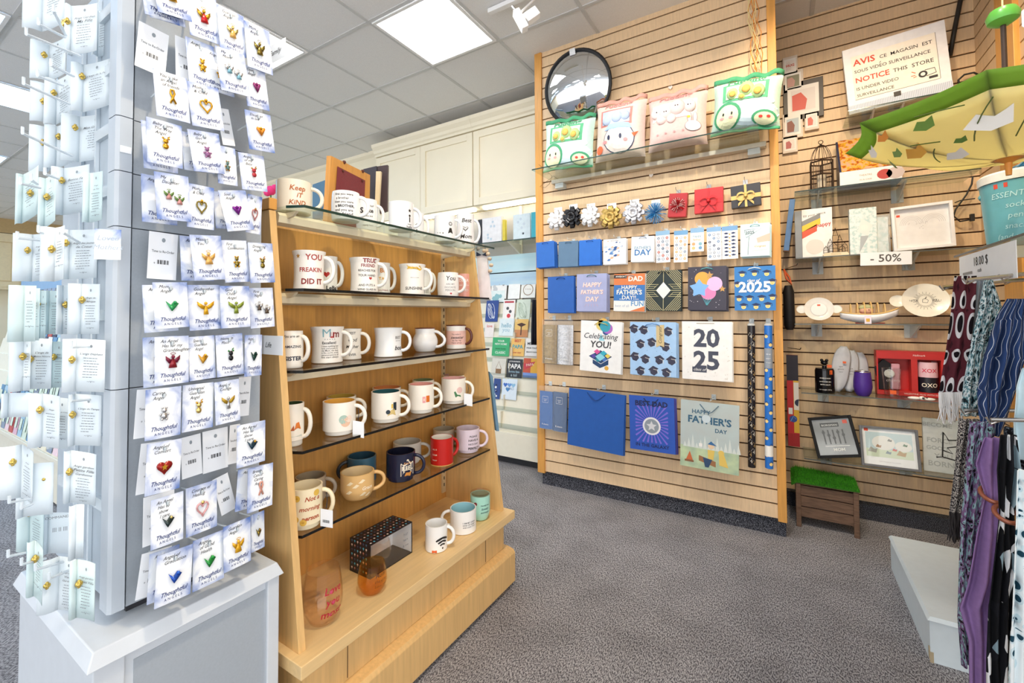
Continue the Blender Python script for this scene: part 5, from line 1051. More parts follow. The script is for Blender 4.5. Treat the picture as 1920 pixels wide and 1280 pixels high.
bag((1090.5,601),(1168,603),(1086,694),'large white gift bag reading Celebrating You','f4f3f0',hcol='e8c860',n=2,art=P_(a_),behind='white bag behind the Celebrating one',Y=2.70,hk=True)
def a_(b,w,h):
    b.use(PR('8fb8e4'))
    pts=[(-.46,.4,.2),(-.22,.38,.3),(.36,.36,.2),(-.3,.1,.1),(-.02,.14,-.1),(.3,.06,.3),(-.44,-.16,.4),(-.18,-.2,.1),(.16,-.2,-.1),(.44,-.2,.2),(-.3,-.44,.2),(.02,-.42,.2),(.32,-.44,-.1)]
    for x,z,r in pts: bcap(b,x*w*.9,z*h*.94,w*.19,r)
    b.use(PR('2f4f7a'))
    for k in range(40): b.disc(RND.uniform(-.47,.47)*w,RND.uniform(-.47,.47)*h,w*.006,-.0006,5)
    b.use(PR('d6c08e')).flat([(.08*w,.44*h),(.25*w,.45*h),(.25*w,.04*h),(.165*w,.07*h),(.08*w,.03*h)],-.0022).use(PR('2a2622')).text('Congrats',.165*w,.25*h,.01,-.0026,width=h*.3,rot=math.pi/2,shear=.3)
bag((1181.5,603),(1268,604),(1181.5,701),'large light blue gift bag with graduation caps and Congrats tag','a9cdf0',hcol='3a78b8',n=3,art=P_(a_),behind='light blue bag behind the Congrats one',Y=2.69)
def a_(b,w,h):
    b.use(PR('45495a')).text('20',0,.2*h,.01,-.001,width=w*.52,bold=.035).text('25',0,-.18*h,.01,-.001,width=w*.52,bold=.035).rect(-.29*w,.0*w,-.37*h,-.28*h,-.0012).use(PR('f4f2ee')).text('class of',-.145*w,-.325*h,.01,-.0016,width=w*.26,shear=.35)
    b.use(PR('d8d4cc'))
    for k in range(60): b.disc(RND.uniform(-.47,.47)*w,RND.uniform(-.47,.47)*h,w*.012*RND.random()+.0008,-.0005,6)
    b.use(PR('9a8f80')).rect(-.2*w,.16*w,.462*h,.472*h,-.001)
bag((1280,603),(1374,602),(1278,710),'large white gift bag reading 20 25 in grey numerals','f2f0ec',n=2,art=P_(a_),behind='white bag behind the 20 25 one',Y=2.69,handle=0)
def roll(x0,x1,y0,y1,col,lab,fn,core=None):
    Y=2.75;a=onY((x0[0]+x1[0])/2,y0,Y);c=onY((x0[1]+x1[1])/2,y1,Y);r=(onY(x1[0],y0,Y).x-onY(x0[0],y0,Y).x)/2*.93
    t=TH('wrapping_paper_roll',lab,'wrapping paper',c);d=a-c;m_=M('wrap_'+col,col,.25,var=.03)
    t.add('roll',MB(m_).tube([c,c+d*.5,a],r,24),smooth='auto')
    L=d.length;up=d.normalized()
    def mp(u,v):
        an=-math.pi/2+u/r;return tuple(c+up*v+V((math.cos(an),math.sin(an),0))*(r+.0006))
    b=MB();fn(b,mp,r,L);t.add('print',b)
    t.add('end_cap',MB(M('clear_cap','E6ECEE',.1,alpha=.5)).tube([a,a+up*.012],[r*1.05,r*.8],16))
def f1(b,mp,r,L):
    for k in range(15):
        s=(-1)**k;z=.03+L*.94*k/15;u0=s*r*.5
        for da,c in ((0,'b8955a'),(1.2,'d9d2c4')):
            u=u0-s*da*r*.7;zz=z+da*.012
            b.use(PR(c));b.add([mp(u+x*.012,zz+q*.014) for x,q in ((-.7,0),(0,.9),(.8,.3),(.2,-.8))],[(0,1,2,3)]);b.add([mp(u+x*.012,zz+q*.014) for x,q in ((.5,-.2),(.75,-.2),(.75,-1.2),(.5,-1.2))],[(0,1,2,3)])
roll((1400.5,1402),(1416.5,1417.5),610,875,'1f1c20','long black wrapping paper roll with gold graduation caps',f1)
def f2(b,mp,r,L):
    for k in range(16):
        s=(-1)**k;z=.025+L*.95*k/16;u=s*r*.55
        b.use(PR('f0d58a')).add([mp(u+.009*math.cos(q),z+.009*math.sin(q)) for q in [2*math.pi*i/10 for i in range(10)]],[tuple(range(10))])
        b.use(PR('1c2f5c')).add([mp(u+x*.016,z+.009+q*.01) for x,q in ((-1,0),(0,.7),(1,0),(.5,-.5),(-.5,-.5))],[(0,1,2,3,4)])
    for z0,z1,c in ((L*.70,L*.84,'8f98a4'),(L*.085,L*.16,'f0eee8')):
        b.use(PR(c));n=8
        for i in range(n):
            u0,u1=(-1.4+2.8*i/n)*r,(-1.4+2.8*(i+1)/n)*r;q=lambda u,z:tuple(V(mp(u,z))+V((0,-.0006,0)));b.add([q(u0,z0),q(u1,z0),q(u1,z1),q(u0,z1)],[(0,1,2,3)])
    b.use(PR('f2f2f0'));q=lambda u,z:tuple(V(mp(u,z))+V((0,-.0012,0)))
    for i,s_ in enumerate(('wrap','paper','30 sq ft')): b.text(s_,0,L*(.8-.03*i),.01,0,width=r*1.1,mp=q)
roll((1432,1433.5),(1449,1451),610,877,'2a72c8','long blue wrapping paper roll with cap faces and grey band',f2)
hook(1408,604,2.74,'hook carrying the black roll of paper',PLH);hook(1440,604,2.74,'hook carrying the blue roll of paper',PLH)
# row five
tissue((1013,722),(1037,724),(1011,802),'bright blue tissue paper pack, left of the two','2f6cb4',0,0)
tissue((1038,723),(1064,726),(1036,807),'denim blue tissue paper pack, right of the two','3d6494',.2,0)
bag((1069,728.5),(1174,739),(1062,834),'large plain blue gift bag hanging lowest at left','2058a8',hcol='123a78',n=2,behind='large blue bag behind the plain lowest one',Y=2.69,handle=2)
def a_(b,w,h):
    b.use(PR('7a6ad0'))
    for k in range(28):
        a=2*math.pi*k/28;ca,sa=math.cos(a),math.sin(a);r0,r1=.16*w,min(.36*w/max(abs(ca),.01),.34*h/max(abs(sa),.01));n=.02*w
        b.flat([(ca*r0-sa*n*.3,sa*r0+ca*n*.3),(ca*r1-sa*n,sa*r1+ca*n),(ca*r1+sa*n,sa*r1-ca*n),(ca*r0+sa*n*.3,sa*r0-ca*n*.3)],-.0008)
    b.use(PR('e6e4e6')).disc(0,-.04*h,.2*w,-.0011,24).use(PR('8f98a0')).disc(0,-.04*h,.16*w,-.0014,24).use(PR('d4d4d6')).star(0,-.04*h,.12*w,-.0017)
    b.use(PR('1d2350')).text('BEST DAD',0,.36*h,.01,-.0012,width=w*.72,bold=.04).text('IN THE GALAXY',0,-.4*h,.01,-.0012,width=w*.74,bold=.03)
bag((1180.5,741),(1265,745.5),(1180.5,841),'blue gift bag reading Best Dad in the Galaxy, purple rays','2a56b4',hcol='16203a',n=3,art=P_(a_),behind='violet blue bag behind the Best Dad one',Y=2.69,handle=2,bcol='4f4aa0')
def a_(b,w,h):
    b.use(M('camp_sky','a9b6b4',.6,var=.18,scale=14,h2='c8cfcb')).rect(-w/2,w/2,-.18*h,.5*h,-.0004).use(M('camp_grass','b9c89e',.6,var=.15,scale=14,h2='a8bfa4')).rect(-w/2,w/2,-.5*h,-.18*h,-.0005)
    for k in range(14): b.use(PR('d3d9d2')).flat([((-.45+.07*k)*w,-.2*h),((-.42+.07*k)*w,(-.12+.06*(k%3))*h),((-.38+.07*k)*w,-.2*h)],-.0007)
    b.use(PR('34607a')).text('HAPPY',-.14*w,.34*h,.01,-.0012,width=w*.32,bold=.035).text("FATHER'S",.0,.22*h,.01,-.0012,width=w*.74,bold=.035).text('DAY',.2*w,.09*h,.01,-.0012,width=w*.2,bold=.04).disc(-.06*w,.27*h,.0,-.001) 
    b.use(PR('c9d6da')).disc(-.05*w,.25*h,.075*w,-.0016,18)
    b.use(PR('c8683a')).flat([(-.4*w,-.4*h),(-.33*w,-.26*h),(-.27*w,-.4*h)],-.001).use(PR('8a5a3a')).rect(-.42*w,-.26*w,-.42*h,-.39*h,-.0012)
    b.use(PR('9a6a44')).flat([(-.17*w,-.38*h),(-.17*w,-.3*h),(.12*w,-.36*h),(.12*w,-.44*h)],-.001)
    b.use(PR('2f4a6a')).flat([(-.1*w,-.32*h),(.06*w,-.34*h),(0,-.46*h),(-.06*w,-.46*h)],-.0013).use(PR('e0c060')).flat([(-.02*w,-.2*h),(.1*w,-.2*h),(.08*w,-.34*h),(-.01*w,-.33*h)],-.0014)
    b.use(PR('e6c8a4')).disc(.04*w,-.14*h,.055*w,-.0016,14).use(PR('3a6a9a')).flat([(-.02*w,-.12*h),(.04*w,-.07*h),(.1*w,-.11*h),(.14*w,-.13*h)],-.0018).use(PR('f2efe8')).rect(-.17*w,-.11*w,-.17*h,-.12*h,-.0014)
    b.use(PR('e2c060')).flat([(.17*w,-.24*h),(.25*w,-.22*h),(.33*w,-.42*h),(.18*w,-.4*h)],-.0013).disc(.21*w,-.22*h,.05*w,-.0016,12)
bag((1278,749),(1388,759.5),(1274,872),"large misty green gift bag with campfire drawing and Happy Father's Day",'b4beb8',hcol='44647a',n=1,art=P_(a_),Y=2.68,handle=2)
# ---------- alcove shelves ----------
YS=3.1
ACS=glass('acrylic_shelf','f1f5f2',.9,1);BRK=M('bracket_clear','DDE5E6',.12,alpha=.55)
SH={}
for nm,z,x0,x1,lab in (('S',2.352,.335,.86,'clear shelf under the surveillance notice'),('A',1.93,.072,.86,'clear shelf holding the bird cage and puzzle'),('B',1.534,.07,.9,'clear shelf with the minus 50 percent sign on its edge'),('C',1.145,.056,.9,'clear shelf holding the white plates and boat'),('D',.743,.081,.86,'clear shelf holding the bottle and purple tumbler'),('E',.362,.087,.86,'lowest clear shelf holding the picture frames')):
    SH[nm]=z;t=TH('display_shelf',lab,'shelf',((x0+x1)/2,3.25,z))
    t.add('acrylic_panel',MB(ACS).box(x0,x1,YS,YA-.002,z-.006,z));t.add('front_edge',MB(EDGE if nm in 'AS' else M('edge_grey','5a5f5c',.2)).box(x0,x1,YS-.0012,YS-.0002,z-.006,z))
    t.add('front_lip',MB(ACS).box(x0,x1,YS-.0045,YS-.0015,z-.03,z+.0)) if nm=='A' else None
    for x in (x0+.12,x1-.28): t.add('bracket',MB(BRK).prismX([(YS+.02,z-.007),(YA-.004,z-.007),(YA-.004,z-.08),(YA-.03,z-.08)],x-.004,x+.004).box(x-.028,x+.028,YA-.008,YA-.003,z-.085,z-.008))
def label_tag(t,name,mb): t.add(name,mb)
def stand(TL,TR,BL,Y,dep=.02): return yplace(TL,TR,BL,Y)
# surveillance notice
mt,w,h=yplace((1583,98),(1775,31),(1589,220),3.2)
t=TH('notice_board','white hand lettered surveillance notice with AVIS and NOTICE in red','sign',mat=mt)
bd_=t.add('board',MB(M('notice_white','F2F2F6',.4)).box(-w/2,w/2,0,.03,-h/2,h/2),bev=.002)
b=MB(M('notice_paper','FBF3E6',.6)).rect(-w*.42,w*.40,-h*.3,h*.36,-.0008).use(M('line_grey','8a8480',.6)).rect(-w*.42,w*.40,-h*.306,-h*.3,-.001).rect(.40*w,.405*w,-h*.3,h*.36,-.001);pp_=t.add('paper',b,parent=bd_)
RED=PR('d8442a');b=MB(RED)
y=-.0016
b.text('AVIS',-.40*w,.25*h,.01,y,width=.225*w,bold=.035,al='LEFT').text('NOTICE',-.40*w,-.02*h,.01,y,width=.34*w,bold=.035,al='LEFT').use(PR('2a2624'))
b.text('CE  MAGASIN  EST',-.135*w,.24*h,.01,y,width=.50*w,al='LEFT',bold=.006).text('SOUS VIDEO SURVEILLANCE',-.40*w,.115*h,.01,y,width=.74*w,al='LEFT',bold=.006).text('THIS  STORE',-.02*w,-.02*h,.01,y,width=.38*w,al='LEFT',bold=.006).text('IS UNDER VIDEO',-.40*w,-.15*h,.01,y,width=.42*w,al='LEFT',bold=.006).text('SURVEILLANCE',-.40*w,-.25*h,.01,y,width=.37*w,al='LEFT',bold=.006)
b.stroke([(-.14*w,.155*h),(-.125*w,.175*h)],.003,y).use(PR('d8683a'))
for q in ((.14,-.17,.18,-.17),(.15,-.11,.185,-.14),(.16,-.2,.19,-.19)): b.stroke([(q[0]*w,q[1]*h),(q[2]*w,q[3]*h)],.004,y)
b.use(PR('2a2a2c')).disc(.25*w,-.18*h,.042*w,y,18).use(M('notice_paper','x')).disc(.25*w,-.18*h,.022*w,y*1.3,14).use(PR('2a2a2c')).stroke([(.27*w,-.13*h),(.36*w,-.13*h),(.37*w,-.2*h),(.28*w,-.22*h)],.0035,y).rect(.3*w,.38*w,-.27*h,-.235*h,y)
t.add('lettering',b,parent=bd_)
b=MB(M('box_stripe','D6DEEC',.5)).rect(-w*.5,w*.5,-h*.49,-h*.37,-.0008);b.use(PR('a8b4c8'))
for k in range(60): b.rect((-.49+.0165*k)*w,(-.484+.0165*k)*w,-h*.485,-h*.375,-.0012)
b.use(PR('3a3633')).rect(-.04*w,.03*w,-.40*h,-.33*h,-.0016);t.add('striped_band',b,parent=bd_)
# photo frame cluster
t=TH('photo_collage_frame','cluster of small photo frames at the left of the alcove wall','photo frame',onY(1500,200,3.34))
FW=M('frame_wood','E4D6C6',.5);FD=M('frame_dark','55504c',.5)
for i,(x0,y0,x1,y1,fm,c1,c2) in enumerate(((1467,110,1496,138,FW,'f0e8e0','e6dcd4'),(1467,138,1507,168,FW,'8a8a70','c89a90'),(1468,160,1545,216,FD,'e8e0dc','d8584a'),(1467,216,1506,256,FW,'b8c8d0','8a4a3a'),(1508,212,1536,241,FW,'e8e4e0','d8685a'),(1467,258,1496,284,FW,'e8e0d8','b85a5a'))):
    a,b_=onY(x0,y0,3.34),onY(x1,y1,3.34);cx,cz=(a.x+b_.x)/2,(a.z+b_.z)/2;w_,h_=(b_.x-a.x)/2,(a.z-b_.z)/2
    t.add('frame',MB(fm).box(cx-w_,cx+w_,3.335,3.357,cz-h_,cz+h_),bev=.002)
    pb=MB(PR('f4f0ea')).rect(cx-w_*.78,cx+w_*.78,cz-h_*.74,cz+h_*.74,3.3345).use(PR(c1)).rect(cx-w_*.6,cx+w_*.6,cz-h_*.55,cz+h_*.55,3.334).use(PR(c2)).flat([(cx-w_*.55,cz-h_*.5),(cx+w_*.1,cz-h_*.5),(cx+w_*.2,cz),(cx-w_*.1,cz+h_*.4),(cx-w_*.55,cz+h_*.3)],3.3335)
    if i==0: pb.use(PR('c8503a')).text('HUG',cx,cz,.02,3.333,width=w_*1.1,bold=.04)
    t.add('photo',pb)
# bird cage
c=onZ(1541,353,SH['A']);
c=onY(1541,350,3.17);c.z=SH['A']+.001;R_=onY(1566,320,3.17).x-c.x-.005;zt=onY(1541,305,3.17).z;zd=onY(1541,272,3.17).z
BRZ=M('bronze_wire','4a3a30',.45,.6,var=.15)
t=TH('bird_cage','small bronze wire bird cage lantern with a candle','bird cage',c)
hex_=[V((c.x+R_*math.cos(math.pi/6+k*math.pi/3),c.y+R_*math.sin(math.pi/6+k*math.pi/3),0)) for k in range(6)]
b=MB(BRZ)
for k in range(6):
    p,q=hex_[k],hex_[(k+1)%6]
    for z in (c.z+.004,c.z+(zt-c.z)*.52,zt): b.bar(p+V((0,0,z)),q+V((0,0,z)),.006,.008)
t.add('rails',b)
b=MB(BRZ)
for k in range(6):
    p,q=hex_[k],hex_[(k+1)%6];b.tube([p+V((0,0,c.z)),p+V((0,0,zt+.004))],.004,6)
    for j in range(1,4): m_=p.lerp(q,j/4);b.tube([m_+V((0,0,c.z)),m_+V((0,0,zt))],.0013,5)
t.add('bars',b)
b=MB(BRZ)
for k in range(14):
    a=2*math.pi*k/14;b.tube([(c.x+R_*.86*math.cos(a)*math.cos(s),c.y+R_*.86*math.sin(a)*math.cos(s),zt+(zd-zt)*math.sin(s)) for s in [i*math.pi/14 for i in range(8)]],.0015,5)
t.add('dome',b)
t.add('base_plate',MB(BRZ).lathe([(.001,0),(R_,0),(R_,.006),(.001,.006)],6,c))
t.add('ring',MB(BRZ).sphere((c.x,c.y,zd+.004),.006,8).tube([(c.x+.011*math.cos(q),c.y,zd+.018+.011*math.sin(q)) for q in [2*math.pi*k/14 for k in range(15)]],.0022,6,False))
one('candle',MB(M('wax','F2E6CE',.5)).lathe([(.001,.007),(.022,.007),(.022,.1),(.001,.098)],20,c),'cream pillar candle standing inside the bird cage','candle',c,smooth='auto')
# puzzle box
zA=SH['A'];a,b_=onY(1575,350,3.13),onY(1692,338,3.13);hz=onY(1575,323,3.13).z-a.z;ht=onY(1578,255,3.2).z-zA
t=TH('puzzle_box','jigsaw puzzle box with an autumn harvest scene behind the umbrella','puzzle box',((a.x+b_.x)/2,3.2,zA))
HARV=pattern('harvest_print','noise',['5a2a20','b85a2a','e0b030','d8a890'],45,.4,pos=(.42,.5,.6),const=False)
NVB=M('box_navy','2f3550',.4)
t.add('box_front',MB(M('box_white','F2EEEC',.4)).box(a.x,b_.x,3.13,3.135,zA+.002,zA+hz))
t.add('box_body',MB(NVB).hexa([(a.x,3.136,zA+.002),(b_.x,3.136,zA+.002),(b_.x,3.3,zA+.002),(a.x,3.3,zA+.002)],[(a.x,3.136,zA+hz),(b_.x,3.136,zA+hz),(b_.x,3.3,zA+ht),(a.x,3.3,zA+ht)]))
t.add('cover_print',MB(HARV).add([(a.x+.01,3.137,zA+hz+.003),(b_.x,3.137,zA+hz+.003),(b_.x,3.297,zA+ht+.003),(a.x+.01,3.297,zA+ht+.003)],[(0,1,2,3)]))
b=MB(PR('a08a70')).text('THEATRE',(a.x+b_.x)/2-.02,zA+hz*.6,.014,3.1293).text('IN A CASE',(a.x+b_.x)/2-.02,zA+hz*.3,.012,3.1293).use(PR('b83a34')).disc(a.x+(b_.x-a.x)*.73,zA+hz*.5,hz*.33,3.1293,16,1.2).use(PR('c8b8b4')).disc(a.x+(b_.x-a.x)*.9,zA+hz*.5,hz*.4,3.1293,8,1.2);t.add('lettering',b)
# shelf B: fun box, wire ornament, aqua gift pack, white frame, sign
zB=SH['B'];a,b_=onY(1505,480,3.14),onY(1562,480,3.14);h=onY(1510,393,3.14).z-zB
t=TH('gift_box','white and grey slogan box with yellow and red stripes','box',((a.x+b_.x)/2,3.18,zB))
t.add('carton',MB(M('box_white2','F4F1EC',.4)).box(a.x,b_.x,3.14,3.22,zB+.001,zB+h).use(M('box_side_grey','8f9498',.5)).box(a.x-.035,a.x-.001,3.145,3.22,zB+.001,zB+h*.99))
b=MB();w=b_.x-a.x
for (z0,z1,c) in ((.66,.76,'8a8a88'),(.54,.66,'f0c838'),(.40,.54,'dd5a38')): b.use(PR(c)).flat([(a.x,zB+h*z0-.0),(a.x,zB+h*(z1)),(a.x+w*(.62 if c!='dd5a38' else .5),zB+h*(z1+.14)),(a.x+w*(.62 if c!='dd5a38' else .5),zB+h*(z0+.14))],3.1392)
b.use(PR('6a6a68')).text('fill your space',a.x+w*.42,zB+h*.88,.01,3.139,width=w*.75,rot=.13).use(PR('c8442c')).text('happy',a.x+w*.72,zB+h*.66,.01,3.1388,width=w*.48,bold=.03,rot=.15).use(PR('e6ded4')).disc(a.x+w*.42,zB+h*.22,w*.3,3.1391,20)
t.add('print',b)
cc=onY(1567,470,3.125);t=TH('wire_ornament','dark wire spired ornament on a cream base','ornament',(cc.x,3.125,zB))
b=MB(BRZ)
for k,(dx,hh,r) in enumerate(((-.045,.06,.012),(-.025,.1,.012),(0,.16,.014),(.02,.12,.011),(.042,.075,.012),(-.01,.08,.02),(.03,.06,.014))):
    x=cc.x+dx
    for s in (-1,1): b.tube([(x+s*r,3.125,zB+.018),(x+s*r,3.125,zB+hh*.7),(x,3.125,zB+hh)],.0012,4)
    for q in (.2,.45,.68): b.tube([(x-r,3.125,zB+hh*q+.01),(x+r,3.125,zB+hh*q+.01)],.001,4)
    b.sphere((x,3.125,zB+hh),.0022,6)
t.add('wire_spires',b);t.add('base',MB(M('cream_scroll','E9D9B8',.6)).prism([(cc.x-.055,zB+.001),(cc.x+.055,zB+.001),(cc.x+.062,zB+.006),(cc.x+.052,zB+.02),(cc.x-.052,zB+.02),(cc.x-.062,zB+.006)],3.115,3.135))
t.add('lettering',MB(PR('c0a060')).text('Welcome',cc.x,zB+.011,.012,3.1145,shear=.2))
a,b_=onY(1594,475,3.15),onY(1646,475,3.15);h=onY(1594,392,3.15).z-zB;w=b_.x-a.x
t=TH('gift_pack','pale aqua boxed gift wrapped in crinkled clear film','gift box',((a.x+b_.x)/2,3.2,zB))
t.add('carton',MB(pattern('aqua_floral','noise',['DCEDEA','EEF3F0','C3DBD9'],60,.5,pos=(.45,.6),const=False)).box(a.x,a.x+w*1.0,3.15,3.2,zB+.001,zB+h).box(a.x+w*1.0,a.x+w*1.42,3.17,3.23,zB+.001,zB+h*.78),bev=.003)
t.add('print',MB(PR('e9ece6')).flat([(a.x+w*.3,zB+h*.5),(a.x+w*.45,zB+h*.78),(a.x+w*.85,zB+h*.62),(a.x+w*.65,zB+h*.4)],3.1493).use(PR('b3b9bb')).flat([(a.x+w*.35,zB+h*.05),(a.x+w*.4,zB+h*.4),(a.x+w*.7,zB+h*.4)],3.1492).use(PR('f5f0e8')).disc(a.x+w*.55,zB+h*.58,w*.14,3.149,14))
t.add('film',MB(M('film_clear','EDF3F3',.1,alpha=.3,bump=1,scale=60)).box(a.x+w*.95,a.x+w*1.46,3.155,3.235,zB+.001,zB+h*.82))
mt,w,h=yplace((1671,393),(1786,374),(1673,474),3.17);t=TH('shadow_frame','white shadow box frame with faint arch lines and red sticker','picture frame',mat=mt)
f=MB(WHITE);s=.014
for r in ((-w/2,-w/2+s,-h/2,h/2),(w/2-s,w/2,-h/2,h/2),(-w/2+s,w/2-s,-h/2,-h/2+s),(-w/2+s,w/2-s,h/2-s,h/2)): f.box(r[0],r[1],-.02,.012,r[2],r[3])
t.add('frame',f,bev=.001);t.add('mat_board',MB(M('mat_grey_white','EDECEA',.6)).box(-w/2+s,w/2-s,.006,.011,-h/2+s,h/2-s))
b=MB(PR('c4c2c0'))
for cx in (-.16,.2):
    for r in (.1,.13,.16,.19): b.stroke([(cx*w+r*w*math.cos(q),.08*h+r*w*math.sin(q)) for q in [math.pi*k/14 for k in range(15)]],.0012,.0052)
for k in range(12): b.disc(RND.uniform(-.25,.1)*w,RND.uniform(-.05,.12)*h,.002,.0051,6)
b.use(PR('e05030')).rect(-.4*w,-.34*w,.28*h,.33*h,.0048);t.add('print',b)
mt,w,h=yplace((1613,474),(1710,470),(1613,498),YS-.008);t=TH('discount_sign','white paper sign reading minus 50 percent on the shelf edge','sign',mat=mt)
t.add('paper',MB(PAPER).box(-w/2,w/2,0,.0012,-h/2,h/2));t.add('lettering',MB(PR('55504c')).text('- 50%',.0,0,.01,-.0006,width=w*.6,bold=.012))
# shelf C: plates, boat
zC=SH['C']
def dish(px,py,r1,Y,lab,parts,col='F4F2EC'):
    c=onY(px,py,Y);k=(onY(px+r1,py,Y).x-c.x);mt=MX.Translation(c)@MX.Rotation(math.radians(-14),4,'X');t=TH('plate',lab,'plate',mat=mt)
    m_=M('ceramic_'+col,col,.2);b=MB(m_).lathe([(.001,.0),(k*.6,0),(k,-.014),(k*1.0,-.017),(k*.6,-.005),(.001,-.005)],36,(0,0,0),1.06,1);b.v=[(x,z,y) for x,y,z in b.v];t.add('dish',b,smooth='auto')
    for s in (-1,1):
        b=MB(m_).lathe([(.001,0),(k*.34,0),(k*.36,-.01),(k*.3,-.006),(.001,-.006)],24,(s*k*1.22,.0,0),1.1,1);b.v=[(x,z,y) for x,y,z in b.v]
        t.add('handle',b,smooth='auto')
    parts(t,k);return t
def p1(t,k):
    b=MB(M('photo_ring','d9d9d6',.3)).disc(0,0,k*.62,-.007,28).use(PR('f6f6f4')).disc(0,0,k*.55,-.008,28).use(PR('e0502c')).rect(-k*.1,k*.12,k*.28,k*.42,-.0088);t.add('photo_opening',b)
dish(1535,580,27,3.22,'white ring shaped photo plate with round handles at left',p1)
def p2(t,k):
    b=MB(PR('4a4440')).text('HIYA',-k*.52,0,.01,-.0065,width=k*.38,shear=.15).text('PAL!',k*.5,0,.01,-.0065,width=k*.38,shear=.15)
    for q in range(40):
        a=2*math.pi*q/40;r0,r1=k*.3,k*(.42+.12*(q%2));b.stroke([(r0*math.cos(a),r0*math.sin(a)),(r1*math.cos(a),r1*math.sin(a))],.0012,-.0065)
    b.stroke([(-k*.12,-k*.1),(-k*.1,k*.08),(k*.02,k*.14),(k*.14,k*.02),(k*.1,-k*.12),(-k*.12,-k*.1)],.0018,-.0066).stroke([(0,k*.1),(k*.08,k*.24)],.003,-.0066);t.add('print',b)
dish(1734,564,44,3.24,'large cream plate reading Hiya Pal with a sunburst',p2,'F3EFE0')
cx=onY(1629,604,3.16);t=TH('toy_boat','white toy rowing boat with cream wicker hoops','toy boat',(cx.x,3.16,zC));L=.128
BO=M('boat_white','F3F3F6',.5);RIMC=M('boat_rim_tan','E2BE7C',.6)
def hull(u,v):
    x=(u-.5)*2;wd=.045*(1-abs(x)**2.4)+.004;a=math.pi*(v);return V((cx.x+x*L,3.16-wd*math.cos(a),zC+.05-.046*(1-.35*x*x)*math.sin(a)**.8+.02*max(0,x)**2+.012*x*x))
t.add('hull',MB(BO).grid(hull,20,12),smooth=True,solid=.004)
t.add('gunwale',MB(RIMC).tube([hull(k/20,0)+V((0,0,.003)) for k in range(21)],.004,6).tube([hull(k/20,1)+V((0,0,.003)) for k in range(21)],.004,6),smooth=True)
b=MB(RIMC)
for k in range(6):
    x=-.7+.26*k;wd=.045*(1-abs(x)**2.4)
    b.tube([(cx.x+x*L*.9,3.16-wd*math.cos(q),zC+.05+.075*(1-.3*abs(x+.05))*math.sin(q)) for q in [math.pi*i/10 for i in range(11)]],.0035,6)
t.add('hoops',b,smooth=True);t.add('cushion_red',MB(M('red_felt','c8402c',.8)).box(cx.x-.085,cx.x+.03,3.135,3.185,zC+.02,zC+.045),bev=.004)
t.add('keel',MB(M('keel_red','c03a3a',.5)).box(cx.x-.06,cx.x+.07,3.157,3.163,zC+.001,zC+.007));t.add('tag',MB(PR('f0e6f4')).box(cx.x-.025,cx.x+.005,3.108,3.11,zC+.001,zC+.045).use(PR('e0b040')).rect(cx.x-.018,cx.x-.002,zC+.012,zC+.03,3.1075))
pl=TH('plush_toy','small peach round plush sitting inside the toy boat','plush toy',(cx.x-.01,3.155,zC+.046))
pl.add('body',MB(M('peach_plush','E9B79A',.9)).sphere((cx.x-.01,3.155,zC+.075),.03,14,1.1,.9,.85),smooth=True);pl.add('bonnet',MB(M('bonnet_sage','B9B98A',.9)).sphere((cx.x-.012,3.158,zC+.09),.03,14,1.2,.9,.6),smooth=True)
pl.add('eyes',MB(DARKM).sphere((cx.x-.002,3.128,zC+.078),.0025,6).sphere((cx.x-.02,3.128,zC+.077),.0025,6))
# shelf D
zD=SH['D']
def on_shelf(px,z,Y): c=onY(px,700,Y);return V((c.x,Y,z+.0008))
c=on_shelf(1546,zD,3.16);r=onY(1565,700,3.16).x-c.x;H=onY(1546,690,3.16).z-zD
t=TH('perfume_bottle','black bottle with round stopper and orange stickers','bottle',c)
t.add('bottle',MB(M('bottle_black','101013',.15)).lathe([(.001,0),(r*.96,0),(r,.006),(r,H*.9),(r*.9,H),(r*.25,H+.003),(r*.25,H+.015),(.001,H+.015)],32,c),smooth='auto')
t.add('stopper',MB(M('bottle_black','101013',.15)).sphere((c.x,c.y,zD+H+.032),.016,14,1.15,1,.8).sphere((c.x-.012,c.y,zD+H+.046),.009,8).sphere((c.x+.012,c.y,zD+H+.046),.009,8),smooth=True)
cyl=lambda u,v:(c.x+(r+.0006)*math.sin(u/r),c.y-(r+.0006)*math.cos(u/r),zD+v)
t.add('print',MB(PR('e8e6e0')).text('ROSEWOOD',0,H*.62,.01,0,width=r*1.1,bold=.04,mp=cyl).text('LAVENDER SEA',0,H*.48,.01,0,width=r*1.2,bold=.02,mp=cyl).text('BATH SALTS',0,H*.36,.01,0,width=r*1.0,bold=.02,mp=cyl).text('net weight 250 g',0,H*.16,.01,0,width=r*1.3,mp=cyl).use(PR('e8652c')).add([cyl(a,b) for a,b in ((r*.45,H*.78),(r*.8,H*.78),(r*.8,H*.95),(r*.45,H*.95))],[(0,1,2,3)]))
t.add('sticker',MB(PR('e8652c')).box(c.x+.012,c.x+.034,c.y-.02,c.y-.018,zD+H+.006,zD+H+.022))
c=on_shelf(1617,zD,3.14);r=onY(1636,720,3.14).x-c.x;H=onY(1617,696,3.14).z-zD
t=TH('tumbler','purple stemless metal tumbler on the alcove shelf','tumbler',c)
t.add('body',MB(M('purple_coat','4a2a8c',.45,var=.06,scale=120)).lathe([(.001,0),(r*.62,0),(r*.86,H*.12),(r,H*.35),(r*.98,H*.6),(r*.86,H*.97),(r*.82,H*.97),(.001,H*.9)],32,c),smooth='auto');t.add('lip',MB(STEEL).lathe([(r*.86,H*.97),(r*.855,H),(r*.82,H),(r*.82,H*.95)],32,c),smooth=True)
c=on_shelf(1671,zD,3.14);r=onY(1690,720,3.14).x-c.x;H=onY(1671,690,3.14).z-zD
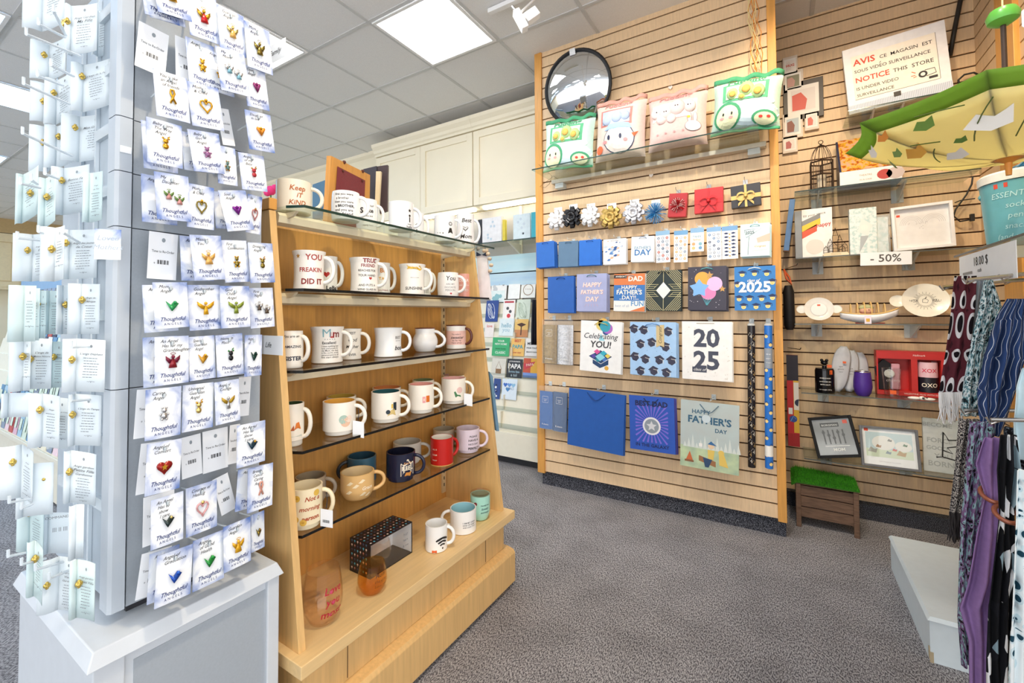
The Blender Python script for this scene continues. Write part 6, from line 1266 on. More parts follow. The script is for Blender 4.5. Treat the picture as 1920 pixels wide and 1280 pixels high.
CG=glass('clear_tumbler','f8f9f9',.95,1.3)
t=TH('drinking_glass','clear square-lipped drinking glass with orange sticker','glass',c)
t.add('tumbler_wall',MB(CG).lathe([(.001,0),(r*.72,0),(r*.76,.02),(r,H),(r*.95,H),(r*.7,.022),(.001,.018)],32,c),smooth='auto');t.add('sticker',MB(PR('e8652c')).rect(c.x-.012,c.x+.014,zD+.025,zD+.045,c.y-r*.8));t.add('print',MB(PR('b0a09c')).text('cheers',c.x,zD+H*.62,.022,c.y-r*.95,shear=.2))
for i,(x,y,w_,h_,a,l) in enumerate(((1576,690,34,38,.25,'leftmost of the three leaning padded gloves'),(1595,694,30,36,.12,'middle of the three leaning padded gloves'),(1614,696,30,36,-.02,'rightmost of the three leaning padded gloves'))):
    c=onY(x,y,3.22+.03*i);k=(onY(x+w_/2,y,3.22).x-onY(x,y,3.22).x);hh=c.z-zD-.003
    b=MB(M('glove_grey','C6C8CE',.7)).grid(lambda u,v:V((c.x+(u-.5)*2*k*(1-.75*(2*v-1)**4)+a*(v-.5)*.16,c.y-.014*math.sin(math.pi*u)+.03*v,zD+.004+2*hh*v*.96)),10,12)
    t=TH('padded_pouch','white grey padded pouch, '+l,'pouch',(c.x,c.y,zD));t.add('pad',b,smooth=True,solid=.01)
    t.add('print',MB(PR('6a6a70')).text('spa',c.x,c.z+.012,.014,c.y-.015).text('gloves',c.x,c.z-.004,.012,c.y-.016).text('care',c.x,c.z-.02,.01,c.y-.017))
    if i==0: t.add('sticker',MB(PR('e8652c')).rect(c.x+.01,c.x+.026,c.z+.03,c.z+.042,c.y-.012))
a,b_=onY(1645,735,3.24),onY(1795,735,3.24);zt=onY(1645,657,3.24).z
t=TH('gift_set_box','red window gift box showing an XOXO mug behind the glass','gift box',((a.x+b_.x)/2,3.27,zD))
RB=M('box_red','c42a26',.35);w=b_.x-a.x;h=zt-zD
x=lambda q:a.x+w*q
zz=lambda q:zD+.001+h*q
t.add('carton',MB(RB).box(x(0),x(1),3.31,3.315,zz(0),zz(1)).box(x(0),x(1),3.24,3.31,zz(0),zz(.1)).box(x(0),x(1),3.24,3.31,zz(.82),zz(1)).box(x(.45),x(.53),3.24,3.31,zz(.1),zz(.82)).box(x(.82),x(.86),3.24,3.31,zz(.1),zz(.82)).box(x(0),x(.02),3.24,3.31,zz(.1),zz(.82)))
t.add('lettering',MB(PR('f6e8e0')).text('Hallmark',x(.55),zz(.91),.014,3.2393,shear=.2).text('VALENTINE MUG WITH SOCKS',x(.6),zz(.05),.01,3.2393,width=w*.5))
q=TH('mug','small pink white and black XOXO mug inside the red box','mug',(x(.675),3.28,zz(.1)));rr=w*.13
q.add('body',MB(M('xo_black','22202a',.3)).lathe([(.001,0),(rr,0),(rr,h*.33),(rr*.9,h*.33)],28,(x(.675),3.28,zz(.1)+.001)).use(M('xo_pink','f0c6d0',.3)).lathe([(rr,h*.33),(rr,h*.66),(rr*.9,h*.66),(rr*.88,h*.4)],28,(x(.675),3.28,zz(.1)+.001)),smooth='auto')
cy2=lambda u,v:(x(.675)+(rr+.001)*math.sin(u/rr),3.28-(rr+.001)*math.cos(u/rr),v)
q.add('print',MB(PR('d8405a')).text('XOX',0,zz(.58),.01,0,width=rr*1.5,bold=.035,mp=cy2).use(PR('f4ead8')).text('OXO',0,zz(.26),.01,0,width=rr*1.6,bold=.035,mp=cy2))
q=TH('socks','folded black and pink socks with round white label inside red box','socks',(x(.2),3.28,zz(.1)))
q.add('sock',MB(M('sock_black','1c1a20',.9)).prism([(x(.03),zz(.1)),(x(.16),zz(.1)),(x(.2),zz(.7)),(x(.1),zz(.8)),(x(-.02),zz(.6))],3.25,3.28),bev=.004);q.add('sock',MB(M('sock_pink','d8a0ac',.9)).box(x(.2),x(.32),3.26,3.29,zz(.12),zz(.7)),bev=.006);q.add('label',MB(PR('f0eee8')).disc(x(.17),zz(.48),w*.07,3.2485,18,1,).use(PR('4a4a4a')).text('so',x(.17),zz(.55),.014,3.248).text('cozy',x(.17),zz(.42),.014,3.248))
c=on_shelf(1726,zD,3.12);t=TH('trinket_dish','small white slippers shaped trinket at the shelf front','trinket',c)
t.add('trinket',MB(M('trinket_white','F2F0EA',.4)).sphere((c.x-.025,c.y,zD+.01),.022,12,1.4,.7,.4).sphere((c.x+.03,c.y,zD+.009),.022,12,1.2,.7,.36).sphere((c.x,c.y-.012,zD+.014),.013,10,1,.6,.8),smooth=True);t.add('detail',MB(DARKM).sphere((c.x+.004,c.y-.02,zD+.015),.005,8).sphere((c.x+.02,c.y-.01,zD+.017),.004,8))
# shelf E frames
zE=SH['E']
def frame(TL,TR,BL,Y,lean,fc,fw,lab,fn,pc='f4f4f2'):
    mt,w,h=yplace(TL,TR,BL,Y);mt=mt@MX.Rotation(math.radians(lean),4,'X');t=TH('picture_frame',lab,'picture frame',mat=mt)
    f=MB(M('frame_'+fc,fc,.5,var=.08,spec=.2))
    for r in ((-w/2,-w/2+fw,-h/2,h/2),(w/2-fw,w/2,-h/2,h/2),(-w/2+fw,w/2-fw,-h/2,-h/2+fw),(-w/2+fw,w/2-fw,h/2-fw,h/2)): f.box(r[0],r[1],-.008,.012,r[2],r[3])
    t.add('frame',f,bev=.0015);t.add('mat_board',MB(M('mat_'+pc,pc,.5)).box(-w/2+fw,w/2-fw,.004,.008,-h/2+fw,h/2-fw))
    b=MB();fn(b,w-2*fw,h-2*fw);t.add('print',b);t.add('glazing',MB(glass('frame_glazing','fbfcfc',.97,.8)).box(-w/2+fw,w/2-fw,0,.001,-h/2+fw,h/2-fw));return t
def fa(b,w,h):
    b.use(M('metal_grad','8f8f8c',.35,.3,var=.3,scale=6)).rect(-w/2,w/2,-h/2,h/2,.0035)
    b.use(PR('3a3a38')).rect(-.3*w,.2*w,.28*h,.4*h,.0031).use(PR('e9e6e0')).text('BORGMAN',-.05*w,.33*h,.01,.0028,width=w*.42).use(PR('4e4e4c'))
    for k in range(5): b.rect((-.28+.13*k)*w,(-.24+.13*k)*w,-.2*h,.2*h,.0031)
    for k in range(5): b.rect((-.3+.13*k)*w,(-.22+.13*k)*w,(.1-.08*(k%3))*h,(.16-.08*(k%3))*h,.003)
    b.use(PR('f0efe8')).text('MOM',.05*w,-.36*h,.01,.0028,width=w*.3,bold=.03).rect(-.3*w,.35*w,-.26*h,-.245*h,.003).use(PR('e8502c')).rect(.32*w,.44*w,.36*h,.46*h,.0026)
frame((1513,783),(1595,779),(1534,857),3.17,-16,'111112',.016,'black frame with grey bar lettering and orange sticker, tilted',fa,'8a8a88')
def fb(b,w,h):
    b.use(PR('c8dcdf')).rect(-.44*w,.44*w,-.28*h,.4*h,.0036).use(PR('d8e4c8')).rect(-.44*w,.44*w,-.28*h,-.06*h,.0034).use(PR('f2f1ea')).disc(-.1*w,.12*h,.17*w,.0032,18,1.3).disc(.27*w,.06*h,.12*w,.0032,18,1.3)
    for x,z,r,c in ((-.32,-.1,.1,'a8a89c'),(-.2,.02,.06,'b08a6a'),(.02,.2,.05,'8a8a80'),(.22,-.14,.1,'c0a070'),(.1,-.05,.05,'d86a5a'),(.3,.1,.05,'6a8a6a'),(-.02,-.14,.06,'8a9aa0')): b.use(PR(c)).flat([((x+r*q[0])*w,(z+r*q[1])*h) for q in ((-.9,-.4),(-.3,.9),(.4,.3),(1,.5),(.7,-.7))],.003-.001*r)
    b.use(PR('b8b4b0')).text('two friends at the seaside',0,-.4*h,.01,.003,width=w*.4).use(PR('e8502c')).rect(-.46*w,-.38*w,.42*h,.5*h,.0024)
frame((1610,796),(1721,808),(1616,869),3.15,-12,'6a6c70',.012,'grey frame with pastel landscape drawing and orange sticker',fb)
mt,w,h=yplace((1731,783),(1800,790),(1731,880),3.2);t=TH('acrylic_sign','clear acrylic block printed with grey words and a black figure','sign',mat=mt@MX.Rotation(math.radians(-6),4,'X'))
t.add('acrylic_block',MB(M('acrylic_pale','D4DBD8',.15,alpha=.8)).box(-w/2,w/2,0,.02,-h/2,h/2));b=MB(PR('a2a8a6'))
for k,s_ in enumerate(('BECOME','A','FORCE','GOOD','YOU','BORN')): b.text(s_,(-.1,.05,-.05,-.12,.05,-.02)[k]*w,(.38-.145*k)*h,.01,-.0006,width=w*(.8,.14,.7,.6,.5,.7)[k],bold=.035)
b.use(PR('1a1a1c')).stroke([(-.15*w,-.22*h),(.02*w,-.2*h),(.06*w,.26*h),(.2*w,.12*h),(.45*w,.14*h)],.006,-.0012).stroke([(.05*w,-.08*h),(.3*w,-.12*h),(.16*w,-.02*h),(.42*w,.02*h)],.006,-.0012).stroke([(.02*w,-.2*h),(.4*w,-.24*h)],.006,-.0012);t.add('print',b)
# crate with turf
cr=[onZ(1493,985,0),onZ(1610,1010,0)]
x0,x1=.04,.325;yf,yb=3.0,3.22;zt=.245
WD=M('crate_wood','6a5140',.8,var=.3,scale=10,stretch=(2,14,14));t=TH('wooden_crate','dark weathered wooden crate stool standing on the carpet','crate',((x0+x1)/2,3.1,0))
for k in range(3): t.add('slat',MB(WD).box(x0+.004,x1-.004,yf+.012,yf+.024,.055+.06*k,.055+.06*k+.055),bev=.002)
for k in range(3): t.add('slat',MB(WD).box(x1-.024,x1-.012,yf+.026,yb-.004,.055+.06*k,.055+.06*k+.055),bev=.002);t.add('slat',MB(WD).box(x0+.012,x0+.024,yf+.026,yb-.004,.055+.06*k,.055+.06*k+.055),bev=.002)
for xx in (x0,x1-.024):
    for yy in (yf,yb-.024): t.add('leg',MB(WD).box(xx,xx+.024,yy-.002,yy+.012,0,zt),bev=.002)
t.add('top_board',MB(WD).box(x0+.002,x1-.002,yf+.014,yb,zt-.008,zt))
TURF=M('turf_green','3f9a12',.7,var=.5,scale=140,h2='1f6a0a');b=MB(TURF)
t=TH('artificial_turf','bright green artificial grass mat draped over the crate','turf mat',((x0+x1)/2,3.1,zt))
t.add('mat',MB(M('turf_base','2a6a10',.9)).grid(lambda u,v:V((x0-.02+(x1-x0+.025)*u,yf-.008+(yb-yf+.02)*v,zt+.004+.018*(1-u)*(v)-.03*max(0,.08-u)*8)),12,8),solid=.004)
for k in range(5200):
    u,v=RND.random(),RND.random();p=V((x0-.02+(x1-x0+.025)*u,yf-.008+(yb-yf+.02)*v,zt+.005+.018*(1-u)*v-.03*max(0,.08-u)*8));d=V((RND.uniform(-.007,.007),RND.uniform(-.007,.004),RND.uniform(.012,.022)));sd=V((RND.uniform(-1,1),RND.uniform(-1,1),0))*.0012
    b.add([p-sd,p+sd,p+d],[(0,1,2)])
o=t.add('grass_blades',b);o['kind']='stuff'
# things hanging at the left post of the alcove
t=TH('rolled_print','light blue boxed roll hanging beside the wooden post','box',onY(1478,470,3.25));a,b_=onY(1486,374,3.25),onY(1474,470,3.25)
t.add('tube_box',MB(M('powder_blue','6f9cd8',.5)).bar(a,b_,.03,.03),bev=.002);t.add('box_end',MB(M('end_brown','7a5a40',.6)).bar(b_,b_+(b_-a).normalized()*.006,.032,.032))
t=TH('folded_umbrella','folded black compact umbrella with orange strap beside the post','umbrella',onY(1480,615,3.24));a,b_=onY(1478,535,3.24),onY(1481,618,3.24)
t.add('sleeve',MB(M('nylon_black','18161a',.6,bump=.3)).tube([a,a.lerp(b_,.15),a.lerp(b_,.9),b_],[.02,.03,.03,.018],12),smooth='auto')
t.add('strap',MB(M('strap_orange','d8643a',.5)).tube([onY(1470,505,3.25),onY(1474,522,3.23),onY(1484,533,3.22),onY(1480,520,3.24),onY(1471,508,3.26)],.006,6),smooth=True)
t=TH('printed_bag','red navy and yellow printed flat bag hanging low by the post','gift bag',onY(1485,750,3.22))
a,b_=onY(1474,665,3.22),onY(1500,838,3.22);w=b_.x-a.x;h=a.z-b_.z;xx=lambda q:a.x+w*q
zq=lambda q:b_.z+h*q
t.add('body',MB(M('bag_red','c3282a',.5)).box(xx(0),xx(1),3.22,3.232,zq(0),zq(1)))
t.add('print',MB(PR('2a2430')).rect(xx(0),xx(1),zq(.72),zq(1),3.2193).use(PR('e6b83a')).rect(xx(.55),xx(1),zq(.15),zq(.74),3.2194).use(PR('f2eee6')).rect(xx(.58),xx(1),zq(.4),zq(.7),3.2192).use(PR('26304a')).disc(xx(1),zq(.48),w*.36,3.2188,16,1,math.pi/2,3*math.pi/2).use(PR('2f4f9a')).disc(xx(.5),zq(.3),w*.33,3.2185,18).use(PR('6fa0d8')).stroke([(xx(.25),zq(.27)),(xx(.5),zq(.33)),(xx(.75),zq(.3))],.004,3.218).use(PR('f0f0ee')).rect(xx(.1),xx(.45),zq(.35),zq(.42),3.2188).use(PR('a8201f')).rect(xx(0),xx(1),zq(0),zq(.14),3.219))
for (x,y,l) in ((1478,655,'above the red printed flat bag'),(1472,500,'above the folded black umbrella')): 
    p=onY(x,y,3.2);one('display_hook',MB(HOOK).tube([(p.x,YA-.002,p.z),(p.x+.06,3.18,p.z+.004),(p.x+.065,3.175,p.z+.014)],.003,6),'long chrome hook '+l,'hook',p)
# cables in the alcove corner
CB=M('cable_black','1d1a18',.5)
one('cable_conduit',MB(CB).tube([onY(1808,-40,3.33),onY(1800,5,3.33),onY(1790,55,3.33),onY(1781,105,3.33)],.011,8),'thick black cable running down the alcove corner','cable',onY(1790,50,3.33),smooth=True)
one('power_cord',MB(CB).tube([onY(x,y,3.32) for x,y in ((1799,162),(1797,150),(1808,140),(1826,136),(1838,142))],.005,8),'black cord loop at the corner above the umbrella rim','cord',onY(1820,140,3.32),smooth=True)
one('power_cord',MB(CB).tube([onY(x,y,3.31) for x,y in ((1824,330),(1822,345),(1812,365),(1792,392),(1788,405),(1800,415),(1818,412),(1826,404))],.004,8).tube([onY(x,y,3.32) for x,y in ((1790,380),(1800,376),(1828,372))],.003,6).box(onY(1818,408,3.31).x,onY(1826,408,3.31).x,3.295,3.315,onY(1818,415,3.31).z,onY(1818,402,3.31).z),'black cord with plug hanging left of the aqua bucket','cord',onY(1800,390,3.31),smooth='auto')
# ---------- open umbrella hanging upside down ----------
UC=onY(1890,298,2.62);UC=V((.546,1.773,1.636));rimz=1.765;RU=.375
t=TH('umbrella','open yellow umbrella with green rim hanging upside down','umbrella',UC)
YEL=M('umbrella_yellow','FDF3BE',.6,var=.04,scale=7);GRN=M('umbrella_green','a5c95a',.6)
for m in (YEL,GRN):
    nt=m.node_tree;bs=nt.nodes['Principled BSDF'];tl=nt.nodes.new('ShaderNodeBsdfTranslucent');mx=nt.nodes.new('ShaderNodeMixShader');mx.inputs[0].default_value=.7
    src=bs.inputs['Base Color'].links[0].from_socket;nt.links.new(src,tl.inputs[0]);nt.links.new(bs.outputs[0],mx.inputs[1]);nt.links.new(tl.outputs[0],mx.inputs[2]);nt.links.new(mx.outputs[0],nt.nodes['Material Output'].inputs[0])
NR=8;angs=[math.radians(45*k+23.6) for k in range(NR)]
def canopy(a,s): # s 0 centre ..1 rim ; bowl opening upward
    return V((UC.x+RU*math.cos(a)*math.sin(s*.8)/math.sin(.8),UC.y+RU*math.sin(a)*math.sin(s*.8)/math.sin(.8),UC.z+(rimz-UC.z)*(1-math.cos(s*.8))/(1-math.cos(.8))))
b=MB(YEL);gb=MB(GRN);rb=MB(M('rib_steel','6a6058',.35,.7))
for k in range(NR):
    a0,a1=angs[k],angs[(k+1)%NR]+(2*math.pi if k==NR-1 else 0)
    def pan(u,v,f0=0,f1=1):
        s=f0+(f1-f0)*v;p=canopy(a0,s).lerp(canopy(a1,s),u);sag=math.sin(math.pi*u);c=V((UC.x,UC.y,p.z));return p+(c-p)*.06*sag*s
    b.grid(lambda u,v:pan(u,v,0,.86),8,10);gb.grid(lambda u,v:pan(u,v,.86,1),8,3)
    rb.tube([canopy(a0,s/10)+(V((UC.x,UC.y,rimz))-canopy(a0,s/10)).normalized()*.004 for s in range(1,11)],.0028,6)
    rb.tube([canopy(a0,.55),(UC.x,UC.y,UC.z+.16)],.002,5)
cn_=t.add('canopy',b,smooth=True,solid=.001);t.add('rim_band',gb,parent=cn_,smooth=True,solid=.0012);t.add('ribs',rb)
t.add('shaft',MB(M('shaft_dark','4a3a30',.35,.4)).tube([(UC.x,UC.y,UC.z-.04),(UC.x,UC.y,2.03)],.006,10),smooth='auto')
t.add('ferrule',MB(M('ferrule_orange','e0923a',.5)).lathe([(.001,-.045),(.006,-.045),(.008,-.01),(.035,.004),(.03,.012),(.001,.012)],16,UC),smooth='auto')
t.add('handle',MB(M('knob_green','5fae46',.3)).lathe([(.001,2.018-UC.z),(.014,2.018-UC.z),(.032,2.03-UC.z),(.035,2.045-UC.z),(.027,2.062-UC.z),(.001,2.066-UC.z)],24,UC),smooth='auto')
g=MB(PAPER);cx_,cz_=UC.x+.05,2.01
hx=[(cx_+.032*math.cos(math.pi/6+k*math.pi/3)*.85,cz_+.042*math.sin(math.pi/6+k*math.pi/3)) for k in range(6)];g.prism(hx,UC.y-.03,UC.y-.028);g.use(PR('b8b0a8'));g.rect(cx_-.02,cx_-.004,cz_-.03,cz_+.01,UC.y-.0305);t.add('price_tag',g)
d=MB()
for k,(a,s,r,c) in enumerate(((3.5,.55,.05,'e9a93a'),(3.9,.75,.035,'6a8a3a'),(3.2,.75,.04,'f5f0e6'),(4.3,.62,.06,'f5f0e6'),(3.7,.35,.04,'f5f0e6'),(4.0,.5,.02,'5a7a34'),(3.35,.62,.03,'7a9a44'),(4.6,.7,.03,'5a7a34'),(3.55,.8,.03,'e08a2a'),(2.9,.6,.04,'6a8a3a'))):
    p=canopy(a,s);out=(p-V((UC.x,UC.y,rimz+.1))).normalized();tg=V((-math.sin(a),math.cos(a),0));up=out.cross(tg);o=p+out*(.004);r*=.8
    k0=[(-1,-.2),(-.4,.5),(.2,.3),(.9,.6),(.8,-.4),(0,-.6)];d.use(PR(c)).add([o+tg*r*x+up*r*y for x,y in k0],[tuple(range(6))])
d.use(PR('5a6a2a'))
for (a0,s0,a1,s1) in ((3.3,.35,3.7,.5),(4.1,.45,4.35,.8),(3.6,.62,3.85,.55),(4.5,.4,4.6,.78),(3.9,.84,4.2,.8)):
    pts=[canopy(a0+(a1-a0)*q/6,s0+(s1-s0)*q/6) for q in range(7)];d.tube([p+(p-V((UC.x,UC.y,rimz+.1))).normalized()*.005 for p in pts],.0016,4)
t.add('print',d,parent=cn_)
one('hanging_wire',MB(RAF2).tube([(UC.x,UC.y,2.066),(UC.x+.005,UC.y,2.6),(UC.x,UC.y,ZC)],.0022,5),'pale cord holding the upturned umbrella from the ceiling','cord',(UC.x,UC.y,ZC))
# ---------- right wall shelf with aqua buckets ----------
sx0,sx1=.62,XR-.004;sz=1.445
t=TH('display_shelf','dark edged glass shelf on the right wall under the buckets','shelf',(.78,2.2,sz))
t.add('glass_panel',MB(SMOKE).box(sx0,sx1,1.75,2.56,sz-.008,sz));t.add('front_edge',MB(EDGED).box(sx0-.0012,sx0-.0002,1.75,2.56,sz-.008,sz))
t.add('bracket',MB(CREAM).box(sx0+.06,sx1,2.2,2.215,sz-.05,sz-.009))
def bucket(c,r,h,col,lab,word,extra):
    t=TH('storage_bucket',lab,'bucket',c);m_=M('tin_'+col,col,.35,.1)
    t.add('drum',MB(m_).lathe([(.001,0),(r*.86,0),(r,h),(r*.97,h),(r*.83,.006),(.001,.006)],40,c),smooth='auto')
    t.add('lid',MB(M('tin_white','EFEFE8',.4)).lathe([(.001,h+.002),(r*1.04,h+.002),(r*1.05,h+.03),(r*.98,h+.038),(.001,h+.04)],40,c),smooth='auto')
    fa=math.atan2(-c[1],-c[0])
    def cyl(u,v):
        rr=(r*.86+r*.14*v/h)+.0012;a=fa+u/r;return (c[0]+rr*math.cos(a),c[1]+rr*math.sin(a),c[2]+v)
    b=MB(PR('c8f0f2'))
    for k,s_ in enumerate(word): b.text(s_,-.02,h*(.78-.16*k),.028,0,shear=.15,mp=cyl)
    b.use(PR('e0503a')).add([cyl(u,v) for u,v in ((-.08,h*.9),(-.04,h*.9),(-.04,h*.97),(-.08,h*.97))],[(0,1,2,3)]);t.add('lettering',b)
    t.add('side_grip',MB(m_).sphere((c[0]-r*.9,c[1]+.02,c[2]+h*.85),.014,8),smooth=True)
bc=onX(1862,400,.78);bucket(V((.765,2.36,sz+.001)),.115,.235,'6fb6c0','aqua tin bucket lettered Essentials with white lid','ESSENTIALS;socks;pens;snacks;(and more)'.split(';'),0)
bucket(V((.80,2.09,sz+.001)),.095,.2,'8fd0cf','pale turquoise clear bucket beside the aqua tin bucket','G;IFT'.split(';'),0)
t=TH('ribbon_scraps','glossy blue and teal ribbon scraps on top of the buckets','ribbon',(.78,2.3,sz+.28))
t.add('ribbon_loops',MB(M('ribbon_irid','4a9ad0',.15,.4,var=.5,scale=30,h2='a8e0e0')).grid(lambda u,v:V((.74+.12*u,2.36-.16*u+.03*math.sin(9*v),sz+.282+.05*math.sin(math.pi*u)*(.4+.6*math.sin(3*v)**2)+.02*v)),14,8).grid(lambda u,v:V((.80+.1*u,2.2-.1*u,sz+.285+.06*math.sin(math.pi*v)*u)),10,8),smooth=True,solid=.001)
mt=MX.Translation((.60,2.18,1.37))@MX.Rotation(math.radians(-90),4,'Z')
t=TH('price_sign','white price card reading 18.00 $ under the glass shelf','sign',mat=mt)
t.add('paper',MB(PAPER).box(-.24,.26,0,.002,-.06,.055));t.add('lettering',MB(INK).text('18.00 $',-.02,.02,.045,-.001).text('each',-.03,-.012,.02,-.001).use(PR('9a9a98')).rect(-.2,-.1,-.02,-.01,-.001))
# ---------- scarf rack ----------
t=TH('floor_plinth','low white laminate base box below the hanging scarves','plinth',(.66,2.4,0))
PLW=M('plinth_white','DDE9EE',.4,var=.02);px0,px1,py0,py1,pz=.404,XR-.06,2.075,2.742,.155
t.add('box_body',MB(PLW).box(px0+.006,px1,py0+.006,py1-.006,0,pz-.012));t.add('top_panel',MB(PLW).hexa([(px0,py0,pz-.012),(px1,py0,pz-.012),(px1,py1,pz-.012),(px0,py1,pz-.012)],[(px0+.008,py0+.008,pz),(px1,py0+.008,pz),(px1,py1-.008,pz),(px0+.008,py1-.008,pz)]))
t.add('corner_wear',MB(M('wear_tan','b9a98a',.8)).box(px0+.004,px0+.014,py0+.003,py0+.0055,.0,.035).box(px0+.003,px0+.0055,py0+.006,py0+.016,.01,.05))
t=TH('scarf_rack','chrome waterfall hook arms carrying scarves from the right wall','rack',(.7,2.1,1.3))
for (y,z) in ((2.2,1.30),(1.95,1.31),(2.02,.885),(1.8,.9)):
    t.add('arm',MB(HOOK).tube([(XR-.004,y,z+.03),(.62,y,z+.012),(.50,y,z)],.006,8))
    for k in range(4): t.add('hook_tip',MB(HOOK).tube([(.52+.08*k,y,z+.008*k),(.50+.08*k,y,z-.012+.008*k),(.49+.08*k,y,z+.006+.008*k)],.003,6))
SCM={}
def scarf(pts,Y0,lab,mat,folds=5,amp=.012,fringe=None,ring=None,dy=0,thick=.0016,nz=34):
    """pts: rows (pixel xl,xr,y); depth Y0 at the top moving by dy to the bottom"""
    rows=[];n=len(pts)
    for i,(xl,xr,y) in enumerate(pts):
        Y=Y0+dy*i/(n-1);rows.append((onY(xl,y,Y),onY(xr,y,Y)))
    c=(rows[0][0]+rows[0][1])/2;t=TH('scarf',lab,'scarf',c)
    ph=RND.random()*6
    def f(u,v):
        q=v*(n-1);i=min(n-2,int(q));k=q-i;k=k*k*(3-2*k);L=rows[i][0].lerp(rows[i+1][0],k);R=rows[i][1].lerp(rows[i+1][1],k);p=L.lerp(R,u)
        w=(R-L).length;am=min(amp,w*.16)
        return p+V((0,am*(math.sin(u*folds*2*math.pi+ph+.7*math.sin(5*v))+.4*math.sin(u*folds*5+9*v)),0))
    b=MB(mat).grid(f,max(28,folds*8),nz);t.add('cloth',b,smooth=True,solid=thick)
    if fringe:
        fb=MB(fringe[0])
        for k in range(fringe[1]):
            u=k/(fringe[1]-1);p=f(u,1);z=fringe[2]*RND.uniform(.8,1.1);fb.tube([p,p+V((RND.uniform(-.004,.004),RND.uniform(-.006,.006),-z*.5)),p+V((RND.uniform(-.01,.01),RND.uniform(-.01,.01),-z))],.0016,4)
        t.add('fringe',fb)
    if ring:
        for v in ring:
            L,R=f(0,v),f(1,v);m_=(L+R)/2;r=(R-L).length/2+.008
            t.add('ring',MB(M('ring_copper','9a5a44',.3,.3)).tube([m_+V((r*math.cos(q),.03*math.sin(q),.012*math.sin(q))) for q in [2*math.pi*j/18 for j in range(19)]],.006,8,False),smooth=True)
    return t
def dots(name,base,ringc,scale,stretch):
    return pattern(name,'vorUV',[base if False else '1a1014','f0eeee',base,base],scale,.85,pos=(.2,.27,.5),stretch=stretch,rand=.25)
m=pattern('scarf_eyes','vorUV',['140d12','D8D6D8','5a2630','3d1a22'],1,.85,pos=(.23,.36,.62),stretch=(2.2,4.4,1),rand=.15)
scarf([(1789,1830,517),(1783,1827,580),(1772,1818,660),(1760,1803,735)],2.08,'maroon scarf with white eye circles and white fringe',m,2,.006,(M('fringe_white','E4E2E0',.8),46,.1),nz=20)
scarf([(1830,1845,520),(1824,1840,590),(1812,1834,680),(1800,1826,780)],2.12,'narrow grey scarf folded right behind the maroon one',M('scarf_grey','A9B4C0',.85,var=.1),2,.01)
m=pattern('scarf_teal_floral','noiseUV',['1d2a30','6f9aa4','DCE6E8','2b3a40'],7,.85,pos=(.42,.5,.6),stretch=(2,4,1))
scarf([(1846,1862,524),(1838,1880,575),(1822,1862,640),(1808,1850,720),(1803,1846,780)],2.05,'teal black and white floral scarf behind the striped one',m,3,.014)
m=pattern('scarf_navy_wave','waveUV',['2b4270','D3DAE4','2b3f68','24365c'],1.6,.85,pos=(.36,.5,.9),stretch=(1,4.2,1),rand=6)
scarf([(1890,1925,560),(1868,1925,600),(1846,1925,670),(1834,1912,730),(1838,1892,780),(1848,1874,818)],1.95,'navy and white wavy striped scarf knotted at its foot',m,3,.02)
scarf([(1916,1960,690),(1906,1960,730),(1899,1950,790),(1902,1950,862)],1.86,'plain pale ice blue scarf at the right picture edge',M('scarf_ice','CFE3EA',.8,var=.05),2,.02)
m=pattern('scarf_bw','noiseUV',['17161a','5a5456','E8E2D8','201c20'],11,.9,pos=(.45,.54,.62),stretch=(3,6,1))
scarf([(1800,1842,785),(1795,1836,840),(1788,1826,905),(1781,1812,960)],2.0,'black and cream speckled scarf with tangled fringe',m,3,.012,(M('fringe_black','2a2628',.8),50,.09))
m=pattern('scarf_mottle','noiseUV',['161519','7a5f86','8fb0b8','1b1a20'],6,.9,pos=(.42,.52,.62),stretch=(2,5,1))
scarf([(1820,1868,790),(1812,1860,880),(1802,1846,980),(1799,1836,1060),(1797,1830,1160),(1804,1840,1250)],1.93,'long black scarf mottled with lilac and teal',m,3,.014)
scarf([(1844,1872,820),(1828,1884,868),(1838,1878,905),(1846,1872,926),(1828,1880,1000),(1812,1876,1090),(1798,1862,1137),(1816,1856,1200),(1818,1853,1330)],1.82,'plain purple scarf drawn through a copper ring',M('scarf_purple','8f6fa4',.9,var=.08,scale=60,bump=.3),2,.014,ring=[.37])
m=pattern('scarf_leaf','cellUV',['141519','1b1c22','EDEFF2','8fa8b4'],1,.85,pos=(.4,.68,.84),stretch=(5,15,1),rand=1)
scarf([(1874,1905,815),(1868,1912,880),(1872,1900,962),(1862,1905,1040),(1852,1900,1130),(1850,1898,1230),(1850,1900,1330)],1.76,'black scarf with large white leaf shapes and copper ring',m,3,.014,ring=[.34])
m=pattern('scarf_leopard','vorUV',['1d4254','CFE2E8','EAF2F4'],1,.85,pos=(.3,.42),stretch=(4,26,1),rand=1)
scarf([(1906,1950,880),(1904,1955,960),(1898,1955,1060),(1894,1955,1180),(1888,1955,1340)],1.68,'white scarf with teal leopard spots at the right edge',m,3,.016)
m=pattern('scarf_black_grey','noiseUV',['15161a','4a4e58','9aa4ac'],5,.85,pos=(.5,.6),stretch=(2,5,1))
scarf([(1880,1930,800),(1884,1935,860),(1890,1935,960)],1.88,'black and grey scarf behind the purple and leaf scarves',m,3,.014)
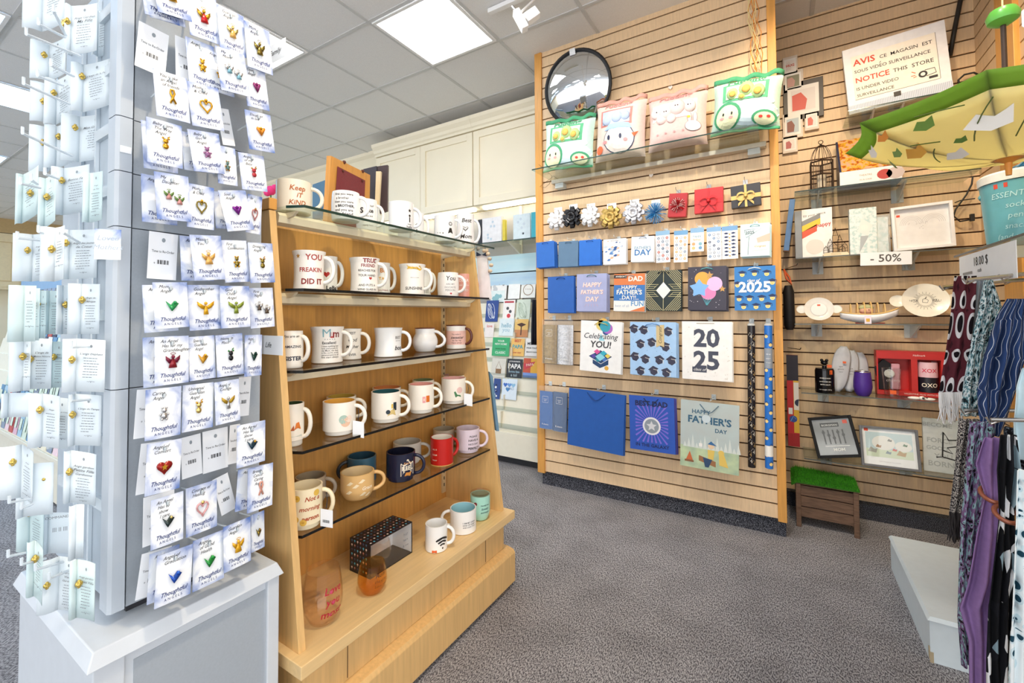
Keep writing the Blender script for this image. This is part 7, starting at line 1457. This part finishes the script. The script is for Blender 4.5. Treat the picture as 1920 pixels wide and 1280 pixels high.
# ---------- card rack at the back wall ----------
t=TH('card_rack','cream stepped greeting card rack along the back wall','card rack',(-2.4,3.2,0))
x0,x1=-3.6,-1.516;yf=3.02
RC=M('rack_cream','E9E4D2',.45,var=.02)
zb1=onY(935,803,yf).z
t.add('kick',MB(DARKM).box(x0,x1,yf+.06,3.3,0,.06))
t.add('drawer',MB(RC).box(x0,x1,yf,yf+.02,.065,zb1-.02),bev=.003);t.add('carcass',MB(RC).box(x0,x1,yf+.021,3.46,.065,zb1))
NT=8;TZ=[zb1+.01+(1.30-zb1)*k/NT for k in range(NT)];TYY=[yf+.02+.045*k for k in range(NT)]
for k in range(NT):
    z,y=TZ[k],TYY[k];hgt=(1.30-zb1)/NT
    t.add('tier',MB(RC).hexa([(x0,y,z-.008),(x1,y,z-.008),(x1,y+.05,z-.008),(x0,y+.05,z-.008)],[(x0,y+.03,z+hgt*1.05),(x1,y+.03,z+hgt*1.05),(x1,y+.05,z+hgt*1.05),(x0,y+.05,z+hgt*1.05)]))
    t.add('tier_lip',MB(glass('lip_clear','eef2f2',.95,1.2)).box(x0,x1,y-.018,y-.0155,z-.004,z+.035))
    t.add('divider',MB(RC).box(-1.985,-1.98,y-.012,y+.03,z,z+hgt))
t.add('back_board',MB(M('ribbed_grey','A9A6A2',.6,var=.1,stretch=(60,1,1))).box(x0,x1,3.455,3.476,1.25,2.2))
for zz in (-2.02,-3.0): t.add('slotted_upright',MB(RC).box(zz-.012,zz+.012,3.44,3.455,1.25,2.2))
for (xa,ya,xb,yb,c,l) in ((905,482,1012,508,'A9DDF0','upper'),(905,513,1012,532,'7FB2E8','lower')):
    a,b_=onY(xa,ya,3.42),onY(xb,yb,3.42);one('header_panel',MB(pattern('sky_'+c,'noise',[c,'D8F0F8'],3,.5,pos=(.7,),stretch=(.6,1,4),const=False)).box(x0+.02,x1-.01,3.42,3.43,b_.z,a.z),'sky blue header strip over the card rack, '+l,'header panel',((x0+x1)/2,3.42,b_.z))
# cards in the rack
def rcard(x0p,y0p,x1p,y1p,Y,col,lab,fn=None):
    for _ in range(6): Y=yf+.012+.045*max(0,(onY(x0p,y1p,Y).z-zb1)/((1.30-zb1)/NT))
    a,b_=onY(x0p,y0p,Y),onY(x1p,y1p,Y);w,h=b_.x-a.x,a.z-b_.z;mt=MX.Translation(((a.x+b_.x)/2,Y,(a.z+b_.z)/2))@MX.Rotation(math.radians(-9),4,'X')
    t=TH('greeting_card',lab,'greeting card',mat=mt);co=t.add('card',MB(M('card_'+col,col,.5)).box(-w/2,w/2,0,.003,-h/2,h/2))
    if fn: b=MB();fn(b,w,h);t.add('print',b,parent=co)
def txt(*L):
    def f(b,w,h):
        for c,s_,z,wd in L: b.use(PR(c)).text(s_,0,z*h,.01,-.0008,width=wd*w,bold=.03)
    return f
def swirl(c):
    def f(b,w,h):
        b.use(PR(c))
        for k in range(4): b.stroke([((.3*math.sin(q+k)-.05)*w,(.35*math.cos(q*1.3+k*1.7))*h) for q in [i*.3 for i in range(14)]],w*.03,-.0008)
    return f
def blobs(*cs):
    def f(b,w,h):
        for k in range(9): b.use(PR(cs[k%len(cs)])).disc(RND.uniform(-.34,.34)*w,RND.uniform(-.38,.38)*h,RND.uniform(.05,.15)*w,-.0006-.0001*k,10)
    return f
Y6=3.36
RCARDS=[(921,528,950,560,3.40,'F1F1F0','white card with a small grey bar, top row left',blobs('c8ccd0','9aa0a8')),(953,528,975,560,3.40,'F3F6F6','plain white card, top row middle',None),(977,528,1004,558,3.40,'F2F3F0','white card with a brown ring wreath, top row right',lambda b,w,h:[b.use(PR('a08a70')).disc(0,0,w*.36,-.0006,20),b.use(PR('f6f6f2')).disc(0,0,w*.31,-.0009,20),b.use(PR('a8988a')).text('In loving',0,.04*h,.01,-.0012,width=w*.4)]),
(920,545,946,566,3.385,'E4F0F0','pale aqua card behind the navy swirl card',blobs('8fc0c8')),(911,563,934,603,3.345,'2b4a94','navy card with white swirling letters',swirl('e8eef8')),(943,562,965,602,3.345,'F4F0EE','white card with a red header and doodled couple',lambda b,w,h:[b.use(PR('b82a3a')).rect(-.4*w,.4*w,.36*h,.44*h,-.0006),b.use(PR('4a4a50')).disc(-.1*w,.1*h,w*.12,-.0007,10),b.disc(.14*w,-.05*h,w*.12,-.0007,10),b.use(PR('d8404a')).disc(.02*w,-.25*h,w*.16,-.0006,10)]),(968,561,994,602,3.345,'D5E2D4','pale sage card with thin plant lines',swirl('9ab09a')),
(936,597,963,630,3.305,'E2EEF2','washed blue and white lettered card, third row',txt(('9ac0d0','hello',.1,.7),('a8c8d8','you',-.15,.5))),(965,598,990,632,3.305,'C98A5A','brown sunset tree card, third row',lambda b,w,h:[b.use(PR('e8c070')).rect(-.5*w,.5*w,-.1*h,.5*h,-.0005),b.use(PR('4a2a20')).rect(-.04*w,.04*w,-.4*h,.1*h,-.0008),b.flat([(-.36*w,.2*h),(0,.06*h),(.36*w,.2*h),(0,.3*h)],-.0009)]),(909,606,926,632,3.305,'F1E9E6','white card peeking out left with red top',txt(('d06a5a','love',.3,.6))),
(923,632,955,668,3.265,'3fae74','green card with white headline',txt(('e8f4ea','YOUR',.3,.4),('e8f4ea','NEW HOME',.14,.7),('1a6a3a','sweet home',-.1,.6),('d8eede','CLASSIC',-.32,.6))),(958,634,983,668,3.265,'EDBE6A','orange card reading Papa',txt(('c8503a','BEST',.36,.5),('3aa0b0','PAPA',.02,.8),('b83a3a','ever ever',-.3,.6))),(985,634,1010,668,3.265,'F2F1EF','white card with black printed lines, fourth row right',txt(('3a3a40','MERCI',.2,.7),('3a3a40','POUR TOUT',-.05,.8),('3a3a40','BRAVO PAPA',-.28,.8))),
(922,671,948,708,3.22,'DAD7CC','beige card with a hanging brown picture',lambda b,w,h:[b.use(PR('8a6a4a')).rect(-.2*w,.2*w,-.3*h,-.05*h,-.0006),b.stroke([(-.2*w,-.05*h),(0,.35*h),(.2*w,-.05*h)],w*.03,-.0008)]),(950,672,979,709,3.22,'2c3038','black card reading Papa in white',txt(('e8e8e6','JE TE SOUHAITE',.36,.7),('f2f2f0','PAPA',.1,.85),('8fb0c0','bonne fete',-.18,.7),('b8c8d0','a toi',-.36,.4))),(981,671,1009,709,3.22,'C8563A','red yellow and blue flag card',lambda b,w,h:[b.use(PR('e8b03a')).rect(0,.5*w,-.5*h,.5*h,-.0005),b.use(PR('c83a4a')).flat([(-.5*w,.2*h),(.3*w,.35*h),(.1*w,.1*h),(-.4*w,-.1*h)],-.0008),b.use(PR('7a9ad8')).rect(-.5*w,.5*w,-.5*h,-.25*h,-.0007),b.use(PR('f4ead8')).text('PAPA',-.06*w,.16*h,.01,-.001,width=w*.5,rot=.15)]),
(925,709,938,748,3.18,'2f4a8a','narrow dark blue and white photo card, lowest row left',blobs('e8ecf0','1a2a5a')),(941,709,969,750,3.18,'D8E6F2','pale blue card with watercolour hearts, lowest row',lambda b,w,h:[b.use(PR(c)).heart(x*w,z*h,w*.14,-.0007) for x,z,c in ((-.28,.2,'3a6ac0'),(0,.2,'6a9ad8'),(.26,.2,'8fc0e0'),(-.1,-.02,'4a8ac8'))]+[b.use(PR('5a7aa0')).text('MERCI',.05*w,.02*h,.01,-.0009,width=w*.5)])]
for r in RCARDS: rcard(*r[:7],r[7])
one('pleated_cloth',MB(M('nylon_navy','161628',.7)).grid(lambda u,v:onY(998+13*u-3*v,562,3.1).lerp(onY(996+14*u,646,3.1),v)+V((0,.012*math.sin(u*22),0)),18,6),'dark navy pleated cloth hanging at the edge of the card rack','cloth',onY(1004,600,3.1),smooth=True,solid=.002)
# shelf with books above the rack
zs=onY(960,450,3.22).z
t=TH('display_shelf','glass shelf holding white books above the card rack','shelf',(-1.9,3.3,zs));t.add('glass_panel',MB(SHG).box(-2.6,-1.52,3.2,3.45,zs-.008,zs));t.add('front_edge',MB(EDGE).box(-2.6,-1.52,3.1985,3.1998,zs-.008,zs));t.add('bracket',MB(RC).prismX([(3.22,zs-.009),(3.44,zs-.009),(3.44,zs-.1)],-2.03,-2.015))
for i,(xa,xb,yt,c,l,yy) in enumerate(((896,903,412,'2a2c34','slim dark bookend standing left of the white books',3.26),(904,940,410,'F1F1F3','white gift book, left of two on the high shelf',3.25),(942,947,412,'E6D24A','thin yellow book beside the white gift book',3.24),(962,994,403,'DCECF2','pale watercolour gift book, right on the high shelf',3.25),(996,1005,398,'3FB8CC','narrow turquoise tasselled box at the shelf end',3.24))):
    a,b_=onY(xa,yt,yy),onY(xb,yt,yy);t=TH('gift_book' if i in(1,3) else 'book',l,'book',((a.x+b_.x)/2,yy,zs));t.add('cover',MB(M('book_'+c,c,.5,var=.06)).box(a.x,b_.x,yy,yy+.03,zs+.001,a.z),bev=.002)
    if i in (1,3): bb=MB(PR('c8d8e4')); [bb.disc(a.x+(b_.x-a.x)*RND.uniform(.2,.8),zs+(a.z-zs)*RND.uniform(.15,.85),.012,yy-.0008,10) for _ in range(6)];t.add('print',bb)
# ---------- things behind and beside the mug unit ----------
def board(TL,TR,BL,X,Y,th,mat,name,lab,cat,fn=None): pass
A,B,C_=onY(618,293,1.12),onY(693,330,1.12),onY(608,470,1.12)
t=TH('display_board','wooden board with maroon panel standing behind the mugs','board',(-1.6,1.3,1.5))
def bq(px,py,dep): return onD(px,py,dep)
q=[bq(621,292,1.75),bq(694,328,2.05),bq(692,440,2.05),bq(612,440,1.75)];n=(q[1]-q[0]).cross(q[3]-q[0]).normalized();n=n if n.dot(EYEP-q[0])>0 else -n
t.add('wood_board',MB(OAK).hexa([q[3]-n*.02,q[2]-n*.02,q[2],q[3]],[q[0]-n*.02,q[1]-n*.02,q[1],q[0]]))
L_=lambda u,v:q[0].lerp(q[1],u).lerp(q[3].lerp(q[2],u),v)
t.add('maroon_panel',MB(M('maroon_leather','7c2f38',.6,var=.1,scale=150)).add([L_(.13,.1)+n*.004,L_(.84,.13)+n*.004,L_(.82,1)+n*.004,L_(.11,1)+n*.004],[(0,1,2,3)]))
t.add('pegs',MB(M('peg_dark','5a2a20',.5)).sphere(L_(.25,.13)+n*.006,.006,8).sphere(L_(.75,.16)+n*.006,.006,8).sphere(L_(.3,.0),.008,8).sphere(L_(.78,.0),.008,8))
for i,(ps,dep,c,nm,l) in enumerate(((((681,317),(706,311),(706,400),(681,400)),2.15,'3c3a44','plaque','dark grey plaque behind the maroon board'),(((706,312),(727,309),(726,395),(712,400)),2.2,'4a3a3c','plaque','tall dark brown plaque right of the maroon board'),(((705,321),(714,321),(710,384),(703,382)),2.08,'E6D6B0','wooden_strip','pale bamboo strip between the dark plaques'),(((586,346),(614,336),(614,410),(586,410)),1.95,'4a7aa4','plaque','blue plaque behind the Keep it Kind mug'))):
    v=[bq(x,y,dep) for x,y in ps];k=CF*.02;mb_=MB(M('plq_'+c,c,.5)).add(v+[p+k for p in v],[(0,1,2,3),(7,6,5,4),(0,4,5,1),(1,5,6,2),(2,6,7,3),(3,7,4,0)]);t=TH(nm,l,'plaque',v[3]);t.add('plate',mb_);pm_=(v[3]+v[2])/2+k*.5;t.add('clear_stand',MB(ACW).tube([pm_+V((0,0,.002)),(pm_.x,pm_.y,1.516)],.003,6))
c=bq(508,357,2.0);one('flower',MB(M('flower_pink','e23a8a',.7)).sphere(c,.022,10).sphere(c+CR*.018+CU*.012,.016,8).sphere(c-CR*.016-CU*.01,.017,8).use(M('stem_green','3f7a3a')).tube([c,(c.x,c.y,1.516)],.003,6),'bright pink artificial flower behind the top shelf left end','flower',c,smooth=True)
# poles and white cloth at the far end of the unit
t=TH('wall_hanging','white cloth strip with shell flowers hanging at the unit far end','wall hanging',onY(905,470,1.74))
a=[onY(893,476,1.74),onY(913,478,1.74),onY(921,560,1.74),onY(899,560,1.74)]
t.add('cloth',MB(M('hang_white','EEEAF0',.8)).add(a+[p+V((0,.006,0)) for p in a],[(0,1,2,3),(7,6,5,4),(0,4,5,1),(1,5,6,2),(2,6,7,3),(3,7,4,0)]))
fb=MB(M('shell_tan','C9B49C',.7,var=.2))
for (x,y) in ((897,466),(905,462),(912,470),(918,485),(921,497),(919,508),(915,476),(908,470)): fb.sphere(onY(x,y,1.735),.012,8,1,.8,.8)
t.add('shell_flowers',fb,smooth=True);t.add('bow',MB(M('bow_navy','24304a',.7)).prism([(p.x,p.z) for p in (onY(893,472,1.733),onY(903,478,1.733),onY(893,480,1.733))],1.733,1.737).prism([(p.x,p.z) for p in (onY(913,472,1.733),onY(903,478,1.733),onY(911,480,1.733))],1.733,1.737))
v=[onY(918,697,1.692),onY(924,705,1.692),onY(936,808,1.692),onY(931,808,1.692)];one('blue_panel',MB(M('panel_blue','6a94b4',.5)).add(v+[p+V((-.03,.02,0)) for p in v],[(0,1,2,3),(7,6,5,4),(0,4,5,1),(1,5,6,2),(2,6,7,3),(3,7,4,0)]),'slim blue board edge hanging at the far end of the unit','board',v[3])
# ---------- far left: card gondola, cabinets ----------
t=TH('card_gondola','long pale card gondola in the far left aisle','card rack',(-4.8,1.1,0));gy=.89;gx0,gx1=-6.6,-3.4
t.add('base',MB(RC).box(gx0,gx1,gy,gy+.6,0.02,.27),bev=.003);t.add('ledge',MB(RC).box(gx0,gx1,gy-.012,gy+.2,.275,.31),bev=.003)
for k in range(8): t.add('tier',MB(RC).hexa([(gx0,gy+.04*k,.31+.14*k),(gx1,gy+.04*k,.31+.14*k),(gx1,gy+.04*k+.03,.31+.14*k),(gx0,gy+.04*k+.03,.31+.14*k)],[(gx0,gy+.04*k+.03,.45+.14*k),(gx1,gy+.04*k+.03,.45+.14*k),(gx1,gy+.04*k+.05,.45+.14*k),(gx0,gy+.04*k+.05,.45+.14*k)]))
t.add('header',MB(M('header_blue','7fa8cc',.4)).box(gx0,gx1,gy+.3,gy+.33,1.47,1.60).use(WHITE).box(gx0,gx1,gy+.29,gy+.34,1.60,1.63))
cols=['e9eef2','a8cbe0','f2d6dc','3a4a6a','d8e8d8','c85a5a','f0ead0','5a90b8','e0b8c8','8a9ab0']
first={}
for j in range(8):
    for i in range(15):
        x=-5.75+.125*i;c=cols[(i*3+j*7+i*j)%10];z=.325+.14*j;y=gy-.006+.04*j
        if c not in first:
            b=MB(M('gcard_'+c,c,.5)).hexa([(-.05,0,0),(.05,0,0),(.05,.003,0),(-.05,.003,0)],[(-.05,.025,.17),(.05,.025,.17),(.05,.028,.17),(-.05,.028,.17)]).use(M('gcard_'+cols[(j+4)%10],cols[(j+4)%10],.5)).add([(-.03,.003,.05),(.03,.003,.05),(.03,.0155,.13),(-.03,.0155,.13)],[(0,1,2,3)])
            o=b.build('greeting_card');tag(o,'small greeting card in a tier of the far left gondola','greeting card','greeting cards in the far left gondola');first[c]=o
        else: o=first[c].copy();COL.objects.link(o)
        o.location=(x,y,z)
def fcab(y0,y1,lab):
    t=TH('upper_cabinet',lab,'cabinet',(-12.6,(y0+y1)/2,2.0));CT=M('cream_warm','F0DFB8',.5)
    t.add('body',MB(CT).box(-13.04,-12.6,y0,y1,1.75,2.82));dd=t.add('door',MB(CT).box(-12.6,-12.58,y0+.02,y1-.02,1.8,2.76));t.add('door_moulding',parent=dd,mb=MB(M('cream_shadow','DCC493',.5)).box(-12.58,-12.57,y0+.12,y0+.14,1.9,2.66).box(-12.58,-12.57,y1-.14,y1-.12,1.9,2.66).box(-12.58,-12.57,y0+.14,y1-.14,1.9,1.92).box(-12.58,-12.57,y0+.14,y1-.14,2.64,2.66))
for i,l in enumerate(('first','second','third','fourth')): fcab(1.1+.59*i,1.68+.59*i,'far cream wall cabinet, %s from the left in the distance'%l)
